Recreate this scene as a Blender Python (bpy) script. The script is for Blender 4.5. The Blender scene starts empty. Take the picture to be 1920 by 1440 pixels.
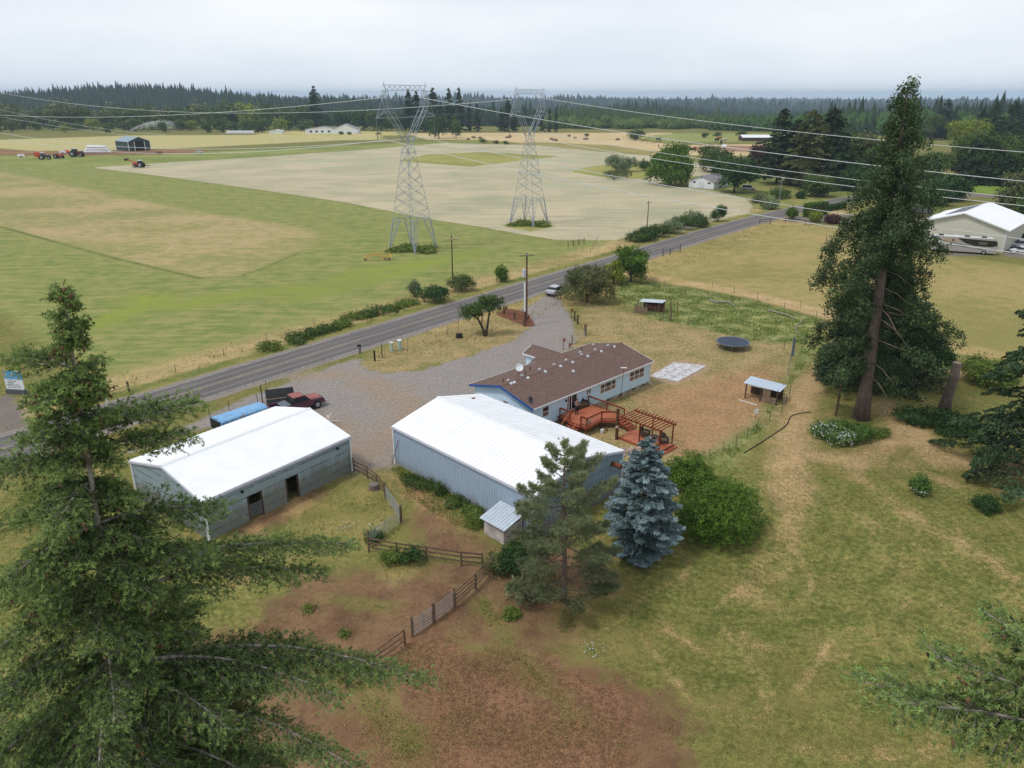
import bpy, math, random
import numpy as np
from mathutils import Vector, Matrix
R = math.radians
rnd = random.Random(7)
RNG = np.random.default_rng(11)
sc = bpy.context.scene

# ------------------------------------------------------------------ camera
F = 1383.0; TH = R(21.35); HC = 32.0
CT, ST = math.cos(TH), math.sin(TH)
cd = bpy.data.cameras.new('camera'); cam = bpy.data.objects.new('camera', cd)
sc.collection.objects.link(cam)
cam.location = (0, 0, HC); cam.rotation_euler = (R(90) - TH, 0, 0)
cd.sensor_width = 36; cd.lens = 36 * F / 1920; cd.clip_start = 0.1; cd.clip_end = 40000
sc.camera = cam
# ------------------------------------------------------------------ sky, sun, exposure
SUN_EL, SUN_AZ = 58, -118          # azimuth clockwise from +Y
w = bpy.data.worlds.new('World'); sc.world = w; w.use_nodes = True
nt = w.node_tree; nt.nodes.clear()
out = nt.nodes.new('ShaderNodeOutputWorld'); bg = nt.nodes.new('ShaderNodeBackground')
sky = nt.nodes.new('ShaderNodeTexSky'); sky.sky_type = 'NISHITA'; sky.sun_disc = False
sky.sun_elevation = R(SUN_EL); sky.sun_rotation = R(SUN_AZ); sky.dust_density = 1.5; sky.altitude = 100
tc = nt.nodes.new('ShaderNodeTexCoord'); mp = nt.nodes.new('ShaderNodeMapping')
mp.inputs['Scale'].default_value = (1.2, 1.2, 5)
nz = nt.nodes.new('ShaderNodeTexNoise'); nz.inputs['Scale'].default_value = 1.6; nz.inputs['Detail'].default_value = 6
rp = nt.nodes.new('ShaderNodeValToRGB')
rp.color_ramp.elements[0].position = .3; rp.color_ramp.elements[0].color = (7.6, 8.3, 9.4, 1)
rp.color_ramp.elements[1].position = .7; rp.color_ramp.elements[1].color = (10.4, 10.6, 10.8, 1)
mx = nt.nodes.new('ShaderNodeMixRGB'); mx.inputs['Fac'].default_value = .9
sx = nt.nodes.new('ShaderNodeSeparateXYZ'); mr = nt.nodes.new('ShaderNodeMapRange'); mr.inputs[1].default_value = 0; mr.inputs[2].default_value = .35; mr.inputs[3].default_value = 1.22; mr.inputs[4].default_value = .95
sm_ = nt.nodes.new('ShaderNodeMixRGB'); sm_.blend_type = 'MULTIPLY'; sm_.inputs['Fac'].default_value = 1
L = nt.links.new
L(tc.outputs['Generated'], mp.inputs['Vector']); L(mp.outputs['Vector'], nz.inputs['Vector'])
L(nz.outputs['Fac'], rp.inputs['Fac']); L(sky.outputs['Color'], mx.inputs['Color1']); L(rp.outputs['Color'], mx.inputs['Color2'])
L(tc.outputs['Generated'], sx.inputs[0]); L(sx.outputs[2], mr.inputs[0]); L(mx.outputs['Color'], sm_.inputs['Color1']); L(mr.outputs[0], sm_.inputs['Color2'])
L(sm_.outputs['Color'], bg.inputs['Color']); bg.inputs['Strength'].default_value = 0.088
L(bg.outputs['Background'], out.inputs['Surface'])
sl = bpy.data.lights.new('sun', 'SUN'); sl.energy = 1.9; sl.angle = R(10); sl.color = (1, .96, .9)
so = bpy.data.objects.new('sun', sl); sc.collection.objects.link(so)
_a, _e = R(SUN_AZ), R(SUN_EL)
_d = Vector((math.sin(_a) * math.cos(_e), math.cos(_a) * math.cos(_e), math.sin(_e)))
so.rotation_euler = (-_d).to_track_quat('-Z', 'Y').to_euler(); so.location = (0, 0, 300)
sc.view_settings.view_transform = 'Standard'; sc.view_settings.look = 'None'
sc.view_settings.exposure = 0.0; sc.view_settings.gamma = 1
sc.cycles.max_bounces = 5; sc.cycles.diffuse_bounces = 3; sc.cycles.glossy_bounces = 2
sc.cycles.transmission_bounces = 3; sc.cycles.volume_bounces = 1; sc.cycles.transparent_max_bounces = 8
sc.cycles.use_denoising = True
sc.cycles.use_adaptive_sampling = True; sc.cycles.adaptive_threshold = 0.02

# ------------------------------------------------------------------ terrain height and pixel -> place
def sstep(a, b, x):
    t = np.clip((x - a) / (b - a), 0, 1); return t * t * (3 - 2 * t)
def gauss(x, y, cx, cy, sx, sy, rot=0):
    dx, dy = x - cx, y - cy; c, s = math.cos(rot), math.sin(rot)
    return np.exp(-(((dx * c + dy * s) / sx) ** 2 + ((-dx * s + dy * c) / sy) ** 2))
def wav(x, y, k, p):
    return np.sin(x * k + p) * np.cos(y * k * 1.13 + p * 2.1) + .5 * np.sin(x * k * 2.3 - y * k * 1.7 + p * 3)
def hgt(x, y):
    x = np.asarray(x, float); y = np.asarray(y, float); r = np.hypot(x, y)
    h = -0.75 * gauss(x, y, 14, 43, 12, 9)
    v = sstep(870, 1150, y)
    h = h - 26 * v
    far = sstep(2200, 5200, r)
    h = h + v * (58 * gauss(x, y, -900, 1750, 620, 420) + 14 * gauss(x, y, -260, 1500, 220, 200)
                 + 25 * gauss(x, y, 250, 1500, 130, 150) + 8 * gauss(x, y, 760, 1500, 300, 250)
                 + 10 * gauss(x, y, 900, 3200, 1300, 380) + 30 * gauss(x, y, -900, 3600, 1500, 420))
    h = h + far * (6 + 9 * wav(x, y, .0011, .7))
    h = h + v * 3 * wav(x, y, .008, 1.3)
    return h
def ray(u, v):
    x = (u - 960) / F; y = (720 - v) / F
    return (x, CT + y * ST, -ST + y * CT)
def G(u, v, z=None):
    """point of the ground (or of the height z) behind picture position u, v of the 1920x1440 photo"""
    r = ray(u, v); zz = 0.0 if z is None else z
    for i in range(12 if z is None else 1):
        t = (HC - zz) / -r[2]; x, y = r[0] * t, r[1] * t
        if z is None:
            zz = float(hgt(x, y))
            if math.hypot(x, y) > 400: break
    return Vector((x, y, zz))
def H2(p, vt):
    """height of the top seen at row vt over ground point p"""
    y = (720 - vt) / F; k = (y * p[1] * CT - p[1] * ST) / (CT + y * ST)
    return HC + k - p[2]
def onground(x, y): return Vector((x, y, float(hgt(x, y))))

# ------------------------------------------------------------------ materials
def s2l(c):
    c = c / 255; return c / 12.92 if c <= .04045 else ((c + .055) / 1.055) ** 2.4
def col(r, g, b, k=.92): return (s2l(r) * k, s2l(g) * k, s2l(b) * k, 1)
class NT:
    """small helper for building node trees"""
    def __init__(s, m): s.t = m.node_tree; s.n = s.t.nodes; s.l = s.t.links
    def node(s, ty, **kw):
        n = s.n.new(ty)
        for k, v in kw.items():
            if k in n.inputs: n.inputs[k].default_value = v
            else: setattr(n, k, v)
        return n
    def link(s, a, b): s.l.new(a, b)
    def math(s, op, a, b=None, c=None, clamp=False):
        n = s.n.new('ShaderNodeMath'); n.operation = op; n.use_clamp = clamp
        for i, q in enumerate((a, b, c)):
            if q is None: continue
            if isinstance(q, (int, float)): n.inputs[i].default_value = q
            else: s.l.new(q, n.inputs[i])
        return n.outputs[0]
    def mix(s, f, a, b, mode='MIX'):
        n = s.n.new('ShaderNodeMixRGB'); n.blend_type = mode
        for i, q in enumerate((f, a, b)):
            if isinstance(q, (int, float)): n.inputs[i].default_value = q
            elif isinstance(q, tuple): n.inputs[i].default_value = q
            else: s.l.new(q, n.inputs[i])
        return n.outputs[0]
    def noise(s, vec, scale, detail=3, rough=.55):
        n = s.n.new('ShaderNodeTexNoise'); n.inputs['Scale'].default_value = scale
        n.inputs['Detail'].default_value = detail; n.inputs['Roughness'].default_value = rough
        if vec is not None: s.l.new(vec, n.inputs['Vector'])
        return n.outputs['Fac']
    def attr(s, name):
        n = s.n.new('ShaderNodeAttribute'); n.attribute_name = name; return n.outputs['Fac']
    def step(s, x, lo, hi):
        n = s.n.new('ShaderNodeMapRange'); n.interpolation_type = 'SMOOTHSTEP'
        s.l.new(x, n.inputs[0]); n.inputs[1].default_value = lo; n.inputs[2].default_value = hi
        return n.outputs[0]
    def mapping(s, vec, scale=(1, 1, 1), rot=(0, 0, 0)):
        n = s.n.new('ShaderNodeMapping'); n.inputs['Scale'].default_value = scale; n.inputs['Rotation'].default_value = rot
        s.l.new(vec, n.inputs['Vector']); return n.outputs[0]
def newmat(name):
    m = bpy.data.materials.new(name); m.use_nodes = True
    return m, NT(m), m.node_tree.nodes['Principled BSDF']
MATS = {}
def mat(name, c, rough=.7, metal=0, var=.12, scale=3.0, spec=.3, c2=None):
    """plain surface with a little mottling"""
    if name in MATS: return MATS[name]
    m, n, p = newmat(name)
    tcn = n.node('ShaderNodeTexCoord')
    f = n.noise(tcn.outputs['Object'], scale, 4)
    f = n.step(f, .3, .7)
    d = c2 if c2 else tuple(min(1, v * (1 - var)) for v in c[:3]) + (1,)
    e = c if c2 else tuple(min(1, v * (1 + var * .6)) for v in c[:3]) + (1,)
    n.link(n.mix(f, d, e), p.inputs['Base Color'])
    p.inputs['Roughness'].default_value = rough; p.inputs['Metallic'].default_value = metal
    p.inputs['Specular IOR Level'].default_value = spec
    MATS[name] = m; return m
def leafmat(name, dark, light, trans=.25, var=None):
    if name in MATS: return MATS[name]
    m, n, p = newmat(name)
    a = n.attr('tone')
    c = n.mix(a, dark, light)
    if var:
        b = n.attr('odd'); c = n.mix(b, c, var)
    n.link(c, p.inputs['Base Color']); p.inputs['Roughness'].default_value = .65
    p.inputs['Specular IOR Level'].default_value = .25
    if trans:
        tr = n.node('ShaderNodeBsdfTranslucent'); n.link(c, tr.inputs['Color'])
        ms = n.node('ShaderNodeMixShader'); ms.inputs[0].default_value = trans
        n.link(p.outputs[0], ms.inputs[1]); n.link(tr.outputs[0], ms.inputs[2])
        n.link(ms.outputs[0], n.n['Material Output'].inputs[0])
    MATS[name] = m; return m

# ------------------------------------------------------------------ mesh helpers
def link(o, parent=None):
    sc.collection.objects.link(o)
    if parent is not None: o.parent = parent
    return o
def tag(o, label=None, cat=None, group=None, kind=None):
    if label: o['label'] = label
    if cat: o['category'] = cat
    if group: o['group'] = group
    if kind: o['kind'] = kind
    return o
def thing(name, label, cat, loc=(0, 0, 0), rz=0, group=None):
    o = bpy.data.objects.new(name, None); o.empty_display_size = .3
    link(o); o.location = loc; o.rotation_euler = (0, 0, rz)
    return tag(o, label, cat, group)
class MB:
    def __init__(s): s.v = []; s.f = []
    def add(s, vs, fs):
        k = len(s.v); s.v += [tuple(v) for v in vs]; s.f += [tuple(i + k for i in f) for f in fs]; return s
    def box(s, x0, x1, y0, y1, z0, z1, M=None):
        vs = [(x, y, z) for z in (z0, z1) for x, y in ((x0, y0), (x1, y0), (x1, y1), (x0, y1))]
        if M is not None: vs = [M @ Vector(v) for v in vs]
        return s.add(vs, [(3, 2, 1, 0), (4, 5, 6, 7), (0, 1, 5, 4), (1, 2, 6, 5), (2, 3, 7, 6), (3, 0, 4, 7)])
    def bar(s, p, q, w, h=None, up=(0, 0, 1)):
        """rectangular bar from p to q"""
        h = h or w; p = Vector(p); q = Vector(q); d = (q - p)
        if d.length < 1e-6: return s
        d.normalize(); u = Vector(up)
        if abs(d.dot(u)) > .98: u = Vector((0, 1, 0))
        a = d.cross(u).normalized() * w / 2; b = a.cross(d).normalized() * h / 2
        vs = [p - a - b, p + a - b, p + a + b, p - a + b, q - a - b, q + a - b, q + a + b, q - a + b]
        return s.add(vs, [(0, 1, 2, 3), (7, 6, 5, 4), (4, 5, 1, 0), (5, 6, 2, 1), (6, 7, 3, 2), (7, 4, 0, 3)])
    def tube(s, pts, rs, n=8, cap=True):
        pts = [Vector(p) for p in pts]
        if isinstance(rs, (int, float)): rs = [rs] * len(pts)
        k = len(s.v)
        for i, p in enumerate(pts):
            d = (pts[min(i + 1, len(pts) - 1)] - pts[max(i - 1, 0)])
            d = d.normalized() if d.length > 1e-9 else Vector((0, 0, 1))
            u = Vector((1, 0, 0)) if abs(d.x) < .9 else Vector((0, 1, 0))
            a = d.cross(u).normalized(); b = d.cross(a)
            for j in range(n):
                t = 2 * math.pi * j / n; s.v.append(tuple(p + (a * math.cos(t) + b * math.sin(t)) * rs[i]))
        for i in range(len(pts) - 1):
            for j in range(n):
                a0 = k + i * n + j; a1 = k + i * n + (j + 1) % n
                s.f.append((a0, a1, a1 + n, a0 + n))
        if cap:
            s.f.append(tuple(k + j for j in reversed(range(n)))); s.f.append(tuple(k + (len(pts) - 1) * n + j for j in range(n)))
        return s
    def prism(s, poly, z0, z1, M=None):
        n = len(poly)
        vs = [(x, y, z0) for x, y in poly] + [(x, y, z1) for x, y in poly]
        if M is not None: vs = [M @ Vector(v) for v in vs]
        return s.add(vs, [tuple(reversed(range(n))), tuple(range(n, 2 * n))] + [(i, (i + 1) % n, n + (i + 1) % n, n + i) for i in range(n)])
    def xprism(s, poly, y0, y1):
        """x,z outline pushed along y"""
        n = len(poly)
        vs = [(x, y0, z) for x, z in poly] + [(x, y1, z) for x, z in poly]
        return s.add(vs, [tuple(range(n)), tuple(reversed(range(n, 2 * n)))] + [((i + 1) % n, i, n + i, n + (i + 1) % n) for i in range(n)])
    def slab(s, a, b, c, d, t):
        """quad a b c d (top face) with thickness t below"""
        a, b, c, d = [Vector(q) for q in (a, b, c, d)]; n = (b - a).cross(d - a).normalized() * t
        return s.add([a, b, c, d, a - n, b - n, c - n, d - n], [(0, 1, 2, 3), (7, 6, 5, 4), (0, 4, 5, 1), (1, 5, 6, 2), (2, 6, 7, 3), (3, 7, 4, 0)])
    def ball(s, c, r, n=10, m=6, sq=(1, 1, 1)):
        vs = []; fs = []
        for i in range(m + 1):
            t = math.pi * i / m
            for j in range(n):
                q = 2 * math.pi * j / n
                vs.append((c[0] + r * sq[0] * math.sin(t) * math.cos(q), c[1] + r * sq[1] * math.sin(t) * math.sin(q), c[2] + r * sq[2] * math.cos(t)))
        for i in range(m):
            for j in range(n): fs.append((i * n + j, (i + 1) * n + j, (i + 1) * n + (j + 1) % n, i * n + (j + 1) % n))
        return s.add(vs, fs)
    def mesh(s, name, m, smooth=False):
        me = bpy.data.meshes.new(name); me.from_pydata(s.v, [], s.f)
        if m: me.materials.append(m)
        if smooth: me.polygons.foreach_set('use_smooth', [True] * len(me.polygons))
        me.update(); return me
    def build(s, name, m, parent=None, smooth=False, label=None):
        o = bpy.data.objects.new(name, s.mesh(name, m, smooth)); link(o, parent)
        if label: o['label'] = label
        return o
def npmesh(name, V, Fq, m, attrs=None, smooth=False):
    """mesh from arrays; Fq is (n,3) or (n,4)"""
    me = bpy.data.meshes.new(name); nv = len(V); nf, k = Fq.shape
    me.vertices.add(nv); me.vertices.foreach_set('co', np.ascontiguousarray(V, dtype=np.float32).ravel())
    me.loops.add(nf * k); me.loops.foreach_set('vertex_index', np.ascontiguousarray(Fq, dtype=np.int32).ravel())
    me.polygons.add(nf); me.polygons.foreach_set('loop_start', np.arange(0, nf * k, k, dtype=np.int32))
    me.polygons.foreach_set('loop_total', np.full(nf, k, dtype=np.int32))
    if smooth: me.polygons.foreach_set('use_smooth', np.ones(nf, dtype=bool))
    if attrs:
        for an, (dom, arr) in attrs.items():
            a = me.attributes.new(an, 'FLOAT', dom); a.data.foreach_set('value', np.ascontiguousarray(arr, dtype=np.float32))
    me.materials.append(m); me.update(calc_edges=True); return me
def place(mesh, name, parent=None): return link(bpy.data.objects.new(name, mesh), parent)
def copy_tree(o, parent=None):
    c = o.copy(); sc.collection.objects.link(c)
    if parent is not None: c.parent = parent
    for ch in list(o.children): copy_tree(ch, c)
    return c
# ------------------------------------------------------------------ ground zones (measured outlines, unprojected to the ground plane)
def PP(pts): return np.array([G(u, v)[:2] for u, v in pts])
def sd_poly(P, X, Y):
    """signed distance, positive inside"""
    n = len(P); d = np.full(X.shape, 1e9); ins = np.zeros(X.shape, bool)
    for i in range(n):
        ax, ay = P[i]; bx, by = P[(i + 1) % n]; ex, ey = bx - ax, by - ay; L2 = ex * ex + ey * ey + 1e-12
        t = np.clip(((X - ax) * ex + (Y - ay) * ey) / L2, 0, 1)
        d = np.minimum(d, (X - ax - ex * t) ** 2 + (Y - ay - ey * t) ** 2)
        c = ((ay > Y) != (by > Y)) & (X < (bx - ax) * (Y - ay) / ((by - ay) if abs(by - ay) > 1e-9 else 1e-9) + ax)
        ins ^= c
    d = np.sqrt(d); return np.where(ins, d, -d)
def sd_line(P, wd, X, Y):
    d = np.full(X.shape, 1e9)
    for i in range(len(P) - 1):
        ax, ay = P[i]; bx, by = P[i + 1]; ex, ey = bx - ax, by - ay; L2 = ex * ex + ey * ey + 1e-12
        t = np.clip(((X - ax) * ex + (Y - ay) * ey) / L2, 0, 1)
        d = np.minimum(d, (X - ax - ex * t) ** 2 + (Y - ay - ey * t) ** 2)
    return wd - np.sqrt(d)
ROAD = [(-170, -83), (-120, -22), (-60, 51.5), (-20, 100.4), (25, 155.6), (62, 200.8), (88, 228), (116, 254), (160, 288), (230, 332), (330, 385)]
ROAD = [np.array(p, float) for p in ROAD]
# zone: name, polygons (pixel outlines) , lines, colour a, colour b, noise key, soft, rag
Z = []
def zone(name, polys=(), lines=(), a=(0, 0, 0), b=(0, 0, 0), nk='mid', soft=.6, rag=1.2, amt=1.0):
    Z.append(dict(name=name, polys=[PP(p) for p in polys], lines=[(PP(p) if isinstance(p[0], tuple) and not isinstance(p, list) else p, wd) for p, wd in lines],
                  a=col(*a), b=col(*b), nk=nk, soft=soft, rag=rag, amt=amt))
def PL(*pts): return PP(pts)
zone('green_field', [[(-700, 700), (-200, 640), (0, 590), (250, 745), (480, 672), (680, 613), (780, 580), (960, 530), (1187, 461), (1150, 450), (1043, 452), (900, 425), (640, 378), (300, 330), (170, 314), (100, 306), (-300, 300), (-900, 400)]],
     a=(114, 130, 68), b=(156, 152, 94), nk='streak', soft=2.5, rag=5)
zone('tan_patch', [[(-600, 318), (0, 322), (120, 345), (250, 374), (400, 402), (520, 418), (590, 436), (595, 450), (555, 475), (500, 500), (450, 517), (375, 522), (225, 487), (100, 452), (0, 424), (-500, 380)]],
     a=(180, 160, 116), b=(142, 142, 88), nk='mid', soft=3, rag=5)
zone('patch_edge', lines=[(PL((-300, 398), (0, 425), (100, 453), (225, 487), (375, 522), (450, 518), (500, 501), (560, 474)), .55)], a=(92, 108, 52), b=(120, 130, 66), nk='mid', soft=.5, rag=.8)
zone('bright_strip', lines=[(PL((250, 560), (330, 572), (480, 548), (600, 540), (700, 505), (880, 480)), 2.6), (PL((560, 560), (760, 510), (900, 470)), 2.0), (PL((180, 610), (300, 560)), 2.2)],
     a=(142, 154, 64), b=(132, 142, 72), nk='mid', soft=3.5, rag=7)
zone('verge', lines=[(np.array([p + np.array([-6.5, 5.2]) for p in ROAD[1:8]]), 4.5)], a=(184, 162, 116), b=(142, 132, 82), nk='mid', soft=3, rag=4)
zone('verge_green', lines=[(np.array([p + np.array([-4.3, 3.5]) for p in ROAD[1:8]]), 1.2)], a=(100, 112, 56), b=(150, 142, 84), nk='mid', soft=.8, rag=1.5)
zone('verge2', lines=[(np.array([p + np.array([6.6, -5.4]) for p in ROAD[3:7]]), 4.5)], a=(184, 160, 112), b=(150, 138, 82), nk='mid', soft=2.0, rag=2)
zone('hay_field', [[(170, 314), (260, 308), (480, 295), (700, 279), (830, 268), (960, 271), (1007, 272), (1120, 284), (1220, 292), (1330, 308), (1345, 322), (1330, 352), (1400, 372), (1413, 386), (1402, 400), (1345, 412), (1290, 432), (1180, 443), (1155, 451), (1043, 450), (980, 440), (900, 425), (800, 410), (640, 378), (480, 355), (300, 330)]],
     a=(200, 186, 156), b=(160, 160, 132), nk='hay', soft=.5, rag=1.6)
zone('hay_green', lines=[(PL((700, 305), (870, 296), (1020, 300), (1180, 305)), 7), (PL((500, 305), (700, 300)), 5), (PL((1020, 345), (1120, 352)), 4)],
     a=(164, 172, 146), b=(180, 174, 144), nk='hay', soft=8, rag=9)
zone('diamond', [[(745, 302), (800, 290), (905, 285), (1052, 293), (960, 303), (885, 313)], [(938, 423), (990, 413), (1045, 424), (995, 434)], [(715, 467), (775, 456), (830, 466), (775, 478)],
     [(1070, 322), (1115, 311), (1205, 304), (1240, 312), (1207, 336), (1130, 332)]], a=(138, 142, 78), b=(165, 158, 92), nk='mid', soft=.6, rag=1.2)
zone('garage_lawn', [[(1225, 345), (1290, 330), (1560, 330), (1602, 364), (1500, 381), (1440, 398), (1412, 384), (1400, 372), (1330, 356)]], a=(96, 112, 56), b=(146, 142, 84), nk='mid', soft=1.5, rag=3)
zone('strip_green', [[(-400, 300), (170, 314), (480, 294), (700, 278), (830, 268), (905, 267), (905, 262), (480, 280), (250, 292), (-400, 283)]], a=(118, 132, 70), b=(150, 152, 88), nk='mid', soft=2, rag=4)
zone('brown_yard', [[(-400, 294), (-100, 290), (60, 292), (200, 291), (340, 288), (400, 284), (330, 279), (200, 283), (60, 284), (0, 280), (-300, 280)]], a=(126, 92, 72), b=(150, 118, 84), nk='mid', soft=2, rag=4)
zone('gold_field', [[(-500, 276), (0, 278), (60, 283), (200, 282), (330, 278), (480, 271), (640, 263), (715, 262), (715, 252), (480, 253), (250, 254), (0, 262), (-500, 266)]], a=(196, 182, 132), b=(170, 166, 108), nk='streak', soft=4, rag=8)
zone('gold_field_far', [[(480, 254), (760, 254), (760, 246), (480, 246)]], a=(200, 182, 128), b=(170, 165, 100), nk='mid', soft=4, rag=8)
zone('tan_field', [[(760, 250), (905, 249), (1260, 249), (1265, 254), (1190, 262), (1270, 272), (1440, 270), (1440, 292), (1225, 291), (1120, 283), (1000, 270), (905, 262), (800, 262)]], a=(208, 184, 142), b=(188, 168, 126), nk='mid', soft=2, rag=5)
zone('tan_dark', [[(960, 270), (1010, 271), (1120, 283), (1220, 291), (1240, 285), (1140, 272), (1000, 266)]], a=(140, 132, 82), b=(160, 148, 92), nk='mid', soft=3, rag=5)
zone('green_paddock', [[(1170, 258), (1270, 250), (1440, 250), (1440, 266), (1250, 266)]], a=(150, 152, 90), b=(134, 142, 78), nk='mid', soft=3, rag=5)
zone('red_pen', [[(1290, 276), (1370, 273), (1440, 274), (1450, 283), (1400, 285), (1300, 282)]], a=(146, 104, 88), b=(170, 140, 110), nk='mid', soft=3, rag=5)
zone('pasture', [[(1216, 495), (1282, 467), (1440, 420), (1600, 425), (1760, 476), (1930, 500), (2200, 540), (2200, 760), (1940, 680), (1800, 652), (1545, 592), (1400, 552), (1215, 522)]], a=(168, 150, 98), b=(140, 134, 80), nk='mid', soft=1.2, rag=2.5)
zone('back_green', [[(1790, 340), (2300, 330), (2300, 370), (1780, 362)]], a=(110, 138, 52), b=(140, 150, 70), nk='mid', soft=2, rag=3)
zone('track', lines=[(PL((1180, 512), (1300, 533), (1420, 555), (1560, 592), (1720, 640), (1900, 672), (2100, 740)), 2.1)], a=(196, 168, 126), b=(168, 148, 98), nk='mid', soft=1.2, rag=2)
zone('dry_lawn', [[(1090, 565), (1200, 590), (1300, 612), (1480, 640), (1482, 745), (1440, 790), (1340, 850), (1250, 880), (1185, 870), (1000, 790), (900, 720), (985, 650), (1095, 612)],
                  [(672, 690), (700, 664), (850, 612), (980, 578), (1005, 605), (985, 640), (860, 672), (760, 696), (700, 702)]], a=(176, 152, 110), b=(130, 124, 76), nk='lawn', soft=1.5, rag=3)
zone('dry_bare', [[(1200, 745), (1300, 715), (1440, 690), (1470, 740), (1420, 790), (1330, 850), (1270, 855), (1240, 800)]], a=(176, 142, 106), b=(156, 126, 90), nk='lawn', soft=2.5, rag=4)
zone('weeds', [[(1150, 548), (1165, 525), (1230, 530), (1400, 560), (1545, 600), (1505, 645), (1400, 640), (1300, 612), (1215, 598)], [(1440, 790), (1505, 700), (1540, 640), (1500, 645), (1482, 700), (1430, 770)],
              [(1250, 880), (1340, 845), (1420, 790), (1440, 800), (1370, 870), (1300, 910)]], a=(112, 124, 64), b=(156, 154, 100), nk='lump', soft=1, rag=2)
zone('tan_lane', lines=[(PL((1540, 700), (1500, 740), (1490, 800), (1478, 860), (1480, 930)), 1.7), (PL((1660, 760), (1690, 820), (1600, 870), (1520, 850)), 1.2), (PL((1690, 790), (1760, 860), (1900, 880)), 1.8), (PL((1560, 690), (1640, 720), (1760, 700), (1900, 700)), 1.5)],
     a=(190, 160, 120), b=(158, 138, 94), nk='lawn', soft=1.4, rag=2.0)
zone('faint_lane', lines=[(PL((1478, 880), (1490, 960), (1470, 1040), (1400, 1110)), 1.0), (PL((1640, 860), (1760, 900), (1920, 930)), .8), (PL((1560, 860), (1700, 960), (1900, 1080)), .7)], a=(184, 156, 112), b=(150, 134, 86), nk='lawn', soft=1.0, rag=1.6, amt=.7)
zone('mown_track', lines=[(PL((1185, 1170), (1230, 1230), (1300, 1320)), 0.10), (PL((1275, 1085), (1300, 1050)), 0.14), (PL((1390, 1180), (1410, 1240), (1450, 1300)), 0.10), (PL((1350, 1170), (1400, 1230), (1440, 1330)), 0.14), (PL((1330, 1150), (1390, 1100)), 0.23),
     (PL((1095, 1200), (1160, 1170), (1190, 1130), (1260, 1090)), 0.10), (PL((1790, 965), (1870, 1000)), 0.08), (PL((1640, 1040), (1690, 1060)), 0.14), (PL((1460, 1150), (1560, 1080)), 0.09), (PL((1500, 1290), (1560, 1200)), 0.18), (PL((1760, 1130), (1800, 1150)), 0.18), (PL((1440, 1010), (1500, 1040), (1530, 1110)), 0.16),
     (PL((1600, 960), (1700, 1010), (1780, 1060)), 0.14), (PL((1650, 940), (1780, 1000), (1900, 1080)), 0.11), (PL((1560, 930), (1640, 1000)), 0.11), (PL((1250, 1180), (1330, 1230)), 0.16), (PL((1240, 1050), (1210, 1100)), 0.14)],
     a=(192, 162, 118), b=(150, 130, 84), nk='lawn', soft=.3, rag=.5, amt=.75)
zone('dirt', [[(470, 1170), (560, 1090), (600, 1060), (640, 1075), (700, 1060), (780, 1060), (900, 1050), (960, 1030), (1050, 1010), (1180, 1090), (1130, 1110), (1060, 1150), (1110, 1200), (1010, 1225), (1160, 1265), (1300, 1330), (1300, 1500), (300, 1500), (300, 1240)],
              [(800, 940), (880, 960), (925, 1010), (900, 1060), (790, 1030), (770, 980)]], a=(104, 77, 60), b=(144, 116, 86), nk='lawn', soft=1.2, rag=3)
zone('dirt_bright', [[(720, 1200), (900, 1170), (1030, 1225), (1200, 1300), (1200, 1500), (600, 1500)]], a=(140, 105, 80), b=(112, 84, 64), nk='lawn', soft=1.5, rag=3)
zone('straw_yard', [[(735, 885), (800, 885), (850, 925), (900, 960), (905, 1000), (850, 990), (800, 960), (758, 930)]], a=(172, 142, 100), b=(124, 98, 68), nk='lawn', soft=1.0, rag=2.5)
zone('weeds_wall', lines=[(PL((745, 880), (830, 925), (925, 985)), .8)], a=(96, 108, 52), b=(136, 128, 78), nk='lawn', soft=.5, rag=1.2)
zone('barn_foot', lines=[(PL((470, 990), (560, 950), (600, 925)), 1.2)], a=(146, 112, 84), b=(112, 92, 66), nk='mid', soft=1, rag=2)
zone('straw', [[(535, 945), (560, 930), (580, 940), (585, 955), (560, 968), (542, 965)], [(460, 990), (480, 978), (500, 985), (490, 1000), (470, 1003)]], a=(190, 158, 116), b=(160, 128, 90), nk='mid', soft=.5, rag=1.2)
zone('driveway', [[(240, 850), (470, 742), (560, 712), (640, 680), (672, 672), (680, 690), (720, 700), (790, 694), (880, 668), (960, 640), (1000, 608), (960, 585), (1000, 570), (1030, 548), (1050, 560), (1072, 600), (1080, 640), (1060, 660), (985, 690), (900, 760), (860, 800), (738, 872), (660, 885), (640, 860), (610, 800), (500, 780), (400, 800), (330, 815), (280, 835)]],
     a=(153, 146, 141), b=(141, 135, 131), nk='gravel', soft=.5, rag=1.3)
zone('drive_brown', lines=[(PL((690, 716), (770, 760), (760, 800), (690, 850)), 2.2), (PL((500, 775), (640, 800), (680, 870)), 1.6), (PL((560, 705), (640, 700)), 1.5)], a=(160, 142, 122), b=(148, 134, 120), nk='gravel', soft=2.5, rag=3)
zone('side_asphalt', [[(1740, 480), (1800, 474), (1900, 482), (2200, 520), (2200, 440), (1930, 470), (1890, 455), (1880, 480)], [(1480, 405), (1600, 402), (1600, 420), (1470, 416)], [(1780, 362), (2300, 374), (2300, 386), (1780, 368)], [(-300, 800), (20, 740), (40, 760), (60, 820), (-300, 1000)]],
     a=(112, 106, 102), b=(136, 126, 116), nk='gravel', soft=.8, rag=1.2)
zone('mulch', [[(930, 590), (945, 578), (980, 582), (1000, 602), (1003, 612), (985, 612), (955, 600)]], a=(128, 82, 64), b=(108, 68, 54), nk='gravel', soft=.3, rag=.6)
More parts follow.
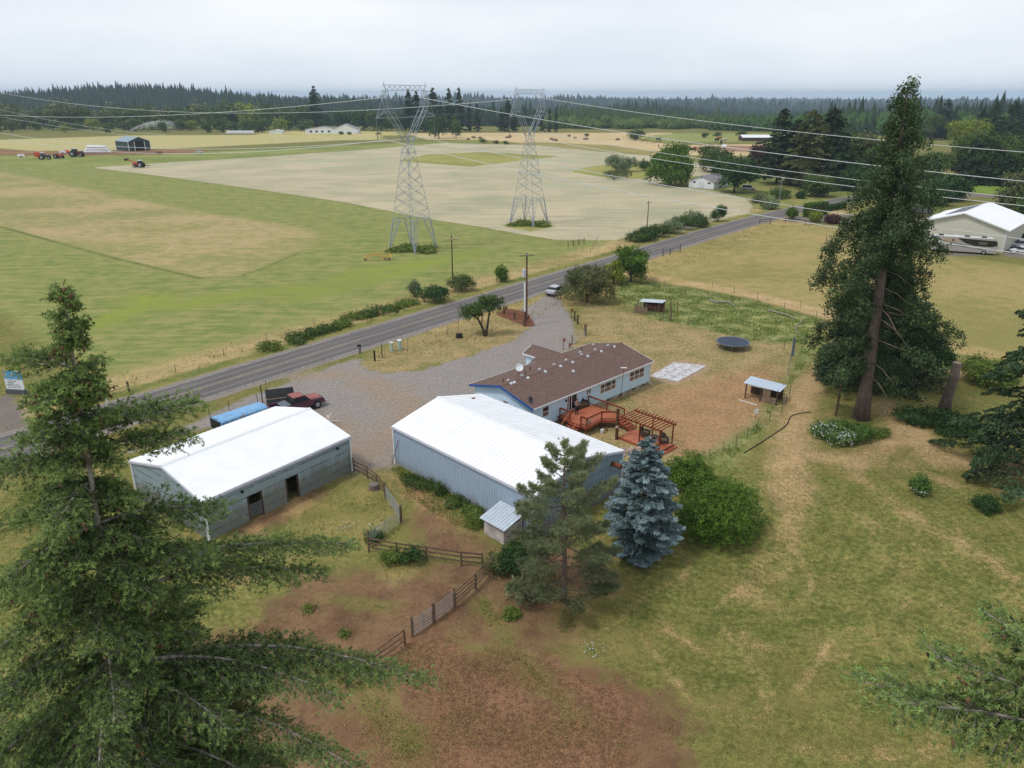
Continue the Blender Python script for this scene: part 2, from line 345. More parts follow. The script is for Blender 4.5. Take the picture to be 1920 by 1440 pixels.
zone('dirt_grass', lines=[(PL((560, 1230), (700, 1300), (760, 1400)), 1.2), (PL((860, 1200), (980, 1240), (1060, 1330)), .5), (PL((620, 1120), (720, 1140)), .4), (PL((900, 1120), (950, 1200)), .7), (PL((1000, 1060), (1080, 1130), (1060, 1180)), .9)], a=(112, 112, 60), b=(150, 124, 88), nk='lawn', soft=1.2, rag=3)
zone('corral_grass', [[(560, 960), (690, 890), (750, 960), (760, 1010), (700, 1040), (620, 1050), (560, 1010)], [(770, 1060), (690, 1060), (720, 1085), (790, 1080)], [(830, 930), (900, 970), (910, 1010), (860, 990)], [(1090, 1210), (1180, 1190), (1180, 1235), (1080, 1232)]], a=(118, 118, 62), b=(160, 144, 92), nk='lawn', soft=1.5, rag=3)
zone('slab_edge', [[(1218, 700), (1268, 674), (1320, 682), (1332, 692), (1268, 722), (1228, 712)]], a=(176, 150, 124), b=(160, 140, 112), nk='gravel', soft=.4, rag=1.0)

def polar_grid():
    rs = [6.0]
    while rs[-1] < 14000: rs.append(rs[-1] + max(.45 if rs[-1] > 25 else 2, rs[-1] * .011))
    fine = np.arange(-40, 40.01, .125)
    ang = np.concatenate([np.arange(-180, -40, 4), fine, np.arange(44, 180.01, 4)])
    ang[-1] = 180
    Rr, A = np.meshgrid(np.array(rs), np.radians(ang), indexing='ij')
    return Rr * np.sin(A), Rr * np.cos(A)
GX, GY = polar_grid(); GZ = hgt(GX, GY)
nR, nA = GX.shape
idx = np.arange(nR * nA).reshape(nR, nA)
GF = np.stack([idx[:-1, :-1], idx[:-1, 1:], idx[1:, 1:], idx[1:, :-1]], -1).reshape(-1, 4)[:, ::-1]
GV = np.stack([GX.ravel(), GY.ravel(), GZ.ravel()], -1)
def zone_sd(z, X, Y):
    sd = np.full(X.shape, -40.0)
    for P in z['polys']:
        m = (X > P[:, 0].min() - 30) & (X < P[:, 0].max() + 30) & (Y > P[:, 1].min() - 30) & (Y < P[:, 1].max() + 30)
        q = np.full(X.shape, -40.0); q[m] = sd_poly(P, X[m], Y[m]); sd = np.maximum(sd, q)
    for P, wd in z['lines']:
        P = np.array(P); m = (X > P[:, 0].min() - 30) & (X < P[:, 0].max() + 30) & (Y > P[:, 1].min() - 30) & (Y < P[:, 1].max() + 30)
        q = np.full(X.shape, -40.0); q[m] = sd_line(P, wd, X[m], Y[m]); sd = np.maximum(sd, q)
    return np.clip(sd, -40, 40)
SD = {z['name']: zone_sd(z, GV[:, 0], GV[:, 1]) for z in Z}

def ground_material():
    m, n, p = newmat('ground_soil_and_grass')
    pos = n.node('ShaderNodeNewGeometry').outputs['Position']
    big = n.noise(pos, .035, 3); mid = n.noise(pos, .33, 5, .65); fine = n.noise(pos, 2.6, 4, .7); vf = n.noise(pos, 11, 3, .75)
    st = n.noise(n.mapping(pos, (.10, .8, 1), (0, 0, R(-50))), 1.0, 5, .65)
    hay = n.noise(n.mapping(pos, (.06, 1.0, 1), (0, 0, R(4))), .75, 6, .78)
    lump = n.node('ShaderNodeTexVoronoi', Scale=.75); n.link(pos, lump.inputs['Vector']); lump = lump.outputs['Distance']
    rag = n.noise(pos, .55, 5, .7)
    ragc = n.math('SUBTRACT', rag, .5)
    def blend(x, y, k): return n.math('ADD', n.math('MULTIPLY', x, 1 - k), n.math('MULTIPLY', y, k))
    keys = dict(mid=n.step(blend(blend(mid, fine, .3), big, .4), .42, .58),
                streak=n.step(blend(blend(st, mid, .45), fine, .3), .42, .58),
                hay=n.step(blend(blend(hay, fine, .3), big, .25), .43, .57),
                lawn=n.step(blend(blend(mid, fine, .5), vf, .35), .43, .57),
                gravel=n.step(blend(blend(fine, vf, .5), mid, .3), .34, .66),
                lump=n.step(blend(lump, fine, .3), .2, .75))
    far = n.step(n.math('MULTIPLY', n.noise(pos, .0016, 4, .6), 1.0), .62, .66)
    sp0 = n.node('ShaderNodeSeparateXYZ'); n.link(pos, sp0.inputs[0]); cx0, cy0 = G(1290, 900)[:2]
    dx = n.math('SUBTRACT', sp0.outputs[0], float(cx0)); dy = n.math('SUBTRACT', sp0.outputs[1], float(cy0))
    rr = n.math('ADD', n.math('SQRT', n.math('ADD', n.math('MULTIPLY', dx, dx), n.math('MULTIPLY', dy, dy))), n.math('MULTIPLY', big, 14)); an = n.math('ARCTAN2', dy, dx)
    cb = n.node('ShaderNodeCombineXYZ'); n.link(n.math('MULTIPLY', rr, 1.5), cb.inputs[0]); n.link(n.math('ADD', n.math('MULTIPLY', an, 4.5), n.math('MULTIPLY', big, 6)), cb.inputs[1])
    arc = n.noise(cb.outputs[0], .8, 6, .75); arc = n.math('ADD', n.math('MULTIPLY', arc, .6), n.math('MULTIPLY', mid, .4))
    c = n.mix(n.step(blend(arc, fine, .4), .40, .60), col(96, 104, 50), col(136, 132, 76))
    c = n.mix(n.step(blend(big, mid, .5), .46, .60), c, col(122, 116, 66))
    c = n.mix(n.math('MULTIPLY', n.step(blend(blend(arc, vf, .35), mid, .3), .54, .62), .8), c, col(172, 146, 100))
    c = n.mix(n.math('MULTIPLY', n.step(blend(vf, fine, .3), .56, .7), .45), c, col(158, 140, 94))
    ln = n.node('ShaderNodeSeparateXYZ'); n.link(pos, ln.inputs[0])
    dist = n.step(ln.outputs[1], 850, 900)
    c = n.mix(dist, c, n.mix(far, col(44, 60, 36), col(190, 180, 140)))
    for z in Z:
        s = n.math('ADD', n.attr('sd_' + z['name']), n.math('MULTIPLY', ragc, z['rag'] * 2))
        f = n.step(s, -z['soft'], z['soft'])
        if z['amt'] < 1: f = n.math('MULTIPLY', f, n.math('MULTIPLY', n.step(blend(mid, vf, .5), .40, .56), z['amt']))
        c = n.mix(f, c, n.mix(keys[z['nk']], z['b'], z['a']))
    v = n.math('ADD', n.math('MULTIPLY', n.step(blend(fine, vf, .65), .36, .64), .62), .69)
    vv = n.node('ShaderNodeCombineColor')
    for i in range(3): n.link(v, vv.inputs[i])
    c = n.mix(1.0, c, vv.outputs[0], 'MULTIPLY')
    n.link(c, p.inputs['Base Color']); p.inputs['Roughness'].default_value = .95; p.inputs['Specular IOR Level'].default_value = .1
    bp = n.node('ShaderNodeBump', Strength=.5, Distance=.12); n.link(blend(fine, vf, .5), bp.inputs['Height'])
    n.link(bp.outputs[0], p.inputs['Normal'])
    return m
MG = ground_material()
attrs = {'sd_' + k: ('POINT', v) for k, v in SD.items()}
g = place(npmesh('ground', GV, GF, MG, attrs, True), 'ground'); tag(g, kind='structure')
def overlay(name, keys, lift):
    """one field or drive as its own sheet just over the ground"""
    s = np.max([SD[k] for k in keys], 0); fm = (s[GF] > -.15).all(1)
    use = np.unique(GF[fm]); mp_ = np.zeros(len(GV), int); mp_[use] = np.arange(len(use))
    V = GV[use].copy(); V[:, 2] += lift
    o = place(npmesh(name, V, mp_[GF[fm]], MG, {'sd_' + k: ('POINT', v[use]) for k, v in SD.items()}, True), name)
    return tag(o, kind='structure')
overlay('hay_field', ['hay_field'], .012)
overlay('gravel_driveway', ['driveway'], .006)
overlay('pasture', ['pasture'], .008)
overlay('green_field', ['green_field'], .006)

# ------------------------------------------------------------------ road
def densify(P, d):
    out_ = []
    for i in range(len(P) - 1):
        k = max(1, int(np.linalg.norm(P[i + 1] - P[i]) / d))
        for j in range(k): out_.append(P[i] + (P[i + 1] - P[i]) * j / k)
    out_.append(P[-1]); return np.array(out_)
def smooth_line(P, it=3):
    P = list(P)
    for _ in range(it):
        Q = [P[0]]
        for i in range(len(P) - 1): Q += [P[i] * .75 + P[i + 1] * .25, P[i] * .25 + P[i + 1] * .75]
        Q.append(P[-1]); P = Q
    return np.array(P)
RC = densify(smooth_line(ROAD), 1.5)
_t = np.gradient(RC, axis=0); _t /= np.linalg.norm(_t, axis=1)[:, None]; RN = np.stack([-_t[:, 1], _t[:, 0]], 1)
RS = np.concatenate([[0], np.cumsum(np.linalg.norm(np.diff(RC, axis=0), axis=1))])
def ribbon(name, offs, zs, m, parent=None, sel=None, jit=0):
    k = len(offs); P = RC if sel is None else RC[sel]; N = RN if sel is None else RN[sel]; S = RS if sel is None else RS[sel]
    V = []; A = []; B = []
    for i in range(len(P)):
        for j, o in enumerate(offs):
            oo = o + (rnd.uniform(-jit, jit) if j in (0, k - 1) else 0)
            q = P[i] + N[i] * oo; V.append((q[0], q[1], zs[j])); A.append(oo); B.append(S[i])
    n_ = len(P); I = np.arange(n_ * k).reshape(n_, k)
    Fq = np.stack([I[:-1, 1:], I[1:, 1:], I[1:, :-1], I[:-1, :-1]], -1).reshape(-1, 4)[:, ::-1]
    return place(npmesh(name, np.array(V), Fq, m, {'off': ('POINT', np.array(A)), 'along': ('POINT', np.array(B))}, True), name, parent)
def asphalt():
    m, n, p = newmat('road_asphalt'); pos = n.node('ShaderNodeNewGeometry').outputs['Position']
    off = n.attr('off'); al = n.attr('along')
    cmb = n.node('ShaderNodeCombineXYZ'); n.link(n.math('MULTIPLY', off, 1.6), cmb.inputs[0]); n.link(n.math('MULTIPLY', al, .05), cmb.inputs[1])
    st = n.noise(cmb.outputs[0], 1.2, 5, .6); fi = n.noise(pos, 7, 4, .7); bi = n.noise(pos, .12, 3)
    c = n.mix(n.step(st, .35, .68), col(92, 88, 88), col(122, 117, 115))
    c = n.mix(n.step(bi, .4, .7), c, col(112, 108, 106))
    ab = n.math('ABSOLUTE', n.math('SUBTRACT', n.math('ABSOLUTE', off), 1.75))
    c = n.mix(n.math('MULTIPLY', n.step(n.math('ABSOLUTE', n.math('SUBTRACT', ab, .85)), .5, .05), .55), c, col(80, 77, 78))
    edge = n.math('ADD', n.math('ABSOLUTE', off), n.math('MULTIPLY', n.math('SUBTRACT', n.noise(pos, 1.5, 4), .5), .8))
    c = n.mix(n.step(edge, 3.3, 3.75), c, n.mix(n.step(fi, .3, .7), col(126, 116, 106), col(152, 142, 130)))
    c = n.mix(n.math('MULTIPLY', n.step(fi, .35, .75), .25), c, col(146, 140, 136))
    n.link(c, p.inputs['Base Color']); p.inputs['Roughness'].default_value = .85; p.inputs['Specular IOR Level'].default_value = .25
    return m
road = ribbon('road', [-4.3, -3.6, -1.8, 0, 1.8, 3.6, 4.3], [.012, .05, .085, .10, .085, .05, .012], asphalt(), jit=.18)
tag(road, kind='structure')
def paintmat(name, c):
    m, n, p = newmat(name); pos = n.node('ShaderNodeNewGeometry').outputs['Position']
    f = n.step(n.noise(pos, 3.2, 5, .75), .42, .60); n.link(n.mix(f, c, col(112, 107, 105)), p.inputs['Base Color']); p.inputs['Roughness'].default_value = .8
    return m
pw = paintmat('worn_white_paint', col(196, 192, 186)); py = paintmat('worn_yellow_paint', col(182, 166, 130))
for s_ in (-1, 1): ribbon('edge_line', [s_ * 3.25 - .06, s_ * 3.25 + .06], [.064, .064], pw, road)
for s_ in (-1, 1): ribbon('centre_line', [s_ * .14 - .05, s_ * .14 + .05], [.106, .106], py, road)
# ------------------------------------------------------------------ building helpers
class Frame:
    """a building's own axes: x along the ridge, y away from its front eave"""
    def __init__(s, o, yaw): s.o = Vector((o[0], o[1])); s.yaw = yaw; s.d = Vector((math.cos(yaw), math.sin(yaw))); s.n = Vector((-math.sin(yaw), math.cos(yaw)))
    def loc(s, p): q = Vector(p[:2]) - s.o; return Vector((q.dot(s.d), q.dot(s.n), p[2] if len(p) > 2 else 0))
    def world(s, x, y, z=0): p = s.o + s.d * x + s.n * y; return Vector((p[0], p[1], z))
    def atz(s, u, v, z): return s.loc(G(u, v, z))
    def aty(s, u, v, y):
        r = ray(u, v); t = (y + s.n.dot(s.o)) / s.n.dot(Vector(r[:2])); p = Vector((r[0] * t, r[1] * t, HC + r[2] * t)); return s.loc(p)
    def roof(s, u, v, z0, k, W):
        """place on a roof plane z = z0 + k*y (front) or mirrored"""
        z = z0 + .5
        for i in range(30):
            q = s.atz(u, v, z); yy = q.y if q.y < W / 2 else W - q.y; z = z0 + k * yy
        return Vector((q.x, q.y, z))
def ribwall(mb, a, b, z0, zt, pitch=.30, dep=.03, side=1):
    """ribbed steel sheet from a to b (plan), top height zt(t)"""
    a = Vector(a); b = Vector(b); Lh = (b - a).length; d = (b - a) / Lh; nn = Vector((-d.y, d.x)) * side
    S = [0]; O = [0]; k = int(Lh / pitch)
    for i in range(k):
        s0 = (i + .5) * Lh / k
        for ds, o in ((-.05, 0), (-.025, dep), (.025, dep), (.05, 0)): S.append(s0 + ds); O.append(o)
    S.append(Lh); O.append(0); vs = []; fs = []
    for s_, o in zip(S, O):
        p = a + d * s_ + nn * o; t = zt(s_ / Lh) if callable(zt) else zt; zb = z0(s_ / Lh) if callable(z0) else z0
        vs += [(p.x, p.y, zb), (p.x, p.y, t)]
    for i in range(len(S) - 1): fs.append((2 * i, 2 * i + 2, 2 * i + 3, 2 * i + 1))
    mb.add(vs, fs)
def ribroof(mb, a, b, c, d, pitch=.45, h=.03, t=.08):
    """a b along eave, d c along ridge"""
    mb.slab(a, b, c, d, t); a, b, c, d = [Vector(q) for q in (a, b, c, d)]
    k = int((b - a).length / pitch); n = (b - a).cross(d - a).normalized() * (h / 2)
    for i in range(1, k): mb.bar(a.lerp(b, i / k) + n, d.lerp(c, i / k) + n, .05, h, up=tuple(n.normalized()))
def steelwall(name, base, stain, zs=2.0, girt=0.0, dark=(96, 100, 92)):
    m, n, p = newmat(name); tcn = n.node('ShaderNodeTexCoord'); o = tcn.outputs['Object']
    sp = n.node('ShaderNodeSeparateXYZ'); n.link(o, sp.inputs[0]); z = sp.outputs[2]
    big = n.noise(n.mapping(o, (1.2, 1.2, .35)), .8, 5, .65); fi = n.noise(n.mapping(o, (3, 3, .6)), 2.2, 4, .7)
    c = n.mix(n.step(fi, .3, .7), col(*base), col(*[min(255, q * 1.05) for q in base]))
    lv = n.math('SUBTRACT', n.math('ADD', z, n.math('MULTIPLY', n.math('SUBTRACT', big, .5), 2.6)), zs)
    c = n.mix(n.math('MULTIPLY', n.step(lv, .5, -.9), .75), c, col(*stain))
    if girt:
        w_ = n.math('PINGPONG', n.math('ADD', z, .08), .375)
        g_ = n.math('MULTIPLY', n.step(w_, .09, .0), n.step(n.noise(n.mapping(o, (.9, .9, 3)), 1.1, 5, .7), .42, .52))
        c = n.mix(n.math('MULTIPLY', g_, girt), c, col(*dark))
    n.link(c, p.inputs['Base Color']); p.inputs['Roughness'].default_value = .55; p.inputs['Metallic'].default_value = 0
    return m
M_wroof = mat('white_painted_steel_roof', col(243, 244, 248, .98), .5, scale=.7, c2=col(236, 238, 242, .97))
M_white = mat('white_trim_paint', col(232, 236, 240), .5, var=.06)
M_dark = mat('painted_doorway_shade', col(30, 28, 28), .9)
M_conc = mat('concrete', col(172, 166, 158), .9, var=.2)
M_black = mat('black_plastic', col(34, 34, 36), .5)
M_rubber = mat('tyre_rubber', col(38, 38, 38), .85)
M_steel = mat('galvanised_steel', col(150, 158, 166), .5, metal=.2, var=.12)
M_wood_old = mat('weathered_wood', col(132, 112, 92), .9, var=.35, scale=5)
M_wood_dark = mat('dark_weathered_wood', col(84, 68, 58), .9, var=.3, scale=5)
M_redwood = mat('red_stained_deck_wood', col(158, 82, 56), .6, var=.3, scale=4)
M_redwood_d = mat('dark_red_stained_wood', col(128, 52, 34), .6, var=.3, scale=4)
M_rust = mat('rusty_steel', col(122, 66, 48), .8, var=.3, scale=6)
def glassmat(name, c):
    if name in MATS: return MATS[name]
    m, n, p = newmat(name); p.inputs['Base Color'].default_value = col(*c); p.inputs['Roughness'].default_value = .12; p.inputs['Specular IOR Level'].default_value = .6
    MATS[name] = m; return m
M_glass = glassmat('window_glass_dark', (52, 50, 52)); M_glassw = glassmat('window_glass_curtain', (128, 108, 100)); M_glassd = glassmat('dark_glass', (26, 30, 36))

# ------------------------------------------------------------------ barns
def barn(name, label, o, yaw, Lx, W, he, hr, wallm, doors=(), ov=.12, base=0, zb=lambda x, y: 0.0):
    fr = Frame(o, yaw); t = thing(name, label, 'barn', (o[0], o[1], 0), yaw)
    x0, x1, y0, y1 = ov, Lx - ov, ov, W - ov
    mb = MB(); top = he - .10
    cuts = [x0] + [q for d_ in doors for q in d_] + [x1]
    for i in range(0, len(cuts), 2): ribwall(mb, (cuts[i], y0), (cuts[i + 1], y0), base, top, side=-1)
    for d_ in doors: ribwall(mb, (d_[0], y0), (d_[1], y0), 2.18, top, side=-1)
    ribwall(mb, (x0, y1), (x1, y1), base, top, side=1)
    kz = lambda s_: top + (hr - he) * (1 - abs(2 * s_ - 1))
    ribwall(mb, (x0, y0), (x0, y1), base, kz, side=1); ribwall(mb, (x1, y0), (x1, y1), base, kz, side=-1)
    mb.build('wall', wallm, t)
    rf = MB(); ribroof(rf, (0, 0, he), (Lx, 0, he), (Lx, W / 2, hr), (0, W / 2, hr)); ribroof(rf, (Lx, W, he), (0, W, he), (0, W / 2, hr), (Lx, W / 2, hr))
    r = rf.build('roof', M_wroof, t)
    rc = MB()
    rc.slab((-.02, W / 2 - .22, hr - .02), (Lx + .02, W / 2 - .22, hr - .02), (Lx + .02, W / 2, hr + .05), (-.02, W / 2, hr + .05), .02)
    rc.slab((Lx + .02, W / 2 + .22, hr - .02), (-.02, W / 2 + .22, hr - .02), (-.02, W / 2, hr + .05), (Lx + .02, W / 2, hr + .05), .02)
    rc.build('ridge_cap', M_white, r)
    tr = MB()
    for x in (x0 - .03, x1 + .03):
        for y in (y0 - .03, y1 + .03): MB().box(x - .07, x + .07, y - .07, y + .07, base, top - .05).build('corner_trim', M_white, t)
    fa = MB()
    for y in (-.02, W + .02): fa.box(-.02, Lx + .02, y - .05, y + .05, he - .24, he - .09)
    for x in (-.03, Lx + .03):
        fa.bar((x, 0, he - .16), (x, W / 2, hr - .16), .05, .16); fa.bar((x, W, he - .16), (x, W / 2, hr - .16), .05, .16)
    fa.build('fascia', mat('pale_lilac_trim', col(196, 196, 210), .5), t)
    for d_ in doors:
        dm = MB(); dm.box(d_[0] - .12, d_[0], y0 - .05, y0 + .12, base, 2.2); dm.box(d_[1], d_[1] + .12, y0 - .05, y0 + .12, base, 2.2)
        dm.build('door_frame', M_wood_dark, t)
    return t, fr
wm1 = steelwall('weathered_grey_blue_steel', (146, 162, 172), (112, 112, 100), 2.0, girt=.95, dark=(78, 82, 74))
wm2 = steelwall('blue_grey_steel', (158, 176, 196), (138, 136, 130), .55, girt=0)
m2b = steelwall('blue_grey_steel_shaded_and_sooty', (130, 150, 168), (120, 106, 96), 1.3, girt=.75, dark=(62, 78, 96))  # base colour darkened for the gable turned from the sun, plus soot marks
S_ = HC
barn1, FB1 = barn('pole_barn', 'grey blue steel barn with white roof and two open doorways beside the dirt corral', (-.729 * S_, 1.515 * S_), .916, .454 * S_, .347 * S_, 3.55, 4.83, wm1, doors=((3.82, 4.96), (7.47, 8.52)))
L2, W2 = .565 * S_, .349 * S_
barn2, FB2 = barn('pole_barn', 'long blue steel barn with white roof standing in front of the house deck', (-.345 * S_, 1.924 * S_), -.79, L2, W2, 3.81, 5.12, wm2, base=-.9)
# gable sheet over the blue one: soot marks, and shade painted into its base
mb = MB(); kz = lambda s_: 3.68 + 1.31 * (1 - abs(2 * s_ - 1)); ribwall(mb, (L2 - .10, .2), (L2 - .10, W2 - .2), -.9, kz, side=-1); mb.build('gable_wall', m2b, barn2)
mb = MB(); mb.tube([(L2 - .1, 9.6, 3.1), (L2 + .9, 9.6, 3.1)], .2, 12, cap=False); mb.tube([(L2 + .88, 9.6, 3.1), (L2 + .9, 9.6, 3.1)], [.17, .17], 12)
mb.build('exhaust_pipe', M_rust, barn2)
mb = MB(); mb.box(L2 - .02, L2 + .02, .2, W2 - .2, -.35, -.2); mb.build('base_trim', M_wood_dark, barn2)
mb = MB(); mb.box(1.3, 1.5, 8.6, 9.0, 4.38, 4.44); mb.build('roof_patch', M_rust, barn2)
for nm, xx, zz in (('wall_lamp', 12.95, 2.92), ('wall_lamp', 3.34, 2.88)):
    mb = MB(); mb.box(xx - .1, xx + .1, -.02, .1, zz - .08, zz + .08); mb.ball((xx, -.08, zz - .02), .1, 8, 5); mb.build(nm, M_black, barn1)
mb = MB()
for i in range(7): mb.tube([(3.86, .2, .25 + i * .17), (4.94, .2, .25 + i * .17)], .025, 6)
for x in (3.88, 4.92): mb.tube([(x, .2, .1), (x, .2, 1.4)], .03, 6)
mb.build('tube_gate', M_steel, thing('metal_gate', 'pale tube gate closing the left barn doorway', 'gate', FB1.world(0, 0), FB1.yaw))
# pipe leaning on the blue barn
t = thing('leaning_pole', 'thin dark pole leaning on the corner of the blue barn', 'pole', FB2.world(.15, -.35), FB2.yaw)
MB().tube([(0, 0, 0), (.7, .38, 2.6)], .035, 6).build('shaft', M_rust, t)
# lean-to at the foot of the blue barn
t = thing('lean_to_shed', 'small white shed with a sloping metal roof against the blue barn', 'shed', FB2.world(14.5, 0), FB2.yaw)
mb = MB(); mb.box(.1, 2.3, -2.0, .02, -.9, 1.25); mb.build('wall', mat('dirty_whitewash', col(190, 182, 180), .9, var=.35, scale=1.6), t)
mb = MB(); ribroof(mb, (-.15, -2.25, 1.35), (2.6, -2.25, 1.35), (2.6, .05, 1.95), (-.15, .05, 1.95), .3, .03, .04); mb.build('roof', mat('pale_galvanised_sheet', col(190, 202, 214), .45, var=.1), t)
mb = MB(); mb.box(-.02, .1, -1.3, -.6, -.9, .9); mb.build('door', M_wood_old, t)
# white side panel behind the blue barn
t = thing('siding_sheet', 'white sheet leaning on the far side of the blue barn by the spruce', 'sheet', FB2.world(L2 - 1.6, W2 + .1), FB2.yaw)
MB().slab((0, .9, -.5), (2.6, .9, -.5), (2.6, .06, 2.4), (0, .06, 2.4), .06).build('board', M_white, t)

# ------------------------------------------------------------------ house
HO = (.066 * S_, 2.104 * S_); FH = Frame(HO, .774)
HL, HW, HE_, HR_ = 20.32, 9.57, 3.0, 4.18
house = thing('house', 'long light blue single storey house with brown shingle roof', 'house', (HO[0], HO[1], 0), .774)
def lapwall(mb, a, b, z0, z1, side=1, gable=None, h=.2, dep=.018):
    a = Vector(a); b = Vector(b); d = (b - a).normalized(); nn = Vector((-d.y, d.x)) * side; z = z0; Lh = (b - a).length
    while z < z1 - .01:
        zt = min(z + h, z1); e = [0, Lh]; et = [0, Lh]
        if gable:
            f = lambda q: max(0, (q - gable[0]) / gable[1]) * Lh / 2
            e = [f(z), Lh - f(z)]; et = [f(zt), Lh - f(zt)]
        p = [a + d * q for q in e]; q_ = [a + d * q for q in et]
        lo = [v + nn * dep for v in p]
        mb.add([(lo[0].x, lo[0].y, z), (lo[1].x, lo[1].y, z), (q_[1].x, q_[1].y, zt), (q_[0].x, q_[0].y, zt), (p[0].x, p[0].y, z), (p[1].x, p[1].y, z)], [(0, 1, 2, 3), (4, 5, 1, 0)])
        z = zt
M_siding = mat('light_blue_lap_siding', col(204, 229, 248), .6, var=.05, scale=1.2)
wx0, wx1, wy0, wy1 = .45, HL - .2, .4, HW - .4
mb = MB(); lapwall(mb, (wx0, wy0), (wx1, wy0), .42, 2.92, -1); lapwall(mb, (wx0, wy1), (wx1, wy1), .42, 2.92, 1)
for x, sd_ in ((wx0, 1), (wx1, -1)): lapwall(mb, (x, wy0), (x, wy1), .42, 2.85, sd_); lapwall(mb, (x, wy0), (x, wy1), 2.85, 4.0, sd_, gable=(2.95, 1.15))
mb.build('wall', M_siding, house)
MB().box(wx0 + .02, wx1 - .02, wy0 + .02, wy1 - .02, -.3, .44).build('foundation', mat('stained_concrete_block', col(186, 176, 162), .9, c2=col(140, 126, 110), scale=1.5), house)
for x in (2.5, 9.6, 12.3, 14.6, 17.0, 18.9): MB().box(x, x + .45, wy0 - .03, wy0 + .03, .16, .34).build('foundation_vent', M_black, house)
def shingle():
    m, n, p = newmat('brown_asphalt_shingle'); o = n.node('ShaderNodeTexCoord').outputs['Object']
    bt = n.node('ShaderNodeTexBrick', Scale=1.0); bt.inputs['Brick Width'].default_value = .33; bt.inputs['Row Height'].default_value = .145
    bt.inputs['Mortar Size'].default_value = .012; bt.offset = .5
    bt.inputs['Color1'].default_value = col(124, 100, 92); bt.inputs['Color2'].default_value = col(100, 82, 77); bt.inputs['Mortar'].default_value = col(78, 58, 54)
    n.link(o, bt.inputs['Vector'])
    f = n.noise(o, 4, 5, .7); g_ = n.noise(o, .35, 3)
    c = n.mix(n.math('MULTIPLY', n.step(f, .35, .7), .5), bt.outputs['Color'], col(134, 112, 104)); c = n.mix(n.math('MULTIPLY', n.step(g_, .4, .7), .35), c, col(104, 84, 80))
    n.link(c, p.inputs['Base Color']); p.inputs['Roughness'].default_value = .9; p.inputs['Specular IOR Level'].default_value = .2
    bp = n.node('ShaderNodeBump', Strength=.4, Distance=.02); n.link(bt.outputs['Fac'], bp.inputs['Height']); bp.invert = True; n.link(bp.outputs[0], p.inputs['Normal'])
    return m
M_sh = shingle()
mb = MB(); mb.slab((0, 0, HE_), (HL, 0, HE_), (HL, HW / 2, HR_), (0, HW / 2, HR_), .1); mb.slab((HL, HW, HE_), (0, HW, HE_), (0, HW / 2, HR_), (HL, HW / 2, HR_), .1)
roof = mb.build('roof', M_sh, house)
mb = MB()
k = (HR_ - HE_) / (HW / 2)
mb.slab((0, HW / 2 - .16, HR_ - .16 * k + .02), (HL, HW / 2 - .16, HR_ - .16 * k + .02), (HL, HW / 2, HR_ + .03), (0, HW / 2, HR_ + .03), .015)
mb.slab((HL, HW / 2 + .16, HR_ - .16 * k + .02), (0, HW / 2 + .16, HR_ - .16 * k + .02), (0, HW / 2, HR_ + .03), (HL, HW / 2, HR_ + .03), .015)
mb.build('ridge_cap', M_sh, roof)
mb = MB(); mb.box(-.03, HL + .03, -.06, .02, HE_ - .14, HE_ - .01); mb.box(-.03, HL + .03, HW - .02, HW + .06, HE_ - .14, HE_ - .01); mb.build('gutter', M_white, house)
mb = MB(); M_blue = mat('strong_blue_trim', col(46, 92, 158), .5)
for a_, b_ in (((-.03, -.03, HE_ - .13), (-.03, HW / 2, HR_ - .12)), ((-.03, HW + .03, HE_ - .13), (-.03, HW / 2, HR_ - .12))): mb.bar(a_, b_, .05, .24)
mb.build('rake_board', M_blue, house)
mb = MB()
for a_, b_ in (((HL + .03, -.03, HE_ - .1), (HL + .03, HW / 2, HR_ - .1)), ((HL + .03, HW + .03, HE_ - .1), (HL + .03, HW / 2, HR_ - .1))): mb.bar(a_, b_, .05, .18)
mb.build('rake_board', M_white, house)
mb = MB(); mb.box(.45, HL - .2, .02, .4, HE_ - .2, HE_ - .14); mb.build('soffit', M_white, house)
for x, y in ((wx0, wy0), (wx0, wy1), (wx1, wy0), (wx1, wy1)): MB().box(x - .05, x + .05, y - .05, y + .05, .4, 2.9).build('corner_board', M_white, house)
mb = MB(); mb.tube([(wx1 + .1, .02, 2.9), (wx1 + .06, .32, 2.6), (wx1 + .06, .32, .3), (wx1 + .1, .0, .12)], .045, 6); mb.build('downpipe', M_white, house)
def window(x0, x1, z0, z1, units, y=None, axis='y', gl=None, gl2=None, sash=True):
    y = wy0 if y is None else y
    f = MB(); w_ = .07
    f.box(x0, x1, y - .05, y + .02, z1 - w_, z1); f.box(x0, x1, y - .05, y + .02, z0, z0 + w_)
    for u_ in units: xx = x0 + u_ * (x1 - x0); f.box(xx - .04, xx + .04, y - .052, y + .022, z0, z1)
    if sash: f.box(x0, x1, y - .045, y + .015, (z0 + z1) / 2 - .03, (z0 + z1) / 2 + .03)
    p1 = MB(); p1.box(x0 + .03, x1 - .03, y - .035, y + .01, (z0 + z1) / 2, z1 - .03); p2 = MB(); p2.box(x0 + .03, x1 - .03, y - .035, y + .01, z0 + .03, (z0 + z1) / 2)
    if axis == 'x':
        for q in (f, p1, p2): q.v = [(v[1] - y + wx0 - 0, v[0], v[2]) for v in q.v]
    fo = f.build('window', M_white, house); p1.build('pane', gl or M_glass, fo); p2.build('pane', gl2 or M_glassw, fo)
window(1.7, 2.72, 1.39, 2.54, (0.03, .97)); window(8.6, 9.4, 1.9, 2.56, (.04, .5, .96), sash=False)
window(10.95, 13.7, 1.33, 2.5, (.012, .29, .70, .988)); window(16.2, 19.0, 1.35, 2.55, (.012, .33, .66, .988))
window(4.05, 4.8, 1.95, 2.5, (.05, .5, .95), axis='x', sash=False, gl2=M_glass)
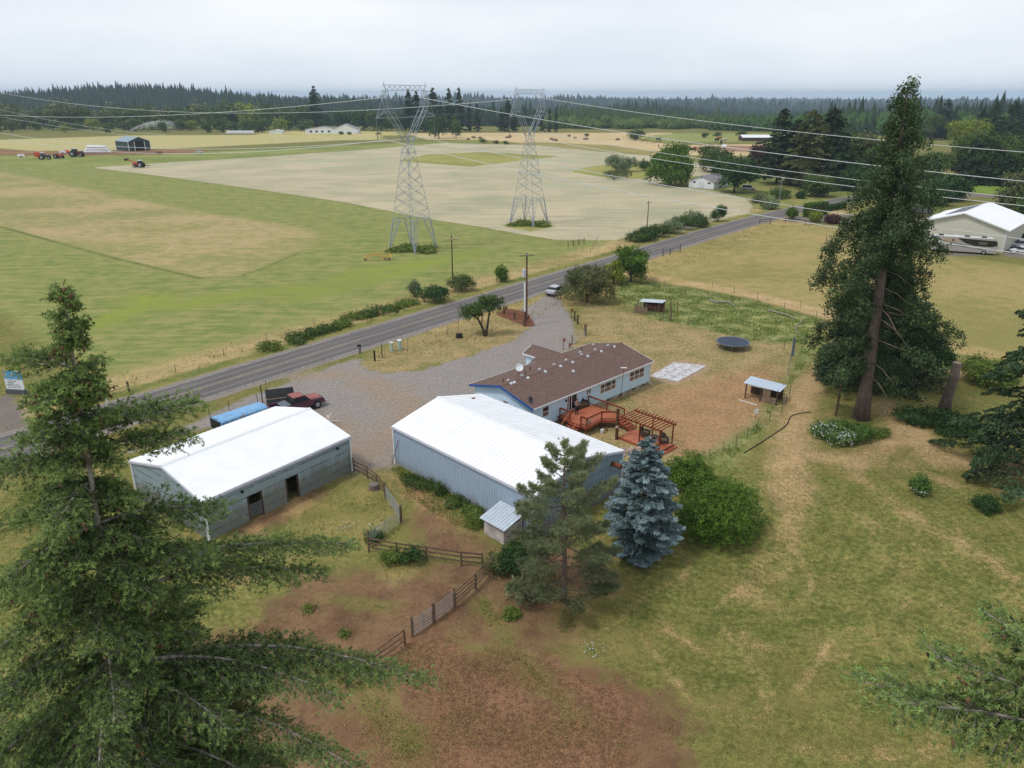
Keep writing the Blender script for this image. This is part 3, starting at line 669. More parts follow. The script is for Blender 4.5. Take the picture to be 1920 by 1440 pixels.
f = MB(); f.box(5.45, 7.08, wy0 - .05, wy0 + .02, .95, 1.02); f.box(5.45, 7.08, wy0 - .05, wy0 + .02, 2.58, 2.65)
for x in (5.5, 5.78, 6.2, 7.05): f.box(x - .05, x + .05, wy0 - .055, wy0 + .02, .95, 2.62)
fo = f.build('sliding_door', M_white, house); MB().box(5.5, 7.05, wy0 - .04, wy0 + .01, 1.0, 2.6).build('pane', M_glassd, fo)
mb = MB(); mb.box(5.22, 5.36, wy0 - .14, wy0, 2.16, 2.38); mb.build('wall_lantern', M_black, house)
# porch wing
wing = MB()
kk = .44; rz_ = 3.93; xr = 12.4
def wz(x): return rz_ - kk * abs(x - xr)
wp = [(10.85, 12.3), (10.85, 10.2), (9.75, 10.2), (9.75, 9.5), (xr, 5.7), (xr, 12.3)]
wv = [(x, y, wz(x)) for x, y in wp] + [(x, y, wz(x) - .1) for x, y in wp]
wing.add(wv, [tuple(range(6)), tuple(reversed(range(6, 12)))] + [(i_, i_ + 6, (i_ + 1) % 6 + 6, (i_ + 1) % 6) for i_ in (0, 1, 2, 3, 5)])
wing.slab((13.95, 12.3, wz(13.95)), (13.95, 9.4, wz(13.95)), (xr, 5.7, rz_), (xr, 12.3, rz_), .1)
wing.build('porch_roof', M_sh, house)
mb = MB(); lapwall(mb, (11.15, 9.1), (11.15, 12.0), .4, 3.2, 1); lapwall(mb, (11.15, 12.0), (13.65, 12.0), .4, 3.1, 1); lapwall(mb, (11.15, 12.0), (13.65, 12.0), 3.1, 3.8, 1, gable=(3.1, .75)); lapwall(mb, (13.65, 9.1), (13.65, 12.0), .4, 3.2, -1)
mb.build('porch_wall', M_siding, house)
mb = MB(); mb.bar((10.83, 10.15, wz(10.85) - .07), (10.83, 12.33, wz(10.85) - .07), .05, .15); mb.bar((10.83, 12.33, wz(10.85) - .07), (xr, 12.33, rz_ - .07), .05, .15); mb.build('porch_fascia', M_white, house)
mb = MB(); mb.box(11.1, 11.2, 10.0, 10.5, 1.6, 2.6); w_ = mb.build('window', M_white, house); MB().box(11.08, 11.15, 10.06, 10.44, 1.68, 2.52).build('pane', M_glassd, w_)
def z5(x, y): return 860 + x / 8, 630 + y / 8
def z6(x, y): return 1040 + x / 8, 630 + y / 8
vents = [z5(*q) for q in ((790, 715), (835, 698), (1040, 630), (1300, 535), (1530, 455), (1710, 395), (745, 665), (1210, 500), (1430, 425), (1610, 360), (945, 595))] + [z6(*q) for q in ((495, 305), (700, 233), (895, 163), (278, 530), (380, 243), (405, 278), (580, 131), (608, 206), (800, 138))]
cup = mat('aluminium_vent_cap', col(222, 226, 232), .35, metal=.2)
for u, v in vents:
    q = FH.roof(u, v, HE_, k, HW); sgn = 1 if q.y < HW / 2 else -1
    mb = MB(); M_ = Matrix.Translation(q) @ Matrix.Rotation(math.atan(k) * sgn, 4, 'X'); mb.box(-.16, .16, -.16, .16, .0, .02, M_); mb.box(-.07, .07, -.08, .08, .02, .10, M_); mb.box(-.1, .1, -.11, .11, .10, .13, M_)
    mb.build('roof_vent', cup, roof)
for u, v in [z5(*q) for q in ((1072, 510), (1003, 575), (668, 690))] + [z6(400, 205)]:
    q = FH.roof(u, v, HE_, k, HW); MB().tube([q, q + Vector((0, 0, .38))], .05, 8).build('vent_pipe', M_black, roof)
# dishes and mast
q = FH.roof(*z5(905, 625), HE_, k, HW); w3 = FH.world(q.x, q.y, q.z)
t = thing('satellite_dish', 'round white satellite dish on a tripod on the roof ridge', 'satellite dish', w3, .4)
mb = MB()
for a_ in range(3): mb.tube([(.35 * math.cos(a_ * 2.1), .35 * math.sin(a_ * 2.1), -.05), (0, 0, .6)], .02, 5)
mb.tube([(0, 0, .35), (0, 0, .95)], .03, 6); mb.build('tripod', mat('tan_pole', col(120, 98, 80), .7), t)
def dish(par, c, r, face, m):
    mb = MB(); n_ = 20; rings = 5; f_ = Vector(face).normalized(); a_ = f_.cross(Vector((0, 0, 1))).normalized(); b_ = f_.cross(a_); c = Vector(c)
    vs = []; fs = []
    for side in (0, .02):
        for i in range(rings + 1):
            rr = r * i / rings
            for j in range(n_):
                th = 2 * math.pi * j / n_; vs.append(c + (a_ * math.cos(th) + b_ * math.sin(th)) * rr + f_ * (.25 * rr * rr / r - side))
    for s_ in range(2):
        k0 = s_ * (rings + 1) * n_
        for i in range(rings):
            for j in range(n_): fs.append((k0 + i * n_ + j, k0 + i * n_ + (j + 1) % n_, k0 + (i + 1) * n_ + (j + 1) % n_, k0 + (i + 1) * n_ + j))
    mb.add(vs, fs); mb.build('reflector', m, par)
    MB().tube([c - f_ * .02 + b_ * r * .7, c + f_ * r * .9], .012, 5).build('feed_arm', M_steel, par)
dish(t, (0, 0, 1.15), .42, (-.1, -1, .55), mat('white_dish', col(235, 238, 242), .4))
q = FH.atz(*z5(1075, 1020), 3.1); w3 = FH.world(q.x, q.y, 3.05)
t = thing('satellite_dish', 'small dark satellite dish at the low left corner of the house roof', 'satellite dish', w3, 0)
MB().tube([(0, 0, 0), (0, 0, .4)], .025, 6).build('mast', M_steel, t); dish(t, (0, 0, .5), .32, (.7, -.5, .35), mat('dark_dish', col(62, 66, 76), .5))
b_ = G(1163.7, 753); 
t = thing('yard_light', 'thin pole with a pale lamp head standing before the house wall', 'lamp pole', b_, 0)
hh = H2(b_, 690); MB().tube([(0, 0, 0), (.12, 0, hh)], .03, 6).build('pole', M_rust, t)
mb = MB(); mb.box(-.22, .46, -.1, .1, hh - .02, hh + .08); mb.build('lamp_head', cup, t)

# ------------------------------------------------------------------ deck, pergola, furniture
deck = thing('deck', 'raised red stained deck with railings and two stairs behind the house', 'deck', (HO[0], HO[1], 0), .774)
DZ = .95
dp = [(4.1, .33), (4.1, -1.28), (4.0, -1.28), (4.0, -3.62), (6.42, -3.58), (7.6, -4.75), (8.66, -4.75), (8.72, .33)]
def planks():
    m, n, p = newmat('red_deck_boards'); o = n.node('ShaderNodeTexCoord').outputs['Object']
    sp = n.node('ShaderNodeSeparateXYZ'); n.link(o, sp.inputs[0])
    wv = n.math('PINGPONG', sp.outputs[1], .07); gap = n.step(wv, .012, .0)
    bid = n.math('FLOOR', n.math('DIVIDE', sp.outputs[1], .14)); 
    wn = n.node('ShaderNodeTexWhiteNoise', noise_dimensions='1D'); n.link(bid, wn.inputs['W'])
    f = n.noise(n.mapping(o, (.5, 3, 1)), 2.2, 5, .6)
    c = n.mix(wn.outputs[0], col(188, 104, 68), col(164, 86, 56)); c = n.mix(n.math('MULTIPLY', n.step(f, .35, .7), .45), c, col(204, 132, 94)); c = n.mix(gap, c, col(60, 26, 18))
    n.link(c, p.inputs['Base Color']); p.inputs['Roughness'].default_value = .55; return m
M_planks = planks()
MB().prism(dp, DZ - .05, DZ).build('deck_boards', M_planks, deck)
mb = MB()
for i in range(len(dp)):
    a_, b_ = dp[i], dp[(i + 1) % len(dp)]
    if abs(a_[1] - .33) < .01 and abs(b_[1] - .33) < .01: continue
    mb.bar((a_[0], a_[1], DZ - .18), (b_[0], b_[1], DZ - .18), .06, .26)
mb.build('rim_joist', M_redwood, deck)
def post(x, y, z0, z1, w_=.1, par=None, m=None, nm='post'):
    return MB().box(x - w_ / 2, x + w_ / 2, y - w_ / 2, y + w_ / 2, z0, z1).build(nm, m or M_redwood_d, par or deck)
RZ = DZ + .95
for x, y in ((4.1, .1), (4.1, -1.28), (4.0, -2.85), (4.0, -3.62), (6.42, -3.58), (7.6, -4.75), (8.66, -4.75), (8.7, -2.4), (8.72, .15)): post(x, y, 0, RZ)
rails = [((4.1, .1), (4.1, -1.28)), ((4.0, -2.85), (4.0, -3.62)), ((4.0, -3.62), (6.42, -3.58)), ((6.42, -3.58), (7.6, -4.75)), ((8.66, -4.75), (8.7, -2.4)), ((8.7, -2.4), (8.72, .15))]
mesh_m, nn_, pp_ = newmat('wire_mesh_infill')
o_ = nn_.node('ShaderNodeTexCoord').outputs['Object']; sp_ = nn_.node('ShaderNodeSeparateXYZ'); nn_.link(o_, sp_.inputs[0])
a1 = nn_.math('LESS_THAN', nn_.math('PINGPONG', nn_.math('ADD', sp_.outputs[0], sp_.outputs[1]), .05), .008); a2 = nn_.math('LESS_THAN', nn_.math('PINGPONG', sp_.outputs[2], .05), .007)
nn_.link(nn_.math('MAXIMUM', a1, a2), pp_.inputs['Alpha']); pp_.inputs['Base Color'].default_value = col(100, 90, 82)
for (a_, b_) in rails:
    mt_, mm_, mi_ = MB(), MB(), MB()
    mt_.bar((a_[0], a_[1], RZ + .02), (b_[0], b_[1], RZ + .02), .13, .04); mt_.bar((a_[0], a_[1], RZ - .07), (b_[0], b_[1], RZ - .07), .04, .09); mm_.bar((a_[0], a_[1], DZ + .14), (b_[0], b_[1], DZ + .14), .04, .08)
    mi_.add([(a_[0], a_[1], DZ + .16), (b_[0], b_[1], DZ + .16), (b_[0], b_[1], RZ - .1), (a_[0], a_[1], RZ - .1)], [(0, 1, 2, 3)])
    mt_.build('top_rail', M_redwood_d, deck); mm_.build('bottom_rail', M_redwood_d, deck); mi_.build('mesh_infill', mesh_m, deck)
def stairs(nm, x0, x1, y0, y1, z0, z1, n_, axis, rails_at, end):
    """treads from (top) to (foot) along axis"""
    tr = MB(); st = MB()
    for i in range(n_):
        f0 = (i + .15) / (n_ + .0); zz = z1 - (z1 - z0) * (i + 1) / (n_ + 1)
        if axis == 'x': a_ = x0 + (x1 - x0) * i / n_; b_ = x0 + (x1 - x0) * (i + .95) / n_; tr.box(min(a_, b_), max(a_, b_), y0, y1, zz - .05, zz)
        else: a_ = y0 + (y1 - y0) * i / n_; b_ = y0 + (y1 - y0) * (i + .95) / n_; tr.box(x0, x1, min(a_, b_), max(a_, b_), zz - .05, zz)
    if axis == 'x':
        for y in (y0, (y0 + y1) / 2, y1): st.bar((x0, y, z1 - .3), (x1, y, z0 + .02), .05, .24)
    else:
        for x in (x0, (x0 + x1) / 2, x1): st.bar((x, y0, z1 - .3), (x, y1, z0 + .02), .05, .24)
    o = tr.build(nm, M_redwood, deck); st.build('stringer', M_redwood_d, o)
    ra = MB()
    for q in rails_at:
        if axis == 'x': ra.bar((x0, q, z1 + .92), (x1, q, z0 + .92), .09, .05); ra.box(x1 - .05, x1 + .05, q - .05, q + .05, z0, z0 + .95)
        else: ra.bar((q, y0, z1 + .92), (q, y1, z0 + .92), .09, .05); ra.box(q - .05, q + .05, y1 - .05, y1 + .05, z0, z0 + .95)
    ra.build('handrail', mat('tan_worn_rail', col(166, 104, 70), .7), o)
stairs('stairs', 3.98, 2.85, -2.8, -1.35, 0, DZ, 4, 'x', (-1.33, -2.82), None)
stairs('stairs', 7.65, 8.62, -4.8, -6.35, .25, DZ, 4, 'y', (7.65, 8.62), None)
perg = thing('pergola', 'red wooden pergola over a low deck platform with wicker chairs', 'pergola', (HO[0], HO[1], 0), .774)
MB().box(5.75, 8.25, -11.2, -6.35, .15, .25).build('deck_boards', M_planks, perg)
mb = MB(); mb.box(5.72, 8.28, -11.23, -6.32, -.05, .15); mb.box(5.3, 8.3, -11.65, -11.24, -.05, .1); mb.build('platform_frame', M_redwood, perg)
for x, y in ((6.02, -8.65), (6.02, -11.0), (8.2, -11.0), (8.2, -8.65)): post(x, y, .25, 2.36, .11, perg)
for x in (5.97, 8.25): MB().bar((x, -6.3, 2.32), (x, -11.3, 2.32), .05, .16).build('beam', M_redwood_d, perg)
mb = MB()
for i in range(13): y = -6.5 - i * .385; MB().box(5.55, 8.6, y - .025, y + .025, 2.41, 2.53).build('rafter', M_redwood, perg)
t = thing('wooden_post', 'tall thick brown post beside the low deck steps', 'post', FH.world(5.5, -6.3), .774)
MB().tube([(0, 0, -.1), (0, 0, 3.35)], .16, 12).build('shaft', mat('brown_round_post', col(98, 62, 46), .85, var=.25), t)
MB().tube([(0, 0, 3.36), (0, 0, 3.38)], .15, 12).build('post_top', M_wood_old, t)
t = thing('hanging_basket', 'small wire basket hanging on the tall brown post', 'basket', FH.world(5.28, -6.45, 1.45), 0)
MB().ball((0, 0, 0), .2, 10, 6, (1, 1, .7)).build('basket', mat('pale_basket', col(160, 140, 124), .9), t); MB().tube([(0, 0, .12), (.15, .1, .7)], .01, 4).build('hanger', M_black, t)
M_wick = mat('dark_brown_wicker', col(82, 68, 58), .9, var=.35, scale=14); M_cush = mat('brown_cushion', col(112, 92, 74), .9)
def wicker(name, label, loc, rz, wd, group=None):
    t = thing(name, label, 'sofa' if wd > 1 else 'chair', loc, rz, group)
    MB().box(-wd / 2, wd / 2, -.3, .3, .08, .36).build('base', M_wick, t)
    MB().box(-wd / 2 + .09, wd / 2 - .09, -.3, .26, .36, .44).build('seat_cushion', M_cush, t)
    b = MB(); n_ = 12; pts = []
    for i in range(n_ + 1): a_ = i / n_ * 2 - 1; pts.append((a_ * wd / 2, .3 + .06 * (1 - a_ * a_), .52 + .44 * (1 - abs(a_) ** 3)))
    for i in range(n_): p0, p1 = pts[i], pts[i + 1]; b.slab((p0[0], p0[1], .2), (p1[0], p1[1], .2), (p1[0], p1[1] + .1, p1[2]), (p0[0], p0[1] + .1, p0[2]), .05)
    b.build('backrest', M_wick, t)
    for s_ in (-1, 1): MB().box(s_ * wd / 2 - .06, s_ * wd / 2 + .06, -.32, .3, .1, .62).build('armrest', M_wick, t)
    return t
wicker('wicker_sofa', 'dark wicker loveseat on the raised deck beside the sliding door', FH.world(7.55, .02, DZ), .774 - .15, 1.45)
wicker('wicker_chair', 'wicker armchair under the pergola nearer the stairs', FH.world(7.75, -8.15, .25), .774 + .1, .78, 'wicker chairs under the pergola')
wicker('wicker_chair', 'wicker armchair at the outer end of the pergola platform', FH.world(7.7, -10.35, .25), .774 - .7, .78, 'wicker chairs under the pergola')
t = thing('side_table', 'low round dark table between the two wicker chairs', 'table', FH.world(7.7, -9.25, .25), 0)
MB().tube([(0, 0, .36), (0, 0, .41)], .42, 16).build('table_top', M_wick, t); MB().tube([(0, 0, 0), (0, 0, .36)], [.22, .1], 10).build('pedestal', M_wick, t)
def pot(name, label, loc, r, h, mp_, flowers, cat='plant pot'):
    t = thing(name, label, cat, loc); MB().tube([(0, 0, 0), (0, 0, h)], [r * .75, r], 12).build('pot', mp_, t)
    c = RNG.normal(0, r * .55, (90, 3)) + np.array([0, 0, h + r * .4]); flower_clump(c, flowers, t)
    return t
def flower_clump(c, tones, par, name='flowers'):
    n_ = len(c); A = RNG.normal(0, 1, (n_, 3)); A /= np.linalg.norm(A, axis=1)[:, None]; B = np.cross(A, RNG.normal(0, 1, (n_, 3))); B /= np.linalg.norm(B, axis=1)[:, None]
    s_ = RNG.uniform(.03, .06, (n_, 1)); V = np.stack([c - A * s_, c + B * s_ * .7, c + A * s_, c - B * s_ * .7], 1).reshape(-1, 3)
    Fq = np.arange(n_ * 4).reshape(-1, 4); odd = (RNG.random(n_) < .45).astype(float)
    m = leafmat('petals_' + '_'.join(str(q) for q in tones), col(52, 92, 36), col(84, 124, 50), .2, col(*tones))
    o = place(npmesh(name, V, Fq, m, {'tone': ('FACE', RNG.random(n_)), 'odd': ('FACE', odd)}), name, par); o['kind'] = 'stuff'; return o
pot('flower_pot', 'dark pot of yellow flowers by the front pergola post', FH.world(6.3, -10.5, .25), .22, .3, M_black, (226, 182, 40))
pot('flower_pot', 'small grey pot standing inside the deck railing', FH.world(4.9, -3.2, DZ), .14, .2, M_steel, (190, 190, 200))
t = thing('fire_barrel', 'dark round tub beside the left deck stairs', 'tub', FH.world(3.2, -.3), 0)
MB().tube([(0, 0, 0), (0, 0, .55), (0, 0, .5), (0, 0, .3)], [.42, .46, .38, .36], 16).build('rim', mat('brown_drum', col(80, 62, 56), .8), t)
t = thing('bucket', 'white plastic bucket on the grass under the deck', 'bucket', FH.world(5.6, -4.35), 0)
MB().tube([(0, 0, 0), (0, 0, .4)], [.14, .18], 12).build('body', M_white, t); MB().tube([(-.18, 0, .38), (0, .02, .52), (.18, 0, .38)], .008, 4, False).build('handle', M_steel, t)
for i, (x, y, lb, m_) in enumerate(((5.9, -4.2, 'white jug lying by the bucket under the deck', M_white), (6.3, -4.4, 'brown jug right of the bucket under the deck', M_rust))):
    t = thing('jug', lb, 'jug', FH.world(x, y), i); mb = MB(); mb.ball((0, 0, .13), .14, 8, 6, (1, 1, .9)); mb.tube([(0, 0, .2), (0, 0, .34)], [.08, .04], 8); mb.build('body', m_, t)
rk = MB()
for i in range(16): rk.ball((rnd.uniform(-1.6, 1.6), rnd.uniform(-.6, .6), .08), rnd.uniform(.15, .32), 7, 5, (1.2, .9, .6))
rk.build('stones', mat('pale_pink_rock', col(176, 156, 148), .9, var=.3), thing('rock_pile', 'low pile of pale rocks between the pergola and the barn', 'rocks', FH.world(4.5, -9.0), .4))
# concrete slab
P4 = [G(u, v) for u, v in ((1218, 706), (1263, 680), (1325, 686), (1272, 716))]
mb = MB(); mb.prism([(p.x, p.y) for p in P4], -.05, .05)
cm, cn, cp = newmat('pale_worn_slab'); co = cn.node('ShaderNodeNewGeometry').outputs['Position']
cf = cn.step(cn.noise(co, 1.6, 6, .75), .42, .54); ln_ = cn.math('LESS_THAN', cn.math('PINGPONG', cn.math('ADD', cn.math('MULTIPLY', cn.node('ShaderNodeSeparateXYZ').outputs[0], 1), 0), 1), -1)
cn.link(cn.mix(cf, col(172, 160, 150), col(208, 210, 216)), cp.inputs['Base Color']); cp.inputs['Roughness'].default_value = .8
s_ = mb.build('concrete_slab', cm); tag(s_, 'pale concrete slab set in the dry lawn right of the house', 'slab')
cr = MB()
for k_ in (.36, .68): cr.bar(P4[0].lerp(P4[3], k_) + Vector((0, 0, .053)), P4[1].lerp(P4[2], k_) + Vector((0, 0, .053)), .1, .006)
cr.build('joint', mat('slab_joint', col(150, 152, 160), .9), s_)
# ------------------------------------------------------------------ plants
def unit(a): return a / (np.linalg.norm(a, axis=-1, keepdims=True) + 1e-9)
def cards(C, A, B, ln, wd):
    """pointed leaf cards: centre, axis, side, half length, half width"""
    ln = ln[:, None]; wd = wd[:, None]
    V = np.stack([C - A * ln, C + B * wd - A * ln * .15, C + A * ln, C - B * wd - A * ln * .15], 1).reshape(-1, 3)
    return V, np.arange(len(C) * 4).reshape(-1, 4)
def conifer_crown(rg, h, rad, nb, per, size, z0=.08, power=.8, droop=.25, gap=.25, dens=1.0, up=0.0, irregular=.25, zlist=None, shag=.45):
    t = np.sort(rg.random(nb)) ** .9 if zlist is None else zlist; zb = h * (z0 + (1 - z0) * t)
    prof = np.clip((1 - t), 0, 1) ** power * (1 - .35 * np.exp(-t * 9)) + .03
    Lb = rad * prof * (1 + irregular * rg.normal(0, 1, nb)).clip(.35, 1.6)
    az = np.arange(nb) * 2.399 + rg.normal(0, .35, nb)
    cnt = np.maximum(4, (per * (Lb / rad) * dens).astype(int)); I = np.repeat(np.arange(nb), cnt); n = len(I)
    s = rg.random(n) ** .62 * 1.0; s = gap * .4 + (1 - gap * .4) * s
    L_ = Lb[I]; d = np.stack([np.cos(az[I]), np.sin(az[I]), np.zeros(n)], 1); l = np.stack([-d[:, 1], d[:, 0], d[:, 2]], 1)
    q = rg.uniform(-1, 1, n) * .42 * L_ * np.minimum(1, (1.08 - s)) ** .8 * np.minimum(1, s * 3)
    C = d * (s * L_)[:, None] + l * q[:, None]
    C[:, 2] = zb[I] + up * L_ * s - droop * L_ * s ** 2 + .10 * L_ * np.maximum(0, s - .75) - np.abs(q) * .25 + rg.normal(0, .06 * size * 4, n)
    A = unit(d * .9 + l * np.sign(q)[:, None] * .6 * rg.random(n)[:, None] + np.array([0, 0, 1]) * (-.35 * droop * 3 + rg.normal(0, .35, n))[:, None])
    if shag > .5:
        kk = rg.integers(0, n, n); gsz = (I * 37 + (s * 6).astype(int) * 5 + (np.sign(q) > 0)) % 997; jit = rg.normal(0, .28, (997, 3)) * (.5 + size); C = C + jit[gsz]; A = unit(A + rg.normal(0, .6, (n, 3)) + np.array([0, 0, -.35]))
    B = unit(np.cross(A, np.array([0, 0, 1]) * (1 if shag < .5 else .3) + rg.normal(0, shag, (n, 3))))
    ln = size * rg.uniform(.6, 1.3, n); V, Fq = cards(C, A, B, ln, ln * rg.uniform(.4, .65, n))
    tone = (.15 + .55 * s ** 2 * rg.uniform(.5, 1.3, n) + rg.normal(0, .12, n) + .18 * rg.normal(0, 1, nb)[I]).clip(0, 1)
    br = [(zb[i], az[i], Lb[i]) for i in range(nb)]
    return V, Fq, tone, br
def trunk_mb(h, r0, lean=(0, 0), r1=.04, n=8, wob=.0):
    pts = []; rs = []
    for i in range(9):
        t = i / 8; pts.append((lean[0] * t + math.sin(t * 7) * wob, lean[1] * t + math.cos(t * 5) * wob, h * t - .15)); rs.append(r0 * (1 - t) ** .8 * (1.35 if i == 0 else 1) + r1)
    return MB().tube(pts, rs, n)
def bark(name, a, b):
    if name in MATS: return MATS[name]
    m, n, p = newmat(name); o = n.node('ShaderNodeTexCoord').outputs['Object']
    f = n.noise(n.mapping(o, (5, 5, 1.2)), 1.6, 5, .7); n.link(n.mix(n.step(f, .35, .65), col(*a), col(*b)), p.inputs['Base Color']); p.inputs['Roughness'].default_value = .95
    bp = n.node('ShaderNodeBump', Strength=.6, Distance=.04); n.link(f, bp.inputs['Height']); n.link(bp.outputs[0], p.inputs['Normal'])
    MATS[name] = m; return m
B_fir = bark('grey_brown_bark', (84, 72, 68), (132, 114, 106)); B_dark = bark('dark_bark', (62, 52, 46), (92, 80, 70)); B_grey = bark('lichen_grey_bark', (104, 92, 84), (176, 170, 162))
# each leaf material runs dark to pale by tone, paler at tips and tops
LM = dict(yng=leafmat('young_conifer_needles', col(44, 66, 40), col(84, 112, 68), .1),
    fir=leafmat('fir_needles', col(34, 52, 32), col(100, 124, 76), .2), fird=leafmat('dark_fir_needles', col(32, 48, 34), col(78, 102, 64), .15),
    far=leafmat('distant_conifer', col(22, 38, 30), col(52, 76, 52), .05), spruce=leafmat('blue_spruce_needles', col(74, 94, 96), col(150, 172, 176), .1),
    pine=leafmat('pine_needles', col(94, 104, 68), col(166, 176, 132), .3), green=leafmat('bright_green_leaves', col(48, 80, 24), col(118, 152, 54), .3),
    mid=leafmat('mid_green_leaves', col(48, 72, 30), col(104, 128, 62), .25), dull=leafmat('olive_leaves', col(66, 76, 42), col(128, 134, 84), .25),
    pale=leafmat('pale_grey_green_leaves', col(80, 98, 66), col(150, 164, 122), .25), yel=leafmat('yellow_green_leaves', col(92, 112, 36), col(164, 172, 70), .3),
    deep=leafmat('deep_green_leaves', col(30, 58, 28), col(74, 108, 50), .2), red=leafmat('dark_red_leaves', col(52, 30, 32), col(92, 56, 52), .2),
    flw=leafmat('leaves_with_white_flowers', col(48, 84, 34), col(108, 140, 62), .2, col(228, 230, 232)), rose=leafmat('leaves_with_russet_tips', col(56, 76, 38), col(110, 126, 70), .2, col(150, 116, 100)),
    weed=leafmat('weed_leaves', col(74, 100, 36), col(138, 154, 74), .3))
def tree(name, label, cat, loc, crown, trunkm, barkm, lm, group=None, rz=None, crown_name='crown'):
    t = thing(name, label, cat, loc, rnd.uniform(0, 6.28) if rz is None else rz, group)
    if trunkm is not None: trunkm.build('trunk', barkm, t, True)
    V, Fq, tone = crown[:3]; at = {'tone': ('FACE', tone)}
    if len(crown) > 3 and isinstance(crown[3], np.ndarray): at['odd'] = ('FACE', crown[3])
    place(npmesh(crown_name, V, Fq, lm, at), crown_name, t); return t
def leafball(rg, lobes, n, size, flat=.0, inner=.25, odd=None):
    """lobes: list of (x,y,z,rx,ry,rz); leaves on and under their surface in small tufts"""
    lb = np.array(lobes, float); wgt = (lb[:, 3] * lb[:, 4] + lb[:, 3] * lb[:, 5]) ; wgt = wgt / wgt.sum()
    nt_ = max(8, n // 14); k = rg.choice(len(lb), nt_, p=wgt); d = unit(rg.normal(0, 1, (nt_, 3))); d[:, 2] = np.where(d[:, 2] < -.45, -d[:, 2] * .5, d[:, 2]); d = unit(d)
    rr = 1 - inner * rg.random(nt_) ** 2 + rg.normal(0, .07, nt_); c = lb[k, :3] + d * lb[k, 3:] * rr[:, None]; tt = rg.normal(0, 1, nt_)
    I = rg.integers(0, nt_, n); C = c[I] + rg.normal(0, 1, (n, 3)) * (size * 1.9) ; nrm = unit(d[I] * .8 + rg.normal(0, .55, (n, 3)) + np.array([0, 0, .35]))
    A = unit(np.cross(nrm, rg.normal(0, 1, (n, 3)))); A = unit(A + np.array([0, 0, -flat])); B = unit(np.cross(nrm, A))
    ln = size * rg.uniform(.6, 1.35, n); V, Fq = cards(C, A, B, ln, ln * rg.uniform(.5, .8, n))
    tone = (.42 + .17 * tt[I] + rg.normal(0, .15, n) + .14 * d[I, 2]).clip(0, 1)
    keep = C[:, 2] > .02
    V = V.reshape(-1, 4, 3)[keep].reshape(-1, 3); tone = tone[keep]; Fq = np.arange(len(tone) * 4).reshape(-1, 4)
    if odd is not None: return V, Fq, tone, ((rg.random(len(tone)) < odd[0]) & ((C[keep] @ np.array(odd[1])) > odd[2])).astype(float)
    return V, Fq, tone
def lobes(rg, h, r, base=.35, k=9, sq=1.0):
    """uneven crown of k lobes, height h, radius r"""
    L_ = [(0, 0, h * (base + 1) / 2, r * .62, r * .62 * sq, h * (1 - base) * .46)]
    for i in range(k):
        a = i * 2.4 + rg.normal(0, .3); q = rg.uniform(.35, .72) * r; z = h * (base + (1 - base) * rg.uniform(.12, .8)); s = rg.uniform(.28, .46) * r * (1.15 - .45 * z / h)
        L_.append((q * math.cos(a), q * math.sin(a) * sq, min(z, h - s * .7), s, s, s * rg.uniform(.65, .95)))
    return L_
def limbs(h, r0, base, rg, k=5, r=1.0, split=False):
    m = trunk_mb(h * .85, r0, (rg.normal(0, .15), rg.normal(0, .15)), .03, 7, .05)
    for i in range(k):
        a = i * 2.3 + rg.normal(0, .3); z = h * base * rg.uniform(.75, 1.4); e = (math.cos(a) * r * .7, math.sin(a) * r * .7, min(h * .85, z + h * .38))
        m.tube([(0, 0, z), (e[0] * .5, e[1] * .5, z + (e[2] - z) * .62), e], [r0 * .5, r0 * .3, r0 * .1], 5)
    return m
def broad(name, label, cat, u, v, h, r, lm='mid', n=6000, size=.14, base=.3, k=9, sq=1.0, group=None, r0=.15, trunk=True, odd=None, loc=None, seed=None, flat=.3):
    rg = np.random.default_rng(seed if seed is not None else int(u * 7 + v * 13)); p = loc if loc is not None else G(u, v)
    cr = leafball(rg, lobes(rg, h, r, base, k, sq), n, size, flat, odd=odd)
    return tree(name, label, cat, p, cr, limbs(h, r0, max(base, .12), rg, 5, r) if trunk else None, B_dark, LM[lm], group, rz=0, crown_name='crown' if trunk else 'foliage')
def bush(label, u, v, h, r, lm='mid', n=3500, size=.11, k=9, sq=1.0, group=None, odd=None, name='bush', loc=None):
    """low plant with leaves to the ground: a few stems under one mass of leaves"""
    rg = np.random.default_rng(int(u * 5 + v * 3)); p = loc if loc is not None else G(u, v); L_ = [(0, 0, h * .45, r * .7, r * .7 * sq, h * .5)]
    for i in range(k):
        a = i * 2.4 + rg.normal(0, .3); q = rg.uniform(.45, .8) * r; s = rg.uniform(.3, .48) * r; L_.append((q * math.cos(a), q * math.sin(a) * sq, h * rg.uniform(.2, .62), s, s, min(s, h * .38)))
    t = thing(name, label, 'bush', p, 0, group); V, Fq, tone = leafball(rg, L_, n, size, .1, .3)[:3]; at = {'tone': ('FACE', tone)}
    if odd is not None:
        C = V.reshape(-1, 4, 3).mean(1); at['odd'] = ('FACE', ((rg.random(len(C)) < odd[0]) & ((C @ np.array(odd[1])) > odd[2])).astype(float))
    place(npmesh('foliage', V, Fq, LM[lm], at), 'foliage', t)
    m = MB()
    for i in range(5): a = i * 1.26; m.tube([(.1 * math.cos(a), .1 * math.sin(a), -.1), (r * .4 * math.cos(a), r * .4 * math.sin(a), h * .6)], [.05, .015], 5)
    m.build('stems', B_dark, t); return t

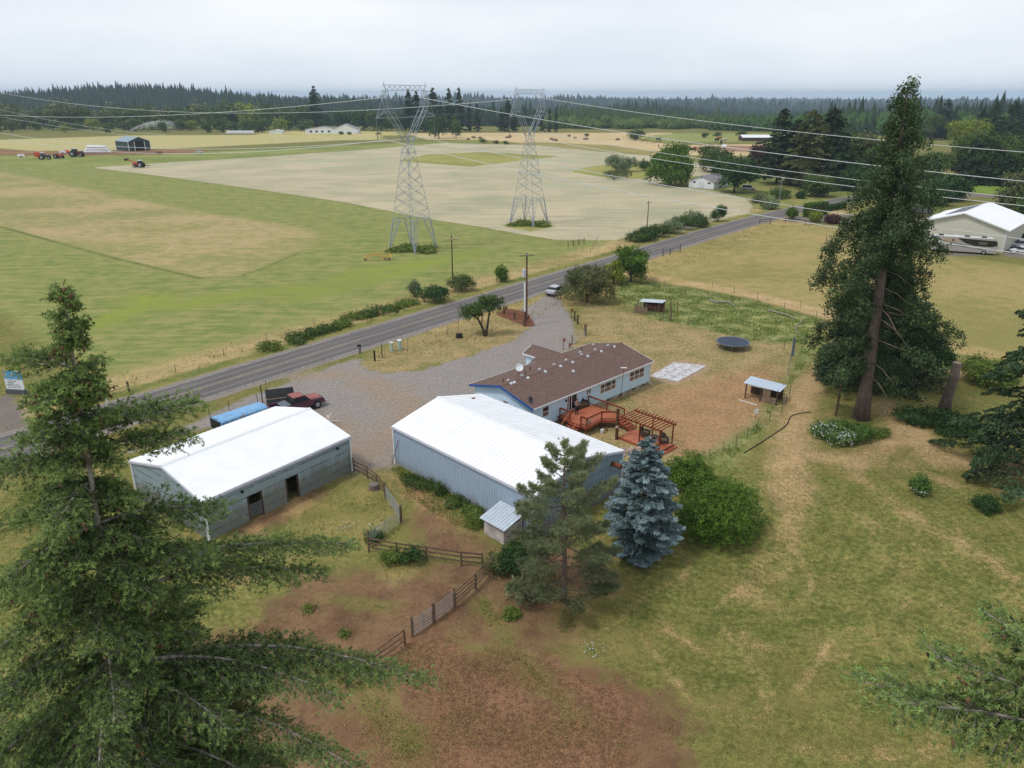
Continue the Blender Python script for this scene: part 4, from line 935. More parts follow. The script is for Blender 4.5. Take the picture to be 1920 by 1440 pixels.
def lobed_fir(rg, h, r, nb, z0, n, size, power=.6, hang=.55, lob=.11, keep=None):
    """fir crown of hanging clumps set along its branches"""
    t = np.linspace(0, .985, nb) ** .95; az = np.arange(nb) * 2.399 + rg.normal(0, .4, nb); L_ = []; br = []
    for i in range(nb):
        z = h * (z0 + (1 - z0) * t[i]); l = r * ((1 - t[i]) ** power) * rg.uniform(.42, 1.25) + .25; br.append((z, az[i], l)); rr = lob * r * (.62 + .7 * (1 - t[i])) * rg.uniform(.8, 1.2)
        k = max(1, int(l / (rr * 1.25)))
        for j in range(k):
            s = (j + 1) / k; L_.append((math.cos(az[i]) * l * s + rg.normal(0, .2) * rr, math.sin(az[i]) * l * s + rg.normal(0, .2) * rr, z - .30 * l * s * s - hang * rr * .5, rr * rg.uniform(.8, 1.1), rr * rg.uniform(.8, 1.1), rr * rg.uniform(.8, 1.5) * (.7 + hang)))
    if keep is not None: L_ = [q for q in L_ if keep(q)]
    return leafball(rg, L_, n, size, .9, .45), br
# ---- the tall leaning fir right of the yard
rg = np.random.default_rng(5); pf = G(1615, 785); hf = H2(pf, 152)
kp = lambda q: not (q[1] < -.3 and q[2] < .50 * hf and abs(q[0]) < 2.0)
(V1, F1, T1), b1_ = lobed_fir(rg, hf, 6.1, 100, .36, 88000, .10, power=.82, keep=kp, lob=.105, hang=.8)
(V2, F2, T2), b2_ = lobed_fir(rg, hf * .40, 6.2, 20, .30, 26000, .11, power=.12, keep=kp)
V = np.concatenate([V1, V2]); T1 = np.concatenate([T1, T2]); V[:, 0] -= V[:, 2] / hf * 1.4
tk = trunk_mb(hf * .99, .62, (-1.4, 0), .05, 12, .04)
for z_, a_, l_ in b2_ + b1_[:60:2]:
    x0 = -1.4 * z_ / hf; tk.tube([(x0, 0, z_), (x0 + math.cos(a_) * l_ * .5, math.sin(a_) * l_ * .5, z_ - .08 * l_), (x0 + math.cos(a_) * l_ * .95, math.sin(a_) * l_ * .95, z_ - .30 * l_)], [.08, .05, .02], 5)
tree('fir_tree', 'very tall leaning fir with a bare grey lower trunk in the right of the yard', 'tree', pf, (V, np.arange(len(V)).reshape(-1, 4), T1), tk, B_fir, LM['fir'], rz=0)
# ---- trees behind it
def lfir(label, u, v, vt, r, nb, n, size, seed, power=.6, z0=.05, lob=.12):
    rg = np.random.default_rng(seed); p = G(u, v); hh = H2(p, vt); c, br = lobed_fir(rg, hh, r, nb, z0, n, size, power, lob=lob)
    return tree('fir_tree', label, 'tree', p, c, trunk_mb(hh * .97, .3, (0, 0), .04, 7), B_dark, LM['fird'], None, rz=0)
def fir(name, label, u, v, vt, r, nb, per, size, lm='fird', power=.7, z0=.05, droop=.3, group=None, seed=1, bk=None, dens=1, h=None, r0=.3, irr=.2, loc=None):
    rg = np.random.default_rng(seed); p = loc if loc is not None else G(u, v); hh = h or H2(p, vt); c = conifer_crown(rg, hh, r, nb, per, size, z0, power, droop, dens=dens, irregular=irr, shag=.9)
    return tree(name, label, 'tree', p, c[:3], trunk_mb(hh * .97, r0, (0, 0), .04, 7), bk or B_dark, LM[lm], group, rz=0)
lfir('broad dark fir behind the leaning fir, branches down to the ground', 1650, 715, 500, 5.6, 75, 46000, .13, seed=3, power=.45)
lfir('dark fir left behind the bare trunk with branches reaching over the track', 1585, 722, 530, 4.8, 55, 30000, .13, seed=4, power=.4, z0=.1)
broad('leafy_tree', 'leafy green tree under the right side of the tall fir', 'tree', 1715, 705, 6.2, 3.4, 'deep', 9000, .16, .15, seed=8)
broad('leafy_tree', 'bright green tree behind the bare trunk of the tall fir', 'tree', 1680, 690, 5.2, 2.6, 'green', 5000, .15, .15, seed=9)
# ---- blue spruce
rg = np.random.default_rng(21); ps = G(1200, 1035)
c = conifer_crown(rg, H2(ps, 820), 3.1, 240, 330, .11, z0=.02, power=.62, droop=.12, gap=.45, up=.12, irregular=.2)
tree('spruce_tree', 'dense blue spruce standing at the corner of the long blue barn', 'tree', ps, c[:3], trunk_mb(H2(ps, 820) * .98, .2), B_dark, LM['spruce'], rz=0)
# ---- open crowned pine in front of the long barn
def pine(name, label, loc, h, r, seed, ntuft=2300):
    rg = np.random.default_rng(seed); nb = 54; tb = np.linspace(.08, .98, nb) ; az = np.arange(nb) * 2.399 + rg.normal(0, .3, nb)
    L_ = r * (np.sin(np.clip((1.02 - tb) * 2.3, 0, 1.57)) ** .7) * rg.uniform(.7, 1.15, nb); tk = trunk_mb(h * .97, .17, (-.25, 0), .03, 8, .06)
    cs = []; ds = []
    for i in range(nb):
        z = tb[i] * h; d = np.array([math.cos(az[i]), math.sin(az[i]), 0]); x0 = -.25 * tb[i]; up = .15 + .75 * tb[i] ** 1.5; P0 = np.array([x0, 0, z]); l = L_[i]
        P1 = P0 + d * l * .55 + np.array([0, 0, up * l * .25]); P2_ = P0 + d * l + np.array([0, 0, up * l * .75]); tk.tube([P0, P1, P2_], [.045, .03, .012], 5)
        k = int(ntuft / nb * (.4 + l / r)); s = .35 + .65 * rg.random(k) ** .7; q = (1 - s)[:, None] * P0 + s[:, None] * P2_ + np.array([0, 0, -1]) * (s * (1 - s) * .5 * l * up)[:, None]
        side = np.cross(d, [0, 0, 1]); q += side * (rg.uniform(-1, 1, k) * .42 * l * (1.1 - s))[:, None] + rg.normal(0, .10, (k, 3)); cs.append(q); ds.append(np.tile(d * .6 + np.array([0, 0, .3 + up]), (k, 1)))
    C = np.concatenate(cs); D = unit(np.concatenate(ds) + rg.normal(0, .35, (len(C), 3))); m_ = 13; n = len(C) * m_; I = np.repeat(np.arange(len(C)), m_)
    A = unit(D[I] * .8 + rg.normal(0, .55, (n, 3))); B = unit(np.cross(A, rg.normal(0, 1, (n, 3)))); ln = rg.uniform(.07, .13, n)
    V, Fq = cards(C[I] + A * ln[:, None], A, B, ln, np.full(n, .014)); tt = rg.normal(0, 1, len(C))
    tone = (.2 + .6 * (C[I, 2] / h) ** 1.5 + .13 * tt[I] + rg.normal(0, .08, n)).clip(0, 1)
    return tree(name, label, 'tree', loc, (V, Fq, tone), tk, B_fir, LM['pine'], rz=0)
pp = G(1057, 1128); pine('pine_tree', 'thin open pine with a bare stem in front of the long blue barn', pp, H2(pp, 838), 3.8, 31, 9500)
# ---- shrubs around the yard
bush('dark shrub at the foot of the pine beside the small white shed', 968, 1075, 2.9, 1.5, 'deep', 5000, .08)
bush('light green sprawling bush behind the dark one under the pine', 985, 1120, 1.2, 1.3, 'pine', 1600, .08)
bush('big bright green bush right of the blue spruce', 1342, 998, 4.3, 3.3, 'green', 26000, .075, k=18)
bush('green bush leaning on the left of the big bright bush', 1290, 930, 4.4, 2.2, 'green', 13000, .075, k=12)
bush('leafy bush with white flowers under the wooden power pole', 1578, 822, 1.7, 2.6, 'flw', 9000, .085, k=14, sq=.8, odd=(.16, (-1, -.7, .25), .6))
bush('low yellow green plant right of the white flowered bush', 1640, 815, .8, 1.4, 'weed', 1500, .09)
bush('dark ivy mass around the cut tree trunk', 1745, 792, 1.25, 3.3, 'deep', 8500, .10, k=16, sq=.6)
bush('tail of dark ivy running right of the cut trunk', 1815, 815, 1.0, 2.6, 'deep', 4500, .10, k=10, sq=.55)
bush('round bright bush beyond the cut tree trunk', 1855, 722, 3.3, 3.1, 'weed', 9000, .12, k=12)
bush('small upright bush with white flowers at its foot on the right lawn', 1722, 925, 1.9, .85, 'flw', 3200, .07, odd=(.25, (-.6, -.6, -1.5), -.4))
bush('round dark bush in the right lawn between two flowered ones', 1845, 955, 1.25, 1.05, 'deep', 3600, .07)
bush('low bush with white blossoms at the right border of the lawn', 1905, 925, .6, .8, 'flw', 1300, .06, odd=(.25, (-.5, -1, 0), -.1))
fir('fir_tree', 'dark fir at the right border with drooping layered branches', 1935, 900, 420, 7.4, 120, 640, .16, power=.62, z0=.04, droop=.36, seed=12, dens=1)
# ---- trees along the drive and road
rg = np.random.default_rng(77); p = G(908, 630); L_ = [(-1.9, .3, 3.6, 1.5, 1.1, .7), (-.7, -.4, 4.1, 1.5, 1.2, .8), (.6, .5, 4.4, 1.3, 1.1, .8), (1.5, 0, 4.0, 1.0, .9, .7), (-2.6, 0, 2.9, .9, .8, .5), (1.1, .2, 5.3, .8, .7, .6), (.1, .2, 5.2, .8, .7, .5), (2.3, .2, 4.9, .6, .5, .6), (-1.2, .5, 2.9, .9, .8, .5)]
tk = MB(); tk.tube([(.15, 0, -.1), (-.25, 0, 1.3), (-.9, 0, 2.6), (-1.8, 0, 3.5)], [.26, .2, .13, .05], 8); tk.tube([(.2, 0, -.1), (.45, 0, 1.4), (.7, .1, 3), (1.1, .1, 4.9)], [.24, .18, .12, .04], 8); tk.tube([(-.4, 0, 1.6), (-.2, -.3, 3), (-.3, -.2, 4.2)], [.1, .08, .03], 6)
tree('leafy_tree', 'small spreading tree with two stems on the grass island by the drive', 'tree', p, leafball(rg, L_, 5200, .12, .4, .5), tk, B_dark, LM['mid'], rz=0)
broad('hawthorn_tree', 'greyish green thorn tree at the top end of the driveway', 'tree', 1100, 566, 6.4, 4.4, 'dull', 13000, .13, .12, 14, seed=41)
broad('leafy_tree', 'bright green tree behind the grey green one at the drive end', 'tree', 1182, 528, 6.6, 3.5, 'green', 9000, .15, .1, 10, seed=42)
broad('leafy_tree', 'small yellow green tree between the thorn tree and the bright one', 'tree', 1150, 533, 4.2, 2.4, 'yel', 4000, .13, .1, 8, seed=43)
rowl = 'bushes in the hedge line beyond the road'
for u, v, h, r, lm, lb in ((815, 566, 2.6, 2.5, 'deep', 'dark green bush by the road, left of the russet one'), (862, 545, 3.0, 2.6, 'rose', 'russet tipped bush at the foot of the left roadside pole'), (778, 556, 3.0, .9, 'pale', 'thin pale sapling left of the dark roadside bushes'),
                           (940, 528, 3.1, 1.0, 'green', 'slim young tree alone on the verge between the two poles'), (1345, 415, 3.8, 2.2, 'deep', 'dark bush standing by itself on the hay field corner'), (1352, 400, 2.4, 1.4, 'mid', 'small bush behind the lone dark bush by the road')):
    bush(lb, u, v, h, r, lm, 3200, .13)
for i, (u, v, h, r, lm) in enumerate(((1195, 452, 2.4, 2.6, 'mid'), (1213, 450, 3.3, 2.6, 'deep'), (1236, 444, 3.0, 2.7, 'mid'), (1258, 437, 3.4, 2.6, 'pale'), (1280, 430, 3.8, 2.6, 'mid'), (1300, 423, 4.2, 2.8, 'pale'), (1312, 426, 3.0, 2.2, 'mid'))):
    bush(['leftmost low bush of the hedge beyond the road', 'dark hedge bush at the foot of the thin power pole', 'green hedge bush right of the thin power pole', 'pale hedge bush, fourth from the left beyond the road', 'middle green hedge bush before the tall pale one', 'tallest pale bush of the hedge beyond the road', 'rightmost green bush of the hedge beyond the road'][i], u, v, h, r, lm, 3000, .16, group=rowl)
low = [(560, 640), (590, 630), (615, 622), (640, 614), (665, 600), (690, 596), (715, 588), (740, 582), (765, 574)]
for i, (u, v) in enumerate(low):
    bush('low green scrub in the row along the far edge of the road', u, v - 3, rnd.uniform(.4, .8), rnd.uniform(1.5, 2.6), rnd.choice(['mid', 'weed', 'weed']), 1500, .12, group='low scrub along the far road edge')
bush('green clump left of the low scrub row by the road', 505, 655, .9, 1.6, 'weed', 1300, .12)
for i, (u, v, h, r, lm, lb) in enumerate(((1440, 392, 3.5, 3.0, 'pale', 'pale bush at the road edge below the lamp pole'), (1460, 372, 4.0, 3.6, 'mid', 'green bush behind the pale one at the lamp pole'), (1425, 380, 2.4, 2.4, 'dull', 'low olive bush at the point of the hay field'),
        (1483, 411, 3.6, 1.2, 'green', 'small pointed young tree beyond the pasture fence'), (1528, 416, 2.6, 1.6, 'yel', 'yellow green shrub beyond the pasture fence'), (1560, 419, 2.0, 1.9, 'red', 'dark red shrub beyond the pasture fence'), (1500, 372, 2.2, 1.4, 'deep', 'small round dark bush on the lawn by the road bend'),
        (1155, 335, 3.2, 6.0, 'dull', 'low brushy thicket on the island in the hay field'))):
    bush(lb, u, v, h, r, lm, 2200, .2)
bush('grey green tall bush rising from the hay field island', 1165, 322, 7.0, 6.5, 'pale', 6000, .28, k=12)
bush('small green bush between the field island and the willow', 1208, 320, 5.0, 2.5, 'mid', 2000, .26)
# clipped hedges
def hedge(label, a, b, h, w_, lm):
    a = G(*a); b = G(*b); d = b - a; ln = d.length; rg = np.random.default_rng(int(ln * 10)); n = 2600
    C = np.stack([rg.uniform(0, ln, n), rg.uniform(-w_, w_, n), rg.uniform(0, h, n)], 1); f = rg.integers(0, 3, n); sg = rg.choice([-1, 1], n)
    C[f == 0, 1] = (sg * w_)[f == 0]; C[f == 1, 2] = h; C[f == 2, 0] = ((sg + 1) / 2 * ln)[f == 2]; C += rg.normal(0, .06, (n, 3))
    A = unit(rg.normal(0, 1, (n, 3)) + np.array([0, 0, 1])); B = unit(np.cross(A, rg.normal(0, 1, (n, 3)))); l_ = np.full(n, .22); V, Fq = cards(C, A, B, l_, l_ * .6)
    t = thing('hedge', label, 'hedge', a, math.atan2(d.y, d.x)); place(npmesh('foliage', V, Fq, LM[lm], {'tone': ('FACE', rg.random(n))}), 'foliage', t)
    MB().box(.1, ln - .1, -w_ * .8, w_ * .8, 0, h * .93).build('branches', B_dark, t)
hedge('tall clipped hedge beside the road bend', (1510, 407), (1545, 402), 3.6, 1.0, 'green')
hedge('low clipped hedge right of the tall clipped one', (1550, 396), (1581, 390), 1.5, .8, 'deep')
# ---- homestead trees in the distance
broad('willow_tree', 'large bright willow left of the white garage', 'tree', 1255, 347, 14.5, 9.0, 'green', 14000, .42, .06, 16, seed=51, r0=.4, flat=1.2)
broad('leafy_tree', 'green tree behind the roof of the white garage', 'tree', 1340, 322, 11, 8.5, 'mid', 7000, .42, .1, 10, seed=52, r0=.3)
broad('leafy_tree', 'dark round tree standing right of the white garage', 'tree', 1376, 361, 12, 7.6, 'deep', 9000, .38, .2, 12, seed=53, r0=.4)
broad('purple_tree', 'dark purple leaved tree left of the tall dark conifers', 'tree', 1418, 332, 13.5, 5.5, 'red', 4500, .4, .1, 9, seed=54, r0=.3)
dg = 'dark trees around the road bend'
for i, (u, v, vt, r, lm) in enumerate(((1455, 345, 205, 9, 'fird'), (1508, 352, 208, 11, 'dull'), (1545, 350, 196, 9, 'fird'), (1482, 345, 225, 9, 'fird'), (1562, 352, 250, 11, 'fird'))):
    lb = ['tall dark conifer above the lamp pole', 'tall ragged grey green tree right of the lamp pole', 'pointed dark conifer left of the leaning fir top', 'shorter dark conifer behind the lamp pole', 'broad dark conifer at the road bend'][i]
    fir('conifer_tree', lb, u, v, vt, r, 110, 210, .42, lm, .55, .1, .25, dg, 60 + i, r0=.4)
for i, (u, v, h, r, lm) in enumerate(((1580, 345, 20, 9, 'mid'), (1612, 345, 19, 8, 'dull'), (1640, 350, 16, 8, 'mid'), (1600, 358, 9, 6, 'deep'), (1530, 368, 6, 5, 'mid'), (1660, 372, 10, 6, 'deep'))):
    broad('leafy_tree', ['tall green tree left of the leaning fir top', 'olive tree just left of the leaning fir top', 'green tree partly behind the leaning fir top', 'low dark tree at the far road bend', 'low green tree beside the far road', 'dark tree beyond the pasture behind the fir'][i], 'tree', u, v, h, r, lm, 7000, .42, .1, 9, group=dg, seed=70 + i, r0=.35)
rg_ = 'trees behind the cream barn'
for i, (ty, u, v, vt, r, lm) in enumerate((('f', 1765, 262, 186, 9, 'far'), ('b', 1742, 262, 212, 13, 'mid'), ('f', 1830, 275, 205, 8, 'far'), ('f', 1850, 290, 192, 9, 'fird'), ('f', 1885, 285, 188, 10, 'fird'), ('f', 1915, 280, 190, 10, 'far'), ('b', 1808, 300, 218, 11, 'yel'),
        ('b', 1822, 342, 238, 11, 'mid'), ('f', 1815, 345, 262, 8, 'fird'), ('f', 1850, 342, 262, 8, 'fird'), ('b', 1885, 340, 250, 10, 'mid'), ('f', 1880, 348, 290, 6, 'fird'), ('f', 1925, 352, 280, 7, 'fird'), ('b', 1915, 392, 320, 7, 'dull'), ('b', 1775, 376, 330, 6, 'deep'), ('b', 1735, 345, 285, 7, 'mid'), ('b', 1745, 385, 340, 5, 'deep'), ('f', 1945, 300, 190, 9, 'fird'), ('b', 1960, 400, 330, 8, 'mid'))):
    lb = ['pointed conifer on the skyline right of the leaning fir', 'round green tree on the far field edge behind the leaning fir', 'small far conifer in the gap on the right skyline', 'dark conifer at the left of the right skyline group', 'dense dark conifer in the middle of the right skyline group', 'pale conifer at the right end of the skyline group', 'yellow green tree crown below the right skyline',
          'big green tree above the cream barn roof', 'dark conifer among the trees above the cream barn', 'dark spruce above the right half of the cream barn roof', 'green tree right of the dark spruces above the barn', 'short dark spruce by the green meadow', 'dark spruce at the right border above the meadow', 'grey green tree beside the barn right eave', 'dark low tree left above the cream barn ridge', 'green tree right behind the leaning fir', 'dark bush tree left of the cream barn', 'skyline conifer cut by the right border', 'green tree cut by the right border beside the barn'][i]
    if ty == 'f': fir('conifer_tree', lb, u, v, vt, r, 100, 190, .45, lm, .6, .05, .25, rg_, 90 + i, r0=.4)
    else: p = G(u, v); broad('leafy_tree', lb, 'tree', u, v, H2(p, vt), r, lm, 7000, .42, .05, 10, group=rg_, seed=120 + i, r0=.35)
# ---- far tree belts, one mesh shared by every tree of a shape
def proto(kind, lm, seed):
    rg = np.random.default_rng(seed)
    if kind == 'f': c = conifer_crown(rg, 10, 2.4, 60, 110, .34, .02, .75, .22)[:3]; t = trunk_mb(9.5, .18, (0, 0), .03, 5).mesh('trunk', B_dark)
    else: c = leafball(rg, lobes(rg, 10, 5.0, .05, 9), 900, .62, .2); t = trunk_mb(6, .3, (0, 0), .05, 5).mesh('trunk', B_dark)
    return npmesh('crown', c[0], c[1], LM[lm], {'tone': ('FACE', c[2])}), t
PR = {(k_, lm): [proto(k_, lm, s_) for s_ in (1, 2, 3)] for k_, lm in (('f', 'far'), ('f', 'fird'), ('b', 'mid'), ('b', 'dull'), ('b', 'deep'), ('b', 'yel'))}
def fartree(kind, lm, u, v, h, wr, label, group):
    p = G(u, v); c, t_ = PR[(kind, lm)][rnd.randrange(3)]; t = thing('conifer_tree' if kind == 'f' else 'leafy_tree', label, 'tree', p, rnd.uniform(0, 6.28), group)
    s_ = h / 10; t.scale = (s_ * wr, s_ * wr, s_); place(t_, 'trunk', t); place(c, 'crown', t); return t
gL = 'broadleaf trees along the far left field edge'
for i in range(46):
    u = -20 + i * 13.2 + rnd.uniform(-5, 5); v = rnd.uniform(243, 250) if i % 2 else rnd.uniform(239, 244)
    fartree('b', rnd.choice(['mid', 'dull', 'mid', 'yel', 'mid']), u, v, rnd.uniform(18, 27) if i % 2 == 0 else rnd.uniform(7, 13), rnd.uniform(.9, 1.35), 'broadleaf tree in the belt behind the far left fields', gL)
gM = 'broadleaf trees around the distant farmhouse'
for u, v, h in ((570, 244, 11), (590, 240, 15), (612, 241, 14), (640, 243, 18), (660, 243, 19), (682, 244, 20), (700, 245, 18), (716, 246, 17), (735, 246, 14), (752, 246, 15), (785, 248, 13), (803, 248, 12)):
    fartree('b', rnd.choice(['deep', 'mid', 'deep']), u, v, h, rnd.uniform(.8, 1.1), 'broadleaf tree in the group around the distant farmhouse', gM)
fartree('b', 'deep', 823, 260, 18, .75, 'dark round tree on the field edge right of the first pylon', None); fartree('b', 'mid', 855, 259, 14.5, .6, 'small bright tree on the field edge between the pylons', None)
gC = 'tall conifers behind the pylons'
CL = {594: 'very tall dark conifer standing alone above the distant white wing', 645: 'dark conifer just behind the roof of the distant farmhouse', 952: 'tall pointed conifer close left of the farther pylon', 940: 'lower conifer at the left foot of the pointed one by the farther pylon', 965: 'lower conifer right beside the pointed one by the farther pylon', 895: 'lone narrow conifer halfway between the two pylons', 880: 'conifer just left of the lone narrow one between the pylons'}
for u, v, vt, wr in ((594, 243, 160, 1.0), (645, 241, 208, 1.1), (768, 246, 166, .9), (783, 246, 170, 1.0), (814, 247, 164, .9), (828, 247, 190, 1.0), (843, 247, 165, .8), (862, 247, 164, .8), (880, 246, 195, .9), (895, 247, 193, .85), (940, 247, 205, 1.1), (952, 247, 182, .95), (965, 247, 205, 1.0), (1003, 248, 205, .7), (1016, 248, 196, .6), (1030, 248, 200, .6), (1042, 248, 203, .6)):
    p = G(u, v); fartree('f', 'fird', u, v, H2(p, vt), wr, CL.get(u, 'tall dark conifer in the row behind the pylons'), gC)
for u, v, h in ((455, 249, 3), (485, 249, 3.5), (640, 253, 3), (655, 253, 2.6), (905, 268, 3), (930, 270, 2.5), (948, 271, 2.5), (1100, 256, 2.5), (1192, 263, 8), (1322, 258, 4), (1345, 257, 4), (1390, 256, 5)):
    fartree('b', 'mid', u, v, h, 1.6, 'small distant bush scattered along the field edges', 'small bushes on the far field edges')

# ------------------------------------------------------------------ far forest: one mass of many small trees
def forest(name, label, X, Y, hmin, hmax, lmname, conif=True, seed=3, nseg=3, wr=.23, jag=True):
    rg = np.random.default_rng(seed); n = len(X); Zg = hgt(X, Y); h = rg.uniform(hmin, hmax, n) * (.78 + .3 * np.sin(X * .011 + 1.3 * np.sin(Y * .009)) * np.sin(Y * .013 + 2) + .12 * rg.normal(0, 1, n)).clip(.4, 1.5); k = 7; tiers = nseg if conif else 3
    ang = np.arange(k) / k * 2 * math.pi; Vs = []; Ts = []; tt = rg.normal(.45, .2, n)
    for ti in range(tiers):
        if conif: zb = h * (ti * .27); zt = h * (1.0 if ti == tiers - 1 else ti * .27 + .5); r = h * wr * (1 - ti * .28)
        else: zb = h * (.05 + .25 * ti); zt = h * (.62 + .19 * ti); r = h * wr * (1.9, 2.0, 1.3)[ti]
        rr = r[:, None] * rg.uniform(.65, 1.25, (n, k)); a = ang[None] + rg.uniform(0, 1, (n, 1))
        ring = np.stack([X[:, None] + rr * np.cos(a), Y[:, None] + rr * np.sin(a), (Zg + zb)[:, None] + rr * 0 + rg.normal(0, .05, (n, k)) * h[:, None] * .6], -1)
        tip = np.stack([X + rg.normal(0, .02, n) * h, Y + rg.normal(0, .02, n) * h, Zg + zt], -1)
        a0 = ring; a1 = np.roll(ring, -1, 1); mid = (a0 * .35 + a1 * .35 + tip[:, None] * .3) + (0 if conif else 1) * np.stack([rr * np.cos(a), rr * np.sin(a), h[:, None] * .12 * np.ones((n, k))], -1) * .5
        Vs.append(np.stack([a0, a1, mid, np.broadcast_to(tip[:, None], a0.shape)], 2)[:, :, [0, 1, 3]].reshape(-1, 3) if conif else np.concatenate([np.stack([a0, a1, mid], 2).reshape(-1, 3), np.stack([a1, np.broadcast_to(tip[:, None], a0.shape), mid], 2).reshape(-1, 3), np.stack([np.broadcast_to(tip[:, None], a0.shape), a0, mid], 2).reshape(-1, 3)]))
        nf = len(Vs[-1]) // 3; rep = np.repeat(tt, k); Ts.append((np.tile(rep, nf // len(rep)) + .12 * ti + rg.normal(0, .12, nf)).clip(0, 1))
    V = np.concatenate(Vs); o = place(npmesh(name, V, np.arange(len(V)).reshape(-1, 3), LM[lmname], {'tone': ('FACE', np.concatenate(Ts))}), name)
    return tag(o, label, 'forest', kind='stuff')
def scatter(seed, n, rmin, rmax, amin, amax, keep=None):
    rg = np.random.default_rng(seed); r = np.sqrt(rg.uniform(rmin ** 2, rmax ** 2, n)); a = np.radians(rg.uniform(amin, amax, n)); X, Y = r * np.sin(a), r * np.cos(a)
    if keep is not None: m = keep(X, Y, r, np.degrees(a)); X, Y = X[m], Y[m]
    return X, Y
X, Y = scatter(1, 34000, 720, 2400, -46, 46, lambda X, Y, r, a: ((Y > 905 + 18 * np.sin(X * .02)) & ~((a > 4) & (Y < 985 + 25 * np.sin(a)))) | ((a > 22) & (r > 720)))
forest('conifer_forest', 'dark conifer forest covering the hills behind the fields', X, Y, 11, 30, 'far', True, 3, wr=.21)
X, Y = scatter(2, 5200, 800, 1060, 2.5, 24, lambda X, Y, r, a: Y > 808 + 12 * np.sin(a * 2))
forest('woodland', 'lighter green woodland belt in front of the conifer forest on the right', X, Y, 5, 13, 'mid', False, 4, wr=.26)
X, Y = scatter(3, 5500, 480, 820, 14.5, 40, lambda X, Y, r, a: (r > 800 - 4 * (a - 14)) | ((a > 27) & (r > 520) & (np.sin(X * .02) + np.cos(Y * .017) > .3)))
forest('woodland', 'mixed wood on the slope at the far right', X, Y, 8, 18, 'deep', False, 5, wr=.26)
X, Y = scatter(4, 16000, 2300, 7000, -40, 40, lambda X, Y, r, a: np.sin(X * .0031 + 1) + np.sin(Y * .0023 + X * .001) > -.5)
forest('distant_forest', 'blue hazy forest on the farthest ridges', X, Y, 22, 42, 'far', True, 6, nseg=2, wr=.42)

X, Y = scatter(8, 2600, 880, 1350, -24, -13, lambda X, Y, r, a: (Y > 900 + 15 * np.sin(a * 2)) & (r < 1300))
forest('young_plantation', 'lighter green young plantation on the slope behind the farmhouse', X, Y, 12, 17, 'yng', True, 9, wr=.25)
X, Y = scatter(9, 3600, 800, 1000, 3, 25, lambda X, Y, r, a: Y > 845 + 15 * np.sin(a * 2))
forest('young_plantation', 'even row of young conifers behind the far tan field', X, Y, 15, 21, 'yng', True, 10, wr=.2)
# ------------------------------------------------------------------ loose grass and weeds standing up from the ground
def tufts(name, label, zn, n, hgt_, seed, lmname, extra=None, marg=.3):
    rg = np.random.default_rng(seed); A_ = []
    for z in [q for q in Z if q['name'] in zn]:
        P_ = np.concatenate(z['polys'] + [np.array(p) for p, _ in z['lines']]) ; A_.append((z, P_[:, 0].min() - 3, P_[:, 0].max() + 3, max(28, P_[:, 1].min() - 3), min(230, P_[:, 1].max() + 3)))
    C = []
    for z, x0, x1, y0, y1 in A_:
        k = n // len(A_) * 3; X = rg.uniform(x0, x1, k); Y = rg.uniform(y0, y1, k); s = zone_sd(z, X, Y); m = s > marg
        r = np.hypot(X, Y); m &= rg.random(k) < np.clip((60 / r) ** .6, .15, 1); m &= np.sin(X * 1.1 + np.cos(Y * .7) * 2) + np.sin(Y * 1.3) + rg.normal(0, .8, k) > -.3
        C.append(np.stack([X[m], Y[m], hgt(X[m], Y[m])], 1))
    C = np.concatenate(C); n = len(C); A = unit(np.array([0, 0, 1.]) + rg.normal(0, .45, (n, 3))); A[:, 2] = np.abs(A[:, 2]); B = unit(np.cross(A, rg.normal(0, 1, (n, 3)))); l = hgt_ * rg.uniform(.5, 1.3, n) / 2
    V, Fq = cards(C + A * l[:, None] * .9, A, B, l, l * rg.uniform(.15, .4, n)); o = place(npmesh(name, V, Fq, LM[lmname], {'tone': ('FACE', rg.random(n))}), name); return tag(o, label, 'grass', kind='stuff')
LM['dry'] = leafmat('dry_grass_blades', col(132, 116, 68), col(206, 184, 132), .3)
tufts('tall_weeds', 'pale weeds standing thick in the fenced patch', ['weeds'], 60000, .28, 5, 'weed'); tufts('dry_grass', 'dry grass stalks standing along the road verges', ['verge', 'verge2'], 60000, .4, 6, 'dry')
Z.append(dict(name='lawn_area', polys=[PP([(1100, 1180), (1180, 1060), (1440, 900), (1500, 840), (1900, 820), (2100, 1000), (2100, 1440), (1300, 1440), (1150, 1300)])], lines=[]))
LM['lawn'] = leafmat('lawn_blades', col(84, 98, 44), col(160, 150, 92), .3)
tufts('lawn_grass', 'short mown grass of the right lawn', ['lawn_area'], 110000, .085, 12, 'lawn')
tufts('rough_grass', 'rough green tufts in the corral and in the bare dirt', ['corral_grass', 'dirt_grass', 'weeds_wall', 'straw_yard'], 60000, .16, 7, 'weed'); tufts('yard_grass', 'dry short grass of the house yard and drive island', ['dry_lawn'], 50000, .10, 14, 'dry')
tufts('dirt_straw', 'dead stalks strewn over the bare corral dirt', ['dirt', 'dirt_bright'], 50000, .12, 8, 'dry', marg=.8)
rg = np.random.default_rng(33); k = 2600; X = rg.uniform(-34, 16, k); Y = rg.uniform(30, 62, k); m = (zone_sd([q for q in Z if q['name'] == 'dirt'][0], X, Y) > .3); X, Y = X[m], Y[m]
cl = MB()
for x, y in zip(X, Y): cl.ball((x, y, float(hgt(x, y))), rnd.uniform(.03, .09), 5, 3, (1.2, 1, .6))
o = cl.build('stones', mat('dirt_clods', col(150, 122, 98), .95, c2=col(96, 72, 58), scale=.9)); tag(o, 'small stones and clods lying over the bare corral dirt', 'stones', kind='stuff')
